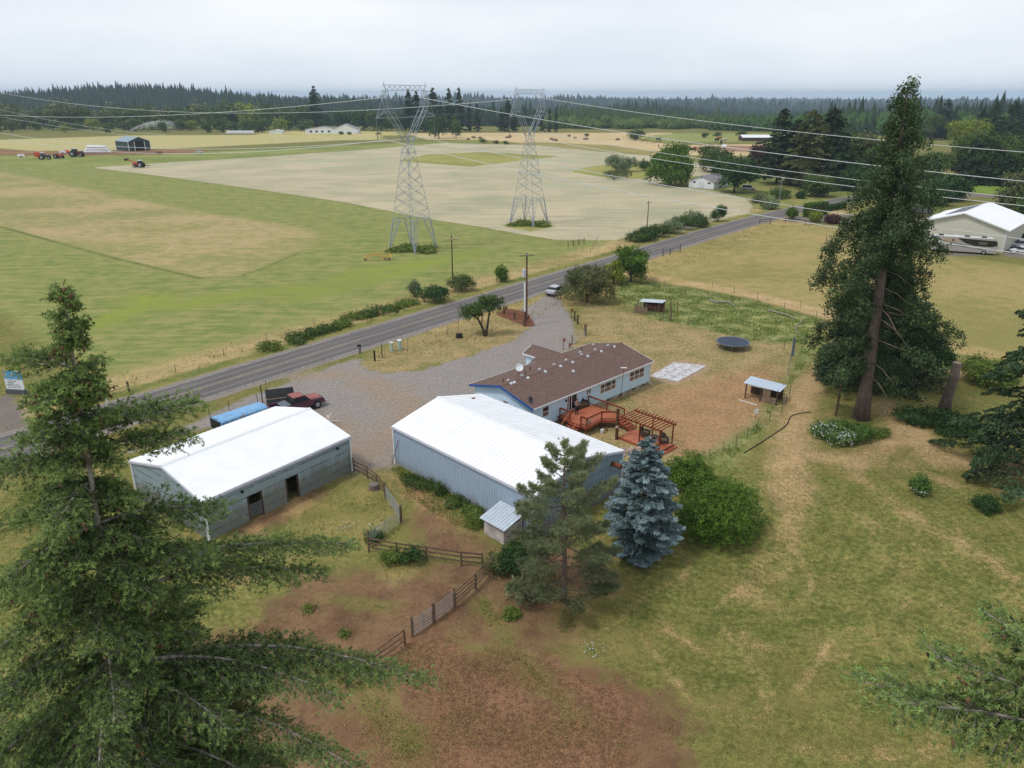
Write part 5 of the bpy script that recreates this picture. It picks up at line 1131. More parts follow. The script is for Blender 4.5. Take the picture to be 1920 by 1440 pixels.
# ------------------------------------------------------------------ the two near firs, built shoot by shoot
M_cone = mat('brown_fir_cones', col(112, 84, 66), .8, var=.3, scale=20)
def near_fir(name, label, top, base, nb, rtop, slope, zmax, seed, extra=(), ntw=1.0, cones=230, az0=None, needle=.05):
    rg = np.random.default_rng(seed); top = np.array(top); base = np.array(base); t = thing(name, label, 'tree', tuple(base)); ax = top - base; tk = MB(); hl = np.linalg.norm(ax)
    P = lambda dz: top - ax / ax[2] * dz
    tk.tube([P(0) - base, P(zmax * .08) - base, P(zmax * .3) - base, P(zmax) - base, np.zeros(3)], [.008, .018, .06, .15, .34], 9); tk.build('trunk', B_grey, t, True)
    br = MB(); TC = []; TD = []; TT = []; cc = []
    specs = [(dz, None, None) for dz in np.sort(rg.random(nb) ** 1.15) * zmax + .15] + list(extra); ga = 0
    for dz, az, ln in specs:
        ga += 2.399; a = ga + rg.normal(0, .3) if az is None else az; l = (rtop + slope * dz * min(1, .45 + dz * .3)) * rg.uniform(.42, 1.25) * (.58 if (math.cos(a) > .2 and 1.5 < dz < 7.2) else 1) if ln is None else ln
        p0 = P(dz) - base; d = np.array([math.cos(a), math.sin(a), 0]); side = np.array([-d[1], d[0], 0]); upk = .75 * math.exp(-dz / 1.2) + .10; dr = .10 + .018 * dz
        m = 9; cur = [p0 + d * l * s + np.array([0, 0, upk * l * s - dr * l * s * s * 1.6 + .25 * l * max(0, s - .6) ** 2]) + side * .06 * l * math.sin(s * 3 + a) for s in np.linspace(0, 1, m)]
        br.tube(cur, [max(.006, (.012 + .008 * l) * (1 - s) + .004) for s in np.linspace(0, 1, m)], 5)
        ntw_ = int((8 + l * 11) * ntw)
        for j in range(ntw_):
            s = (.12 if l < 1.5 else .22) + (.86 if l < 1.5 else .77) * (j + rg.random()) / ntw_; i0 = min(m - 2, int(s * (m - 1))); f = s * (m - 1) - i0; b0 = cur[i0] * (1 - f) + cur[i0 + 1] * f; dd = unit(cur[i0 + 1] - cur[i0])
            sg = 1 if j % 2 else -1; tl = min(l * .42, .95) * (1.08 - s) ** .6 * rg.uniform(.55, 1.2) + .10; td = unit(dd * .75 + side * sg * rg.uniform(.5, 1.0) + np.array([0, 0, rg.normal(-.05 - .02 * dz, .2)]))
            k = max(2, int(tl / .055)); q = (np.arange(k) + .6) / k; pts = b0 + td * (tl * q)[:, None] + np.array([0, 0, -1]) * (.16 * tl * q ** 2)[:, None]
            if tl > .3: br.tube([b0, pts[-1]], [.006, .003], 3, False)
            # short side shoots
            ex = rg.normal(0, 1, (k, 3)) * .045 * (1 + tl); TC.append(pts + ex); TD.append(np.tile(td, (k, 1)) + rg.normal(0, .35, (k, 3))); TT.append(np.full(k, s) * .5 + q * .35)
            if cones and rg.random() < (.16 if dz < 3.5 else .05) and s > .4: cc.append(pts[-1])
        TC.append(cur[-1][None] + d * .03); TD.append(d[None] + np.array([[0, 0, .5]])); TT.append(np.array([1.]))
    br.build('branches', B_grey, t)
    C = np.concatenate(TC); D = unit(np.concatenate(TD)); T = np.concatenate(TT); m_ = 10; n = len(C) * m_; I = np.repeat(np.arange(len(C)), m_)
    A = unit(D[I] * .55 + unit(rg.normal(0, 1, (n, 3))) * .95); B = unit(np.cross(A, rg.normal(0, 1, (n, 3)))); ln = rg.uniform(.7, 1.25, n) * needle; st = C[I] + D[I] * (rg.uniform(-.6, .7, n) * .075)[:, None]
    V = np.stack([st - B * .009, st + B * .009 + A * ln[:, None] * .1, st + A * ln[:, None] + B * .005, st + A * ln[:, None] - B * .005], 1).reshape(-1, 3)
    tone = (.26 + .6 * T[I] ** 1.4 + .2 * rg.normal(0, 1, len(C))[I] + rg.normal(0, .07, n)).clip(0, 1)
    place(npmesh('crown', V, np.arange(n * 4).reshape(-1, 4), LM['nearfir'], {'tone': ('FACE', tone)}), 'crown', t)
    if cc:
        cm_ = MB()
        for p in cc[:cones]:
            for _ in range(int(rg.integers(1, 5))):
                q = p + rg.normal(0, .05, 3); l_ = rg.uniform(.035, .05); dn = unit(np.array([rg.normal(0, .4), rg.normal(0, .4), -1])); cm_.tube([q, q + dn * l_ * .5, q + dn * l_ * 1.3, q + dn * l_ * 2], [.008, .022, .018, .004], 6)
        o = cm_.build('cones', M_cone, t, True); o['kind'] = 'stuff'
    return t
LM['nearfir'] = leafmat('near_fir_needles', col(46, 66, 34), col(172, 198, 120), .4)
def rp_(u, v, fw): r = ray(u, v); return np.array([r[0] * fw, r[1] * fw, HC + r[2] * fw])
tp = rp_(118, 532, 12.0); bs = np.array([tp[0] - 2.5, tp[1] + .3, 0.0])
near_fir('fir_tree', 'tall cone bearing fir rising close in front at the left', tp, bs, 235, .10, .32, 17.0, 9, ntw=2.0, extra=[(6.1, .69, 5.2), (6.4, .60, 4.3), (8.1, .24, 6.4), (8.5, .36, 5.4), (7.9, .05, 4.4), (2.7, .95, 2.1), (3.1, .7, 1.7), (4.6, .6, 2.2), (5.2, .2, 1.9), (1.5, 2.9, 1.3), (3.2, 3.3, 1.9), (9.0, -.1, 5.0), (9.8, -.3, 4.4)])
tp = rp_(2150, 1315, 9.5); near_fir('fir_tree', 'fir top reaching into the lower right corner of the view', tp, (tp[0] + .3, tp[1] + .2, 0), 26, .3, .26, 7.5, 19, ntw=1.3, extra=[(.4, 2.6, 1.9), (.75, 2.9, 2.5), (1.0, 3.12, 3.1), (1.15, 2.95, 3.4), (.25, 2.9, 1.5), (.6, 2.4, 1.7)], cones=60)
# ------------------------------------------------------------------ posts, poles, fences
M_post = mat('old_fence_wood', col(112, 92, 76), .9, var=.35, scale=6); M_tpost = mat('steel_fence_post', col(96, 92, 84), .8)
M_pole = mat('creosoted_pole', col(100, 76, 60), .85, var=.3, scale=3); M_ins = mat('white_insulator', col(216, 220, 224), .3)
M_wire = mat('fence_wire', col(120, 118, 112), .6); M_cond = mat('bright_conductor', col(214, 218, 222), .4, metal=.0)
def pole(label, u, v, h, r=.14, arm=1.2, az=0, lean=(0, 0), ins=3, group=None, m=None, armz=.55):
    t = thing('utility_pole', label, 'utility pole', G(u, v), az, group)
    MB().tube([(0, 0, -.2), (lean[0], lean[1], h)], [r, r * .68], 10).build('pole', m or M_pole, t)
    if arm:
        f = 1 - armz / h; cx, cy, cz = lean[0] * f, lean[1] * f, h - armz
        MB().box(cx - arm, cx + arm, cy - .16, cy - .05, cz, cz + .12).build('crossarm', M_wood_old, t)
        for i in range(ins):
            x = cx - arm + .12 + (2 * arm - .24) * i / max(1, ins - 1); MB().tube([(x, cy - .1, cz + .12), (x, cy - .1, cz + .3)], [.05, .07], 7).build('insulator', M_ins, t)
    return t
p1 = pole('wooden power pole on the field side of the road beside the russet bush', 849, 530, 8.7, arm=1.15, az=.2, armz=.9)
b = G(849, 530)
pole('thin power pole above the hedge bushes beyond the road', 1213, 430, 7.2, .13, 1.1, .7, ins=2)
b = G(987, 600); pk = pole('tall power pole with a transformer at the top of the drive', 987, 600, 10.3, .17, 1.25, .35, ins=3, armz=.4)
t = thing('service_pole', 'second pole in white conduit with the transformer beside the tall pole', 'utility pole', G(984, 612), 0)
MB().tube([(0, 0, -.1), (0, 0, 2.3)], .17, 10).build('pole', M_pole, t); MB().tube([(0, 0, 2.3), (-.05, 0, 6.7)], .13, 10).build('conduit', M_white, t); MB().tube([(-.05, 0, 6.7), (-.1, 0, 7.6)], .03, 6).build('riser', M_black, t)
mb = MB(); mb.tube([(-.15, 0, 7.5), (-.15, 0, 8.5)], .27, 14); mb.tube([(-.15, 0, 8.5), (-.15, 0, 8.75)], [.1, .05], 8); mb.build('transformer', mat('pale_grey_transformer', col(196, 202, 208), .4), t)
pole('bare topped wooden power pole in the white flowered bush', 1567, 780, 8.2, .13, .55, .5, (.0, 0), 2)
pole('leaning pole at the road bend in front of the dark trees', 1532, 370, 10.5, .15, .8, .3, (.6, 0), 2)
pole('far power pole seen right of the leaning fir', 1742, 282, 12, .16, 2.0, .1, ins=3)
pole('wooden pole beside the road sign at the left', 156, 766, 7.6, .15, .9, -.4)
t = thing('street_light', 'slim grey light pole at the road bend bushes', 'street light', G(1461, 378)); MB().tube([(0, 0, 0), (.1, 0, 7.4)], .09, 8).build('pole', M_steel, t); MB().box(-.15, .75, -.12, .12, 7.3, 7.42).build('lamp_head', M_white, t)
t = thing('cut_trunk', 'tall bare cut tree trunk rising from the ivy', 'tree trunk', G(1768, 775)); hh = H2(G(1768, 775), 680)
MB().tube([(0, 0, -.1), (.1, 0, 2), (.25, .05, 3.6), (.3, .0, hh)], [.72, .52, .5, .46], 14).build('bark', B_fir, t, True); MB().tube([(.3, 0, hh), (.3, 0, hh + .02)], .42, 14).build('cut_face', mat('cut_wood', col(176, 152, 130), .9), t)
def fence(name, label, pts, h=1.1, step=2.6, post_r=.05, rails=(), wires=(), wood=True, pm=None, cat='fence', rail_h=.12, rail_t=.04, jit=.1, pl=None):
    """posts and rails or wires along ground points"""
    P_ = [G(*p) if len(p) == 2 else Vector(p) for p in pts]; o = P_[0]; t = thing(name, label, cat, o); m = pm or (M_post if wood else M_tpost); nodes = []
    for i in range(len(P_) - 1):
        d = P_[i + 1] - P_[i]; k = max(1, round(d.length / step)); nodes += [P_[i] + d * (j / k) for j in range(k)]
    nodes.append(P_[-1]); nodes = [onground(q.x, q.y) - o for q in nodes]; tops = []
    for q in nodes:
        hh = h * (1 + rnd.uniform(-jit, jit)); lean = Vector((rnd.uniform(-.05, .05), rnd.uniform(-.05, .05), 0)); tops.append(hh)
        mb = MB(); mb.tube([q - Vector((0, 0, .1)), q + lean + Vector((0, 0, hh))], [post_r, post_r * .9], 6 if post_r > .03 else 4); mb.build('post', m, t)
    for z in rails:
        mb = MB()
        for a, b_ in zip(nodes[:-1], nodes[1:]): mb.bar(a + Vector((0, 0, z + rnd.uniform(-.04, .04))), b_ + Vector((0, 0, z + rnd.uniform(-.04, .04))), rail_t, rail_h)
        mb.build('rail', m, t)
    if wires:
        mb = MB()
        for z in wires:
            for a, b_ in zip(nodes[:-1], nodes[1:]): mb.bar(a + Vector((0, 0, z)), b_ + Vector((0, 0, z)), .012, .012)
        o_ = mb.build('wire', M_wire, t)
    return t
fence('wire_fence', 'thin post and wire fence along the grass island by the road', [(722, 672), (765, 652), (818, 640), (860, 620)], 1.5, 3.6, .035, wires=(.3, .7, 1.1, 1.4), wood=False)
fence('wire_fence', 'post and wire fence along the weedy patch behind the trampoline', [(1170, 580), (1238, 604), (1255, 604), (1290, 612), (1332, 622), (1375, 632), (1415, 640), (1470, 655)], 1.35, 3.4, .035, wires=(.25, .65, 1.05), wood=False)
fence('wire_fence', 'post and wire fence between the weedy patch and the dry lane', [(1120, 520), (1245, 541), (1285, 552), (1328, 561), (1375, 568), (1420, 572), (1470, 583), (1530, 600), (1545, 605)], 1.3, 4.5, .035, wires=(.3, .7, 1.1), wood=False)
fence('wire_fence', 'wire fence along the near side of the golden pasture', [(1335, 540), (1420, 560), (1500, 578), (1545, 592)], 1.3, 5.5, .035, wires=(.3, .7, 1.1), wood=False)
fence('wire_fence', 'short wire fence beside the road south of the parked trailer', [(395, 790), (430, 770), (484, 760), (500, 735)], 1.4, 3.0, .035, wires=(.4, .8, 1.2), wood=False)
fence('wire_fence', 'mesh fence curving along the edge of the yard by the weeds', [(1480, 740), (1465, 775), (1420, 805), (1380, 835), (1330, 862), (1300, 880)], 1.2, 2.8, .035, wires=(.2, .5, .8, 1.1), wood=False)
fence('wire_fence', 'roadside wire fence along the far green field', [(240, 732), (330, 700), (420, 668), (500, 640), (590, 612)], 1.2, 6, .035, wires=(.4, .8, 1.1), wood=False)
fence('rail_fence', 'rusty pipe fence and posts by the sign at the left roadside', [(178, 742), (197, 750), (243, 735)], 1.25, 4.5, .11, rails=(.75,), rail_h=.06, rail_t=.05)
fence('rail_fence', 'old plank fence along the gravel drive near the white barn corner', [(664, 885), (690, 898), (708, 912), (722, 930)], 1.35, 1.9, .07, rails=(.35, .75, 1.15), rail_h=.16)
def gate(label, a, b_, h=1.25, bars=6, z0=.15, name='metal_gate'):
    a = G(*a); b_ = G(*b_); d = b_ - a; t = thing(name, label, 'gate', a, math.atan2(d.y, d.x)); ln = math.hypot(d.x, d.y); dz = d.z
    mb = MB()
    for i in range(bars): z = z0 + (h - z0) * i / (bars - 1); mb.tube([(0, 0, z), (ln, 0, z + dz)], .022, 5)
    for x in (0, ln / 2, ln): mb.tube([(x, 0, z0 + dz * x / ln), (x, 0, h + dz * x / ln)], .026, 5)
    mb.build('gate_bars', M_steel, t)
    for x in (-.12, ln + .12): MB().tube([(x, 0, -.1 + dz * max(0, x) / ln), (x, 0, h + .3 + dz * max(0, x) / ln)], .07, 8).build('gate_post', M_post, t)
gate('long tube gate between the plank fence and the corral bend', (724, 936), (752, 976))
gate('tube gate running from the corral bend toward the lower fence', (750, 982), (694, 1025))
gate('tube gate in the lower fence below the corral, left panel', (776, 1192), (812, 1168))
gate('tube gate in the lower fence below the corral, right panel', (815, 1166), (850, 1140))
fence('rail_fence', 'old wooden rail fence across the corral from its bend to the dark shrub', [(692, 1035), (745, 1045), (800, 1052), (865, 1062), (905, 1065)], 1.35, 3.2, .08, rails=(.45, .85, 1.2), rail_h=.13)
fence('rail_fence', 'wooden rail fence climbing from the lower gate to the dark shrub', [(853, 1140), (892, 1105), (925, 1070)], 1.4, 2.9, .09, rails=(.35, .65, .95, 1.25), rail_h=.08)
fence('rail_fence', 'pale rails at the bottom edge below the reaching fir branch', [(650, 1290), (700, 1255), (760, 1210)], 1.3, 2.6, .08, rails=(.4, .8, 1.2), rail_h=.08)
fence('rail_fence', 'dark post and rail fence beyond the golden pasture by the road', [(1424, 420), (1444, 420), (1472, 418), (1510, 422)], 1.4, 5, .1, rails=(.6, 1.2), rail_h=.1, pm=M_wood_dark)
fence('wire_fence', 'dark wire fence in front of the pasture shrubs', [(1516, 428), (1560, 430), (1600, 436)], 1.3, 4, .05, wires=(.3, .6, .9, 1.2), wood=False)
gate('open field gate beside the leaning fir on the pasture edge', (1549, 455), (1585, 450), 1.3)
fence('rail_fence', 'short dark fence with a gate where the pasture meets the road', [(1243, 480), (1256, 478), (1275, 472)], 1.5, 3.2, .1, rails=(.5, .9, 1.3), rail_h=.06, pm=M_wood_dark)
fence('rail_fence', 'weathered gate fence at the corner of the hay field', [(1065, 464), (1075, 462), (1095, 457)], 1.4, 2.8, .1, rails=(.5, .9, 1.2), rail_h=.05)
fence('wire_fence', 'few thin posts at the corner of the hay field by the road', [(1078, 470), (1092, 472), (1107, 475), (1121, 450)], 1.2, 5, .04, wires=(.5, 1.0), wood=False)
fence('rail_fence', 'low rail fence in the mulch bed at the drive entrance', [(945, 588), (965, 599), (985, 606)], 1.15, 5, .16, rails=(.8,), rail_h=.07, pm=M_wood_dark)
fence('rail_fence', 'two big dark posts of the drive entrance with low rails', [(1077, 602), (1083, 608), (1098, 628)], 1.5, 4.5, .14, rails=(.5,), rail_h=.06, pm=M_wood_dark)
gate('wooden framed drive gate leading down to the house', (1098, 630), (1073, 646), 1.1, 4)
fence('rail_fence', 'three old posts under the thorn tree beside the drive', [(1041, 560), (1046, 563), (1051, 561)], 1.5, 1.0, .1, rails=(.9,), rail_h=.05)
def hanging(label, u, v, z, c=(222, 92, 150)):
    p = G(u, v); t = thing('flower_basket', label, 'flowers', p); MB().tube([(0, 0, 0), (0, 0, z + .2)], .05, 6).build('post', M_post, t)
    MB().ball((.12, -.1, z - .15), .18, 8, 5, (1, 1, .7)).build('basket', M_rust, t); flower_clump(RNG.normal(0, .13, (130, 3)) + np.array([.12, -.1, z + .02]), c, t)
hanging('pink flower basket on the post left of the drive gate', 1056, 656, 1.5); hanging('pink flower basket on the post at the bend of the drive gate', 1096, 622, 1.0)
hanging('red flower basket on the dark post at the drive entrance', 1071, 596, 1.3, (200, 60, 60)); hanging('pink flower basket at the foot of the tall power pole', 990, 602, .8, (226, 70, 130))
hanging('small pink basket on the first post in the mulch bed', 948, 588, 1.1, (206, 80, 110)); hanging('low red flower pot beside the drive gate', 1067, 652, .5, (186, 66, 60))
# roadside furniture
t = thing('mailbox', 'black mailbox on a grey post at the road edge', 'mailbox', G(674, 663), .6)
MB().box(-.05, .05, -.05, .05, 0, 1.05).build('post', M_tpost, t); mb = MB(); mb.box(-.27, .27, -.1, .1, 1.05, 1.18); mb.tube([(-.27, 0, 1.18), (.27, 0, 1.18)], .1, 10); mb.build('box', M_black, t)
MB().box(.14, .24, -.04, .04, 0, 1.05).build('side_post', M_tpost, t)
t = thing('post', 'short black post between the mailbox and the grey wooden one', 'post', G(703, 677)); MB().box(-.1, .1, -.1, .1, -.1, 1.45).build('shaft', M_black, t)
t = thing('post', 'grey wooden post left of the green utility pedestals', 'post', G(717, 671)); MB().tube([(0, 0, 0), (0, 0, 1.9)], .09, 8).build('shaft', M_wood_old, t); MB().bar((-.5, 0, .1), (0, 0, 1.1), .08).build('brace', M_wood_old, t)
M_ped = mat('pale_green_pedestal', col(176, 196, 186), .5)
for u, v, r, h, lb in ((735, 659, .22, 1.25, 'smaller pale green utility pedestal on the grass island'), (750, 656, .3, 1.35, 'larger pale green utility pedestal right of the smaller one')):
    t = thing('utility_pedestal', lb, 'utility box', G(u, v)); MB().tube([(0, 0, 0), (0, 0, h)], r, 14).build('body', M_ped, t); MB().tube([(0, 0, h), (0, 0, h + .06), (0, 0, h + .1)], [r + .03, r + .03, r * .5], 14).build('lid', M_white, t)
t = thing('old_tyre', 'dark tyre lying on the grass island beside the two stemmed tree', 'rubber tyre', G(861, 633))
for k_, z in ((.42, .18), (.36, .42)):
    mb = MB(); n_ = 18; vs = [];
    for i in range(n_):
        a = i * 2 * math.pi / n_
        for j in range(6): q = j * math.pi / 3; vs.append(((k_ + .13 * math.cos(q)) * math.cos(a), (k_ + .13 * math.cos(q)) * math.sin(a), z + .15 * math.sin(q)))
    mb.add(vs, [(i * 6 + j, ((i + 1) % n_) * 6 + j, ((i + 1) % n_) * 6 + (j + 1) % 6, i * 6 + (j + 1) % 6) for i in range(n_) for j in range(6)]); mb.build('tyre_ring', M_rubber, t, True)
# sign at the left
t = thing('road_sign', 'white and blue advertising board with lines of black text at the roadside', 'sign', G(32, 738), -.15)
MB().box(-1.15, 1.15, -.04, .04, .55, 1.75).build('lower_panel', M_white, t)
sm, sn, sp_ = newmat('blue_painted_picture'); so_ = sn.node('ShaderNodeTexCoord').outputs['Object']; sf = sn.noise(so_, 1.6, 4, .6)
sn.link(sn.mix(sn.step(sf, .5, .56), col(70, 168, 224), sn.mix(sn.step(sn.noise(so_, 4, 3), .45, .55), col(196, 190, 170), col(110, 120, 96))), sp_.inputs['Base Color'])
MB().box(-1.15, 1.15, -.041, .041, 1.75, 2.75).build('picture_panel', sm, t)
mb = MB()
for r_, (z, hgt_, n_, x0) in enumerate(((1.56, .1, 9, -.75), (1.34, .13, 8, -.8), (1.12, .08, 15, -.95), (.95, .06, 17, -.95), (.78, .06, 15, -.9))):
    x = x0
    for i in range(n_):
        w_ = rnd.uniform(.05, .11); mb.box(x, x + w_, -.046, -.04, z - hgt_ / 2, z + hgt_ / 2 * rnd.choice([1, 1, .6])); x += w_ + .022
        if rnd.random() < .2: x += .06
        if x > .95: break
mb.build('lettering', M_black, t)
for x in (-1.0, 1.0): MB().box(x - .06, x + .06, .04, .14, -.1, 2.6).build('post', M_wood_dark, t)
MB().box(-1.2, 1.2, -.25, .25, -.02, .5).build('planter', mat('grey_planter', col(92, 92, 98), .9), t)
t = thing('marker_post', 'short white marker post beside the fence post at the left roadside', 'post', G(201, 756)); MB().tube([(0, 0, 0), (0, 0, .95)], .07, 8).build('shaft', M_white, t)
# yard things
t = thing('trampoline', 'round trampoline with a dark blue mat on the dry lawn', 'trampoline', G(1373, 652)); r_ = 2.2
MB().tube([(0, 0, .9), (0, 0, .905)], r_ - .12, 32).build('jumping_mat', mat('dark_blue_mat', col(64, 74, 92), .8), t)
mb = MB(); n_ = 40; vs = []
for i in range(n_):
    a = i * 2 * math.pi / n_
    for j, (dr, dz) in enumerate(((-.14, .012), (.03, .03), (.03, -.05), (-.14, -.03))): vs.append(((r_ + dr) * math.cos(a), (r_ + dr) * math.sin(a), .9 + dz))
mb.add(vs, [(i * 4 + j, i * 4 + (j + 1) % 4, ((i + 1) % n_) * 4 + (j + 1) % 4, ((i + 1) % n_) * 4 + j) for i in range(n_) for j in range(4)]); mb.build('frame', mat('faded_pad', col(112, 116, 124), .8), t)
for i in range(6):
    a = i * math.pi / 3 + .2; mb = MB(); c_, s_ = math.cos(a), math.sin(a); c2, s2 = math.cos(a + .5), math.sin(a + .5)
    mb.tube([(r_ * c_, r_ * s_, .88), (r_ * c_, r_ * s_, .04), (r_ * c2, r_ * s2, .04), (r_ * c2, r_ * s2, .88)], .025, 5); mb.build('leg', M_steel, t)
# open shed at the yard fence
t = thing('animal_shed', 'small open shed with a pale blue metal roof at the edge of the yard', 'shed', G(1432, 748), -.62)
mb = MB(); ribroof(mb, (-2.1, -1.25, 1.9), (2.0, -1.25, 1.75), (2.0, 1.2, 1.75), (-2.1, 1.2, 1.95), .3, .02, .05); mb.build('roof', mat('pale_blue_metal', col(196, 212, 228), .4, var=.05), t)
for x, y in ((-1.8, -1.05), (-.1, -1.05), (1.7, -1.05), (-1.8, 1.0), (1.7, 1.0)): MB().box(x - .06, x + .06, y - .06, y + .06, -.1, 1.8).build('post', M_wood_dark, t)
MB().box(-1.8, 1.7, .98, 1.04, 0, 1.7).build('back_wall', M_wood_dark, t); MB().box(.1, .95, -1.1, -1.04, 0, 1.65).build('door', M_wood_old, t); MB().box(.95, 1.7, -1.08, -1.02, 0, .8).build('front_board', M_wood_old, t)
mb = MB(); mb.bar((-1.8, -1.08, 1.72), (.9, -1.08, 1.66), .04, .12); mb.build('header_board', M_white, t); MB().bar((-1.8, -1.1, .6), (.1, -1.1, .55), .05).build('rail', M_wood_old, t)
t = thing('plank', 'pale plank lying on the ground by the open shed', 'plank', G(1402, 755), -.75); MB().box(-1.1, 1.1, -.12, .12, 0, .07).build('board', mat('pale_plank', col(206, 196, 186), .8), t)
t = thing('yard_sign', 'small white board on a stake in front of the open shed', 'sign', G(1417, 785), .3); MB().box(-.22, .22, -.02, .02, .55, 1.1).build('board', M_white, t); MB().box(-.03, .03, .02, .06, 0, 1.0).build('stake', M_wood_old, t)
t = thing('windsock_pole', 'thin pole with a hanging grey blue banner at the yard corner', 'flag pole', G(1477, 706)); MB().tube([(0, 0, 0), (.05, 0, 5.3)], .04, 6).build('pole', M_steel, t)
mb = MB(); mb.slab((.08, -.02, 5.1), (.08, .02, 2.4), (.45, .1, 2.7), (.34, .06, 4.9), .02); mb.build('banner', mat('grey_blue_cloth', col(140, 154, 170), .8), t)
# coop
t = thing('chicken_coop', 'low red brown coop with a metal roof and a mesh run in the weeds', 'coop', G(1225, 582), -.25)
MB().box(-1.6, 1.7, -.6, 1.3, 0, 1.15).build('wall', mat('red_brown_boards', col(96, 62, 52), .9, var=.3), t); mb = MB(); ribroof(mb, (-2.2, -1.6, 1.75), (1.4, -1.6, 1.75), (1.9, 1.4, 1.45), (-1.9, 1.4, 1.45), .35, .02, .05); mb.build('roof', mat('pale_tin', col(206, 216, 226), .4), t)
for x in (-2.0, .9): MB().box(x - .05, x + .05, -1.5, -1.4, 0, 1.7).build('post', M_wood_old, t)
t = thing('board_panel', 'grey board panel at the left end of the coop run', 'panel', G(1201, 588), -.35); MB().box(-1.05, 1.05, -.03, .03, 0, 1.1).build('board', M_wood_old, t)
fence('wire_fence', 'tall post and mesh run beside the coop', [(1195, 582), (1228, 594), (1243, 597), (1258, 602), (1257, 578), (1270, 585)], 1.7, 2.6, .07, rails=(1.3,), wires=(.3, .6, .9), rail_h=.06)
def log(label, pts, r):
    o = G(*pts[0]); t = thing('log', label, 'log', o); MB().tube([G(*p) - o + Vector((0, 0, r)) for p in pts], [r, r * .9, r * .8, r * .5][:len(pts)], 7).build('trunk', B_grey, t)
log('long fallen log in the weeds below the dry lane', [(1330, 564), (1345, 569), (1365, 568), (1378, 576)], .18)
log('pale fallen log at the right end of the weeds', [(1440, 583), (1460, 588), (1475, 592), (1492, 600)], .16); log('curved pale branch on the ground left of the tall fir', [(1503, 604), (1494, 612), (1492, 622), (1497, 628)], .10)
hs = [(1520, 773), (1490, 777), (1480, 783), (1477, 797), (1455, 812), (1420, 835), (1395, 850)]; o = G(*hs[0]); t = thing('hose', 'black hose snaking over the mown lane', 'hose', o)
MB().tube([p_ + Vector((0, 0, .05)) for p_ in [Vector((*q, 0)) - Vector((o.x, o.y, 0)) for q in smooth_line([np.array(G(*h_)[:2]) for h_ in hs], 3)]], .05, 6).build('tube', M_black, t)
t = thing('water_tub', 'grey tub on a board by the fence between the barns', 'tub', G(701, 917)); MB().tube([(0, 0, 0), (0, 0, .5), (0, 0, .46), (0, 0, .2)], [.36, .42, .36, .33], 14).build('body', mat('dull_grey_tub', col(128, 118, 112), .7), t); MB().box(-.5, .5, -.4, .4, -.02, .03).build('base_board', M_wood_old, t)
mb = MB()
for i in range(12):
    a = rnd.uniform(0, 6.28); l_ = rnd.uniform(.5, 1.9); mb.bar((rnd.uniform(-.4, .4), rnd.uniform(-.4, .4), .1 + .05 * i), (l_ * math.cos(a), l_ * math.sin(a), rnd.uniform(.05, .9)), .06, .05)
mb.build('sticks', mat('pale_broken_boards', col(214, 200, 190), .8), thing('scrap_wood_pile', 'pile of pale broken boards by the end of the pole barn', 'wood pile', G(618, 793)))
# corral weeds with white flowers
for u, v, lb in ((652, 990, 'patch of white daisies in the corral grass'), (703, 993, 'small patch of white daisies by the corral gate'), (1112, 1222, 'patch of white daisies near the bottom of the lawn')):
    t = thing('daisy_patch', lb, 'flowers', G(u, v)); c_ = RNG.normal(0, .45, (130, 3)); c_[:, 2] = np.abs(c_[:, 2]) * .35; flower_clump(c_, (232, 232, 236), t)
for i, (u, v, h, r, lb) in enumerate(((735, 1050, .9, 1.1, 'leafy weeds behind the left end of the corral rail fence'), (775, 1052, 1.3, 1.0, 'dark bramble bush on the corral rail fence'), (800, 915, .7, 1.0, 'weed clump against the long barn wall near its corner'), (824, 926, 1.1, .5, 'tall weed second along the long barn wall'), (858, 944, .6, 1.1, 'weed clump in the middle of the long barn wall'),
        (770, 903, .45, 1.0, 'low weeds at the left corner of the long barn'), (890, 985, .8, .9, 'yellow green weeds left of the small white shed'), (884, 962, .5, 1.0, 'low weeds third along the long barn wall'), (580, 1145, .3, .5, 'small weed clump in the bare corral dirt'), (700, 1012, .6, .8, 'weeds at the corner where two gates meet'), (645, 1190, .25, .35, 'tiny dark bush in the lower corral dirt'), (930, 1072, 1.6, 1.2, 'brown brambles at the end of the rail fences'), (960, 1155, .4, .5, 'little flowering weed in the dirt below the pine'), (70, 930, 1.2, 2.0, 'rank weeds on the ground at the left border'), (30, 985, 1.0, 2.2, 'flowering weeds below the left border bushes'))):
    bush(lb, u, v, h, r, ['weed', 'deep', 'mid', 'mid', 'mid', 'mid', 'weed', 'weed', 'weed', 'mid', 'weed', 'dull', 'weed', 'weed', 'mid'][i], 1300 if h > .35 else 260, .07)

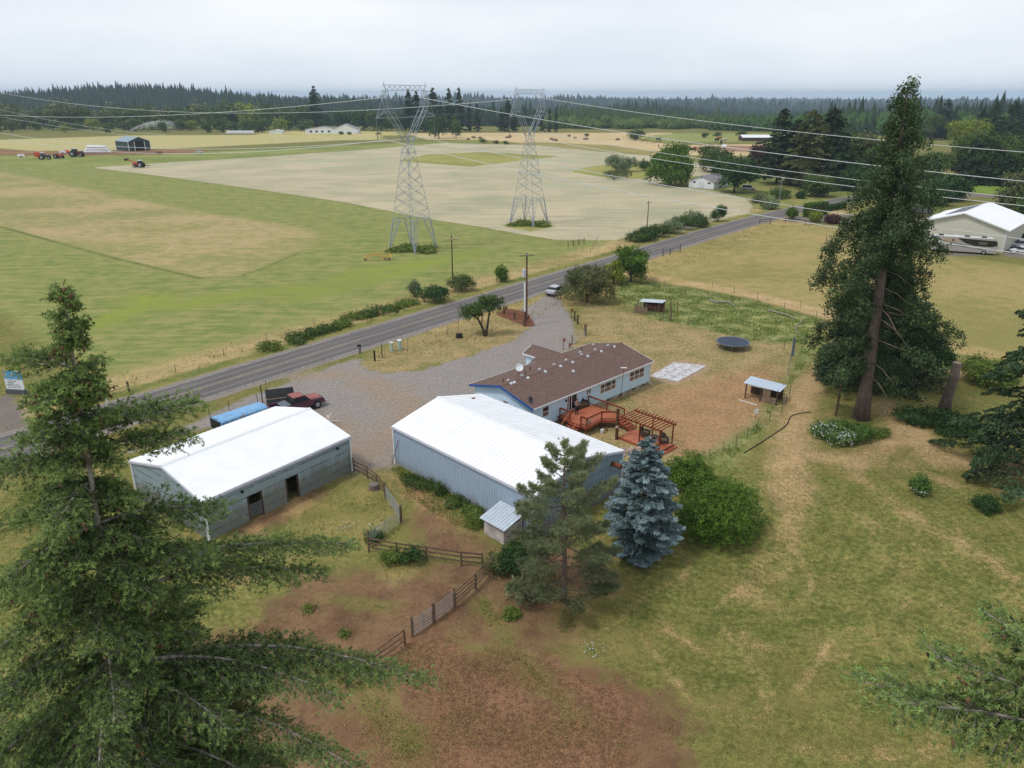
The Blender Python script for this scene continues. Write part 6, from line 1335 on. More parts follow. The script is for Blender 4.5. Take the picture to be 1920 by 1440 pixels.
# ------------------------------------------------------------------ vehicles
def frustum(mb, x0, x1, y, z0, z1, ix0, ix1, iy):
    mb.add([(x0, -y, z0), (x1, -y, z0), (x1, y, z0), (x0, y, z0), (x0 + ix0, -y + iy, z1), (x1 - ix1, -y + iy, z1), (x1 - ix1, y - iy, z1), (x0 + ix0, y - iy, z1)], [(3, 2, 1, 0), (4, 5, 6, 7), (0, 1, 5, 4), (1, 2, 6, 5), (2, 3, 7, 6), (3, 0, 4, 7)])
M_rim = mat('alloy_rim', col(176, 178, 184), .35, metal=.5); M_lamp = mat('headlight_glass', col(214, 218, 222), .2); M_tail = mat('red_tail_light', col(150, 30, 30), .3); M_chrome = mat('chrome_trim', col(190, 192, 196), .25, metal=.7)
def wheel(par, x, y, r, w_=.24):
    sg = 1 if y > 0 else -1; o = MB().tube([(x, y - w_ / 2 * sg, r), (x, y - w_ / 2 * sg + .03 * sg, r), (x, y + w_ / 2 * sg - .03 * sg, r), (x, y + w_ / 2 * sg, r)], [r * .92, r, r, r * .9], 18).build('wheel', M_rubber, par)
    MB().tube([(x, y + w_ / 2 * sg - .02 * sg, r), (x, y + (w_ / 2 + .012) * sg, r)], [r * .6, r * .55], 12).build('rim', M_rim, o)
def paint(name, c, r=.3):
    if name in MATS: return MATS[name]
    m = mat(name, col(*c), r, var=.05, spec=.5); m.node_tree.nodes['Principled BSDF'].inputs['Coat Weight'].default_value = .3; return m
def car(name, label, cat, loc, rz, pm, L_=4.6, W_=1.85, H_=1.5, cab=(-1.5, 1.1), belt=.92, wr=.34, slope=(.35, .65), group=None):
    t = thing(name, label, cat, loc, rz, group); h = W_ / 2
    b = MB(); prof = [(-L_ / 2, .35), (-L_ / 2, belt - .05), (-L_ / 2 + .15, belt), (cab[1] + .2, belt), (L_ / 2 - .35, belt - .13), (L_ / 2 - .03, belt - .3), (L_ / 2, .35)]
    b.xprism(prof, -h + .05, h - .05); b.box(-L_ / 2 + .1, L_ / 2 - .12, -h, h, .4, belt - .16); b.build('body', pm, t)
    c = MB(); frustum(c, cab[0], cab[1], h - .08, belt, H_, slope[0], slope[1], .17); c.build('roof', pm, t)
    g_ = MB(); frustum(g_, cab[0] + .02, cab[1] + .04, h - .055, belt + .03, H_ - .09, slope[0] * .85 - .03, slope[1] * .85 - .02, .15); g_.build('window', M_glassd, t)
    for x in (-L_ / 2 + .85, L_ / 2 - .9):
        for s in (-1, 1): wheel(t, x, s * (h - .1), wr)
    for s in (-1, 1):
        MB().box(L_ / 2 - .12, L_ / 2 + .01, s * (h - .3) - .16, s * (h - .3) + .16, belt - .36, belt - .24).build('headlight', M_lamp, t)
        MB().box(-L_ / 2 - .01, -L_ / 2 + .05, s * (h - .2) - .12, s * (h - .2) + .12, belt - .3, belt - .12).build('tail_light', M_tail, t)
    for x in (L_ / 2 + .01, -L_ / 2 - .01): MB().box(x - .06, x + .06, -h + .08, h - .08, .34, .52).build('bumper', M_black, t)
    return t
P_white = paint('white_car_paint', (226, 230, 234)); P_silver = paint('silver_car_paint', (178, 184, 194)); P_blue = paint('dark_blue_car_paint', (52, 66, 96)); P_mar = paint('maroon_paint', (88, 42, 62), .32); P_faded = mat('sun_faded_red_paint', col(160, 98, 92), .6, var=.15, scale=1.5)
car('parked_car', 'silver car parked at the top of the drive by the thorn tree', 'car', G(1042, 551), 1.05, P_silver)
car('suv', 'silver suv parked right of the dark round tree at the white garage', 'suv', G(1403, 356), -.5, P_silver, 4.7, 1.9, 1.75, (-2.1, 1.0), 1.0, .37, (.2, .5))
car('parked_car', 'white pickup by the distant farmhouse', 'car', G(674, 251), .1, P_white, 5.4, 1.9, 1.8, (-.3, 1.4), 1.0)
car('parked_car', 'dark blue pickup on the field edge right of the distant farmhouse', 'car', G(710, 252), .05, P_blue, 5.6, 1.9, 1.8, (-.5, 1.6), 1.0)
car('suv', 'silver suv parked behind the white car by the cream barn', 'suv', G(1912, 464), 2.9, P_silver, 4.9, 1.95, 1.75, (-2.2, 1.0), 1.0, .38, (.2, .6))
car('parked_car', 'white saloon car parked right of the motorhome', 'car', G(1916, 475), 2.95, P_white)
car('parked_car', 'small pale vehicle on the brown yard right of the green barn', 'car', G(373, 287), .1, P_white, 4.2)
# maroon pickup
tk_p0, tk_p1 = G(510, 762), G(606, 756)
t = thing('pickup_truck', 'maroon pickup with faded roof and hood parked behind the pole barn', 'pickup truck', G(558, 770, 0) , math.atan2(5.2, 5.6))
b = MB(); b.xprism([(-3.0, .55), (-3.0, 1.22), (-.72, 1.22), (-.72, .55)], .86, .93); b.xprism([(-3.0, .55), (-3.0, 1.22), (-.72, 1.22), (-.72, .55)], -.93, -.86); b.box(-3.0, -.72, -.86, .86, .6, .78); b.box(-3.02, -2.94, -.9, .9, .6, 1.2)
b.xprism([(-.74, .5), (-.74, 1.25), (1.15, 1.22), (2.72, 1.14), (2.86, .95), (2.88, .55)], -.93, .93); b.build('body', P_mar, t)
b = MB(); b.add([(1.15, -.8, 1.225), (2.7, -.72, 1.16), (2.7, .72, 1.16), (1.15, .8, 1.225), (1.15, -.72, 1.3), (2.6, -.6, 1.22), (2.6, .6, 1.22), (1.15, .72, 1.3)], [(0, 1, 5, 4), (1, 2, 6, 5), (2, 3, 7, 6), (4, 5, 6, 7), (3, 0, 4, 7)]); b.build('hood', P_faded, t)
b = MB(); frustum(b, -.75, 1.15, .9, 1.2, 1.86, .12, .55, .16); b.build('cab', P_mar, t); b = MB(); frustum(b, -.64, .62, .75, 1.855, 1.9, .06, .1, .05); b.build('roof', P_faded, t)
b = MB(); frustum(b, -.78, 1.2, .915, 1.28, 1.78, .12, .46, .14); b.build('window', M_glassd, t)
b = MB(); b.box(-.05, .03, -.94, .94, 1.2, 1.8); b.build('door_pillar', P_mar, t)
for x in (-1.95, 1.95):
    for s in (-1, 1): wheel(t, x, s * .86, .46, .3)
for s in (-1, 1): MB().box(2.8, 2.9, s * .7 - .15, s * .7 + .15, .85, 1.02).build('headlight', M_lamp, t); MB().box(-3.04, -2.98, s * .86 - .06, s * .86 + .06, .85, 1.15).build('tail_light', M_tail, t)
MB().box(2.88, 3.06, -.92, .92, .5, .72).build('bumper', M_chrome, t); MB().box(2.83, 2.9, -.5, .5, .78, 1.05).build('grille', M_black, t)
tb = thing('truck_cargo', 'grey tool box lid and loose gear in the pickup bed', 'cargo', t.location.copy(), t.rotation_euler.z); tb.location.z = 0
MB().slab((-1.9, -.8, 1.16), (-1.0, -.8, 1.28), (-1.0, .8, 1.28), (-1.9, .8, 1.16), .06).build('toolbox_lid', mat('grey_box_lid', col(96, 108, 120), .5), tb)
for i in range(7): MB().box(-.0 + rnd.uniform(-.95, -.8), rnd.uniform(-.78, -.72), rnd.uniform(-.8, .2), rnd.uniform(.3, .8), 1.0, rnd.uniform(1.2, 1.35)).build('gear', rnd.choice([M_white, M_wood_old, M_black]), tb) if i < 3 else None
# blue tank wagon beside the barn
t = thing('tank_trailer', 'old sky blue horse trailer with rusty top behind the pole barn', 'trailer', G(452, 800), math.atan2(4.2, 3.2) - .05)
bm, bn, bp_ = newmat('sky_blue_rusting_paint'); bo = bn.node('ShaderNodeTexCoord').outputs['Object']; bn.link(bn.mix(bn.step(bn.noise(bo, 1.3, 5, .7), .6, .64), bn.mix(bn.step(bn.noise(bo, 3, 4), .3, .7), col(104, 164, 216), col(138, 184, 222)), col(150, 120, 100)), bp_.inputs['Base Color']); bp_.inputs['Roughness'].default_value = .5
b = MB(); n_ = 14; pr = [(-1.05, .5)] + [(-1.05 * math.cos(i * math.pi / n_) * (1 - .0 * i), 1.45 + .36 * math.sin(i * math.pi / n_) ** .7) for i in range(n_ + 1)] + [(1.05, .5)]
M_ = Matrix(((0, 0, 1, 0), (1, 0, 0, 0), (0, 1, 0, 0), (0, 0, 0, 1))); b.prism(pr, -2.6, 2.2, M_); b.build('body', bm, t)
b = MB(); pr2 = [(x * .98, z * .985 + .01) for x, z in pr]; b.prism(pr2, 2.2, 2.7, M_); b.build('nose', bm, t); MB().box(-2.7, -2.58, -.95, .95, .6, 1.6).build('rear_door', M_black, t)
for x in (-.5, .4):
    for s in (-1, 1): wheel(t, x, s * 1.0, .36)
# black box trailer
t = thing('utility_trailer', 'dark grey plywood sided utility trailer behind the pickup', 'trailer', G(527, 758), .35)
for y in (-.95, .95): MB().box(-1.5, 1.5, y - .03, y + .03, .45, 1.55 if y > 0 else 1.1).build('side', mat('charcoal_boards', col(84, 86, 90), .8, var=.25), t)
MB().box(-1.5, 1.5, -.95, .95, .4, .46).build('bed', M_wood_old, t); MB().box(1.47, 1.53, -.95, .95, .45, 1.4).build('front_board', mat('charcoal_boards', (0, 0, 0, 1)), t)
for s in (-1, 1): wheel(t, 0, s * 1.1, .33)
MB().tube([(-1.9, 1.2, -.2), (-1.9, 1.2, 2.1)], .07, 6).build('shaft', M_wood_dark, thing('post', 'dark tall post at the corner of the utility trailer', 'post', t.location, .35))
# cream barn with solar panel, motorhome
def px(x, y): return 1700 + x / 8.727, 350 + y / 8.727
a_ = Vector((94.6, 172.6, 0)); b_ = Vector((107.2, 160.8, 0)); FRB = Frame((a_.x, a_.y), math.atan2(b_.y - a_.y, b_.x - a_.x)); Wd = (b_ - a_).length
e_z = 5.0; dep = 23.0
apx = 7.7
t = thing('cream_barn', 'large cream steel barn with white roof and a solar panel at the right', 'barn', a_, FRB.yaw)
M_cream = mat('cream_steel_siding', col(206, 204, 190), .55, var=.04)
w_ = MB(); kz = lambda s_: e_z + (apx - e_z) * (1 - abs(2 * s_ - 1)); ribwall(w_, (0, 0), (Wd, 0), 0, kz, .45, .03, -1); ribwall(w_, (0, dep), (Wd, dep), 0, kz, .45, .03, 1); ribwall(w_, (0, 0), (0, dep), 0, e_z, .45, .03, 1); ribwall(w_, (Wd, 0), (Wd, dep), 0, e_z, .45, .03, -1); w_.build('wall', M_cream, t)
r_ = MB(); ov = .7; dz = ov * (apx - e_z) / (Wd / 2); ribroof(r_, (-ov, dep + .5, e_z - dz + .1), (-ov, -.6, e_z - dz + .1), (Wd / 2, -.6, apx + .1), (Wd / 2, dep + .5, apx + .1), .6); ribroof(r_, (Wd + ov, -.6, e_z - dz + .1), (Wd + ov, dep + .5, e_z - dz + .1), (Wd / 2, dep + .5, apx + .1), (Wd / 2, -.6, apx + .1), .6); r_.build('roof', M_wroof, t)
for s in (-1, 1): c0 = Wd / 2; MB().bar((c0, -.62, apx), (c0 + s * (Wd / 2 + ov), -.62, e_z - dz), .08, .26).build('fascia', M_white, t)
MB().box(Wd - .06, Wd + .08, -.06, .08, 0, e_z).build('downpipe', M_white, t)
k_ = (apx - e_z) / (Wd / 2)
def rz2(x): return e_z + .1 + k_ * x + .06
sx0, sx1, sy0, sy1 = Wd * .20, Wd * .435, dep * .22, dep * .88
pm_, pn_, pp2 = newmat('solar_cells'); po_ = pn_.node('ShaderNodeTexCoord').outputs['Object']; bk_ = pn_.node('ShaderNodeTexBrick', Scale=1.0); bk_.offset = 0; bk_.inputs['Brick Width'].default_value = 1.0; bk_.inputs['Row Height'].default_value = 1.7; bk_.inputs['Mortar Size'].default_value = .03
bk_.inputs['Color1'].default_value = col(78, 80, 94); bk_.inputs['Color2'].default_value = col(66, 68, 84); bk_.inputs['Mortar'].default_value = col(150, 152, 160); pn_.link(po_, bk_.inputs['Vector']); pn_.link(bk_.outputs[0], pp2.inputs['Base Color']); pp2.inputs['Roughness'].default_value = .25
MB().slab((sx0, sy0, rz2(sx0) + .05), (sx1, sy0, rz2(sx1) + .05), (sx1, sy1, rz2(sx1) + .05), (sx0, sy1, rz2(sx0) + .05), .04).build('solar_panel', pm_, t)
MB().tube([(1.0, 3, rz2(1) - .1), (1.0, 3, rz2(1) + .9)], .07, 6).build('vent_pipe', M_steel, t)
rv = thing('motorhome', 'long silver and beige motorhome parked in front of the cream barn', 'motorhome', (G(*px(410, 1075)) + G(*px(1440, 1120))) / 2 + Vector((.5, 1.4, 0)), math.atan2((G(*px(1400, 1128)) - G(*px(430, 1062))).y, (G(*px(1400, 1128)) - G(*px(430, 1062))).x))
M_rvb = paint('silver_beige_coach_paint', (168, 164, 162)); M_rvw = paint('coach_white', (220, 222, 226)); M_rvd = paint('coach_black_band', (36, 34, 42)); M_rvt = paint('coach_tan', (176, 160, 140))
b = MB(); b.xprism([(-6.4, .45), (-6.5, 1.0), (-6.4, 3.2), (-6.2, 3.45), (5.5, 3.45), (5.95, 3.1), (6.3, 2.0), (6.35, .9), (6.25, .4)], -1.25, 1.25); b.build('body', M_rvb, rv)
MB().box(-6.1, 5.3, -1.2, 1.2, 3.44, 3.5).build('roof', M_rvw, rv)
b = MB(); b.add([(-1.6, -1.262, 3.25), (5.9, -1.262, 3.05), (6.2, -1.262, 2.1), (5.2, -1.262, 1.75), (2.0, -1.262, 1.8), (.3, -1.262, 2.2)], [(0, 5, 4, 3, 2, 1)]); b.build('window_band', M_glassd, rv)
b = MB(); b.add([(6.1, -1.15, 2.9), (6.37, -1.15, 1.7), (6.37, 1.15, 1.7), (6.1, 1.15, 2.9)], [(0, 1, 2, 3)]); b.build('windscreen', glassmat('green_glass', (60, 84, 84)), rv)
b = MB(); b.add([(-4.6, -1.264, 3.2), (-1.8, -1.264, 3.15), (-.4, -1.264, 2.3), (-3.6, -1.264, 2.25)], [(0, 3, 2, 1)]); b.build('tan_panel', M_rvt, rv)
for i, (z0, z1) in enumerate(((2.9, 1.5), (2.6, 1.25), (2.2, 1.1))): b = MB(); b.bar((-6.0, -1.266, z0), (1.5 + i, -1.266, z1), .008, .09); b.build('stripe', M_rvd if i % 2 == 0 else M_rvw, rv)
for x0, x1, z0, z1 in ((-2.5, -2.0, 2.5, 3.0), (2.6, 4.2, 2.15, 2.7)): MB().box(x0, x1, -1.275, -1.25, z0, z1).build('window', glassmat('tinted_pane', (96, 90, 84)), rv)
b = MB(); b.xprism([(-6.5, 3.5), (-6.3, 3.25), (-5.6, 2.6), (-5.2, 2.7), (-6.0, 3.5)], -1.27, -1.255); b.build('dark_swoosh', paint('coach_navy', (48, 56, 96)), rv)
for x in (-4.3, -3.2, 3.9):
    for s in (-1, 1): wheel(rv, x, s * 1.14, .5, .3)
for x in (-4.6, -1.6, .4, 3.6): MB().box(x - .45, x + .45, -.35, .35, 3.5, 3.72).build('roof_unit', M_black if x != -1.6 else M_rvw, rv)
t = thing('box_trailer', 'dark open frame trailer behind the silver suv by the cream barn', 'trailer', G(1906, 452), 2.9); MB().box(-1.4, 1.4, -.9, .9, .4, .5).build('bed', M_black, t)
for x in (-1.38, 1.38): MB().box(x - .05, x + .05, -.9, .9, .5, 1.7).build('end_board', M_black, t)
for s in (-1, 1): wheel(t, 0, s * 1.0, .33)
t = thing('grey_roofed_house', 'dark roofed house with tan walls mostly hidden behind the leaning fir', 'house', G(1700, 425) + Vector((3, 8, 0)), .2)
MB().box(-5, 5, -4, 4, 0, 2.9).build('wall', mat('tan_siding', col(200, 160, 130), .7), t); b = MB(); b.slab((-5.5, -4.5, 2.8), (5.5, -4.5, 2.8), (5.5, 0, 4.8), (-5.5, 0, 4.8), .15); b.slab((5.5, 4.5, 2.8), (-5.5, 4.5, 2.8), (-5.5, 0, 4.8), (5.5, 0, 4.8), .15); b.build('roof', mat('charcoal_shingle', col(84, 78, 84), .9), t)
# ------------------------------------------------------------------ farm buildings far off
def gable(name, label, cat, p, rz, L_, W_, e, a, wm, rm, par=None, ov=.4):
    t = thing(name, label, cat, p, rz)
    w_ = MB(); w_.add([(0, 0, 0), (L_, 0, 0), (L_, W_, 0), (0, W_, 0), (0, 0, e), (L_, 0, e), (L_, W_, e), (0, W_, e), (L_ / 2, 0, a), (L_ / 2, W_, a)], [(0, 1, 5, 8, 4), (1, 2, 6, 5), (2, 3, 7, 9, 6), (3, 0, 4, 7)]); w_.build('wall', wm, t)
    dz = ov * (a - e) / (L_ / 2); r_ = MB(); r_.slab((-ov, W_ + ov, e - dz + .05), (-ov, -ov, e - dz + .05), (L_ / 2, -ov, a + .05), (L_ / 2, W_ + ov, a + .05), .15); r_.slab((L_ + ov, -ov, e - dz + .05), (L_ + ov, W_ + ov, e - dz + .05), (L_ / 2, W_ + ov, a + .05), (L_ / 2, -ov, a + .05), .15); r_.build('roof', rm, t); return t
def pf(x, y): return 140 + x / 9.6, 220 + y / 9.6
a_ = G(*pf(985, 612)); Lw = 13.5
t = gable('green_barn', 'dark green barn with white corner posts and a grey roof in the far left field', 'barn', a_, R(50), Lw, 17.8, 5.6, 8.2, mat('dark_green_steel', col(52, 70, 70), .6), mat('grey_green_roof', col(142, 160, 172), .5, var=.05), ov=.3)
MB().box(Lw * .28, Lw * .74, -.06, .05, 0, 5.7).build('doorway', M_dark, t)  # flat dark panel painted as the shade inside; the wall behind is closed
for x in (0, Lw * .28, Lw * .74, Lw): MB().box(x - .18, x + .18, -.12, .05, 0, 5.5).build('corner_post', M_white, t)
MB().box(-.15, .1, 17.6, 17.95, 0, 5.4).build('corner_post', M_white, t)
# white wrapped bales
def bales(label, u, v, n, rows, rz, s=1.3, grp='wrapped bales'):
    t = thing('bale_stack', label, 'bales', G(u, v), rz)
    for r_ in range(rows):
        mb = MB()
        for i in range(n - r_): mb.tube([((i + r_ * .5) * s * 1.5, -s * .6, s * .55 + r_ * s * .9), ((i + r_ * .5) * s * 1.5 + s * 1.45, -s * .6, s * .55 + r_ * s * .9)], s * .6, 9)
        mb.build('bale_row', mat('white_bale_wrap', col(232, 234, 240), .4), t)
bales('stack of white wrapped bales left of the green barn', 160, 287, 7, 3, .03, 1.5); bales('long row of white wrapped bales at the far field edge', 425, 251, 13, 2, .0, 1.3)
t = gable('white_shed', 'low white shed at the far field edge right of the bale row', 'shed', G(505, 251), .05, 12, 6, 2.6, 3.6, M_white, M_white)
fp = G(573, 252); t = gable('farmhouse', 'distant white farmhouse with grey hipped roof', 'house', G(625, 251), .05, 22, 14, 4.2, 8.5, M_white, mat('far_grey_roof', col(138, 140, 148), .8))
t = gable('farm_wing', 'long low white wing left of the distant farmhouse', 'house', G(573, 251), .05, 32, 10, 4.0, 6.4, M_white, mat('far_grey_roof', (0, 0, 0, 1)))
for x in (4, 9, 14, 20, 25): MB().box(x, x + 2, -.1, .1, 1.2, 2.8).build('window', M_glass, t)
# white garage by the willow
a_, b_ = G(1291, 351), G(1338, 355); Lw = (b_ - a_).length
t = gable('white_garage', 'white gabled garage with grey roof between the willow and the dark round tree', 'garage', a_, math.atan2((b_ - a_).y, (b_ - a_).x), Lw, 12, 2.7, 4.6, M_white, mat('mid_grey_shingle', col(142, 136, 142), .85), ov=.5)
for x in (Lw * .16, Lw * .74): w_ = MB().box(x, x + 1.3, -.05, .05, 1.7, 2.4).build('window', M_white, t); MB().box(x + .08, x + 1.22, -.07, -.05, 1.76, 2.34).build('pane', M_glass, w_)
MB().box(Lw * .38, Lw * .62, -.03, .02, 0, 2.2).build('door', mat('off_white_door', col(214, 216, 222), .6), t); MB().box(Lw * .5 - .2, Lw * .5 + .2, -.06, .02, 3.5, 4.0).build('gable_vent', M_black, t)
t = gable('cattle_shed', 'long white roofed cattle shed beyond the red pen', 'shed', G(1384, 268) , -.02, 14, 46, 2.8, 4.4, M_wood_dark, M_white); t.rotation_euler.z = -1.62; t.location = G(1384, 263) 
# tractors
def tractor(label, loc, rz, body, loader=False, cab=True, cabm=None, s=1.0, group='farm tractors in the far left field'):
    t = thing('tractor', label, 'tractor', loc, rz, group); b = MB(); b.box(.1, 2.3, -.4, .4, .9, 1.75); b.box(-1.2, .3, -.5, .5, .8, 1.3); b.build('body', body, t)
    b = MB(); b.box(1.9, 2.35, -.38, .38, .95, 1.7); b.build('grille', M_black, t)
    for s_ in (-1, 1): b = MB(); b.slab((-1.7, s_ * .95 - .2, 1.5), (.1, s_ * .95 - .2, 1.5), (.1, s_ * .95 + .2, 1.5), (-1.7, s_ * .95 + .2, 1.5), .08); b.build('mudguard', body, t)
    if cab:
        b = MB(); frustum(b, -1.1, .3, .7, 1.3, 2.55, .1, .1, .1); b.build('cab_glass', M_glassd, t); MB().box(-1.15, .35, -.72, .72, 2.55, 2.72).build('cab_roof', cabm or M_white, t)
    for s_ in (-1, 1): wheel(t, -.85, s_ * .95, .95, .5); wheel(t, 1.7, s_ * .8, .6, .35)
    if loader:
        b = MB()
        for s_ in (-.5, .5): b.bar((.2, s_, 1.6), (2.8, s_, 2.3), .14, .2); b.bar((2.8, s_, 2.3), (4.6, s_, 2.9), .14, .2)
        b.build('loader_arm', body, t); MB().box(4.5, 5.1, -1.0, 1.0, 2.5, 3.3).build('bucket', M_black, t)
        b = MB()
        for x in (-2.2, -3.0, -3.8): b.bar((x, -1.2, .7), (x, 1.2, .7), .12)
        b.bar((-1.2, 0, .9), (-4.0, 0, .7), .12); b.build('hay_rake', M_black, t)
    t.scale = (s, s, s); return t
M_red = paint('tractor_red', (190, 62, 44)); M_org = paint('machine_orange', (228, 92, 60)); M_dkr = paint('dark_tractor_red', (104, 52, 52))
tractor('red tractor with a raised front loader on the tip of the hay field', G(262, 314), math.pi - .1, M_red, True, s=1.25); tractor('dark red tractor with white cab in the far left yard', G(144, 294), .05, M_dkr, s=1.7, cabm=M_white)
tractor('small red tractor without cab in the far left yard', G(110, 297), 0, M_red, cab=False, s=1.2)
tractor('black tractor with an orange spreader behind in the far left yard', G(84, 299), .3, paint('dark_machine', (52, 44, 52)), s=1.3)
t = thing('spreader', 'orange spreader body left of the black tractor', 'farm machine', G(76, 298), .2); b = MB(); frustum(b, -2, 2, 1.3, 1.0, 3.6, -.4, -.4, -.3); b.build('hopper', M_org, t)
for s_ in (-1, 1): wheel(t, 0, s_ * 1.2, .6)
for u, v, lb, m_ in ((40, 295, 'white scrap at the left of the far left yard', M_white), (300, 290, 'rusty implement right of the green barn', M_rust), (118, 288, 'white drum behind the small red tractor', M_white), (127, 287, 'orange hopper behind the small red tractor', M_org)):
    t = thing('farm_implement', lb, 'farm machine', G(u, v), .3); b = MB(); frustum(b, -2.0, 2.0, .8, .5, 1.7, .5, .9, .2); b.build('frame', m_, t); b = MB(); b.bar((-3, 0, .5), (3, 0, .6), .2); b.build('drawbar', M_black, t)
    for s_ in (-1, 1): wheel(t, 0, s_ * .9, .45)
# yellow hay rake by the pylon
t = thing('hay_rake', 'yellow folded hay rake frame lying by the foot of the left pylon', 'farm machine', G(710, 488), .15); M_yel = mat('faded_yellow_paint', col(214, 164, 74), .6, var=.2)
b = MB(); pts = [(-2.9, 0, .3), (-2.4, .5, 1.0), (-.9, .9, 1.3), (2.6, 1.2, 1.0), (2.2, .2, .5), (.3, .4, .9), (-1.1, .2, 1.2), (-2.9, -.2, .35)]
for a, c_ in zip(pts[:-1], pts[1:]): b.bar(a, c_, .14)
b.bar((-.8, .6, 1.2), (1.9, -.6, .25), .1); b.bar((2.6, 1.2, 1.0), (2.7, -.5, .2), .1); b.bar((-2.2, -.2, .3), (1.8, -.7, .25), .06); b.build('frame', M_yel, t)
for x, y in ((2.2, -.6), (-2.7, -.1), (1.4, -.5)): wheel(t, x, y, .3, .15)
# cattle on the far pen and sheep-like hay piles on the tan field
def cow(label, u, v, c, rz, s=1.0, down=False):
    t = thing('cow', label, 'cow', G(u, v), rz, 'cattle in the distant pens'); b = MB(); z = .45 if down else .95
    b.tube([(-.95, 0, z), (-.8, 0, z + .03), (-.2, 0, z - .02), (.5, 0, z + .02), (.85, 0, z + .1), (1.15, 0, z + .28), (1.4, 0, z + .25), (1.65, 0, z + .08)], [.12, .34, .40, .36, .28, .17, .15, .09], 10)
    if not down:
        for x, y in ((-.7, .18), (-.7, -.18), (.55, .17), (.55, -.17)): b.tube([(x, y, z), (x + (.06 if x < 0 else 0), y, .45), (x, y, 0)], [.15, .08, .06], 6)
    b.tube([(-1.0, 0, z + .15), (-1.12, 0, z - .2), (-1.1, 0, z - .5)], [.04, .02, .04], 5); b.build('body', mat('hide_%d_%d' % (c[0], c[1]), col(*c), .8), t, True); t.scale = (s, s, s)
for i, (u, v, c, rz, dn) in enumerate(((1272, 279, (30, 28, 30), .1, 0), (1297, 282, (36, 32, 32), 0, 1), (1303, 283, (110, 60, 48), 1.4, 0), (1286, 279, (80, 60, 50), .3, 1), (1344, 266, (60, 38, 34), .4, 0), (1352, 270, (64, 40, 36), 1.2, 0), (1358, 266, (190, 180, 170), .2, 0), (1349, 262, (150, 110, 90), 2.8, 0), (1234, 264, (50, 50, 44), 0, 0))):
    cow(['black cow at the left of the red pen', 'black cow lying in the red pen', 'brown cow right of the lying black one', 'dark calf lying left of the red pen cattle', 'dark cow at the left of the group by the hay', 'dark red cow in the front of the group by the hay', 'pale cow in the group by the hay', 'reddish cow at the back of the group by the hay', 'dark cow by the round corral on the tan field'][i], u, v, c, rz, 1.9, dn)
t = thing('hay_feeder', 'white tank in the red cattle pen', 'tank', G(1357, 279)); MB().tube([(-1.4, 0, 1.4), (1.4, 0, 1.4)], 1.3, 10).build('tank', M_white, t); MB().box(-1.2, 1.2, -.8, .8, 0, .4).build('skid', M_black, t)
hg = 'small hay piles on the far tan field'
for i, (u, v) in enumerate(((952, 259), (956, 257), (1034, 262), (1041, 264), (1067, 256), (1078, 260), (1098, 262), (1158, 263), (878, 262), (888, 259), (900, 260), (1100, 254))):
    t = thing('hay_pile', 'small grey brown hay pile scattered on the far tan field', 'hay pile', G(u, v), i, hg); b = MB(); b.ball((0, 0, .6), 1.5, 8, 5, (1.5, .9, .75)); b.ball((1.2, .3, .4), .9, 7, 4, (1.2, .9, .8)); b.build('hay', mat('old_hay', col(132, 114, 92), .95, var=.3), t)
fence('rail_fence', 'round rail corral on the far tan field', [(1203, 267), (1215, 262), (1235, 262), (1240, 266), (1225, 270), (1203, 267)], 1.8, 9, .15, rails=(.8, 1.6), rail_h=.12, jit=0)
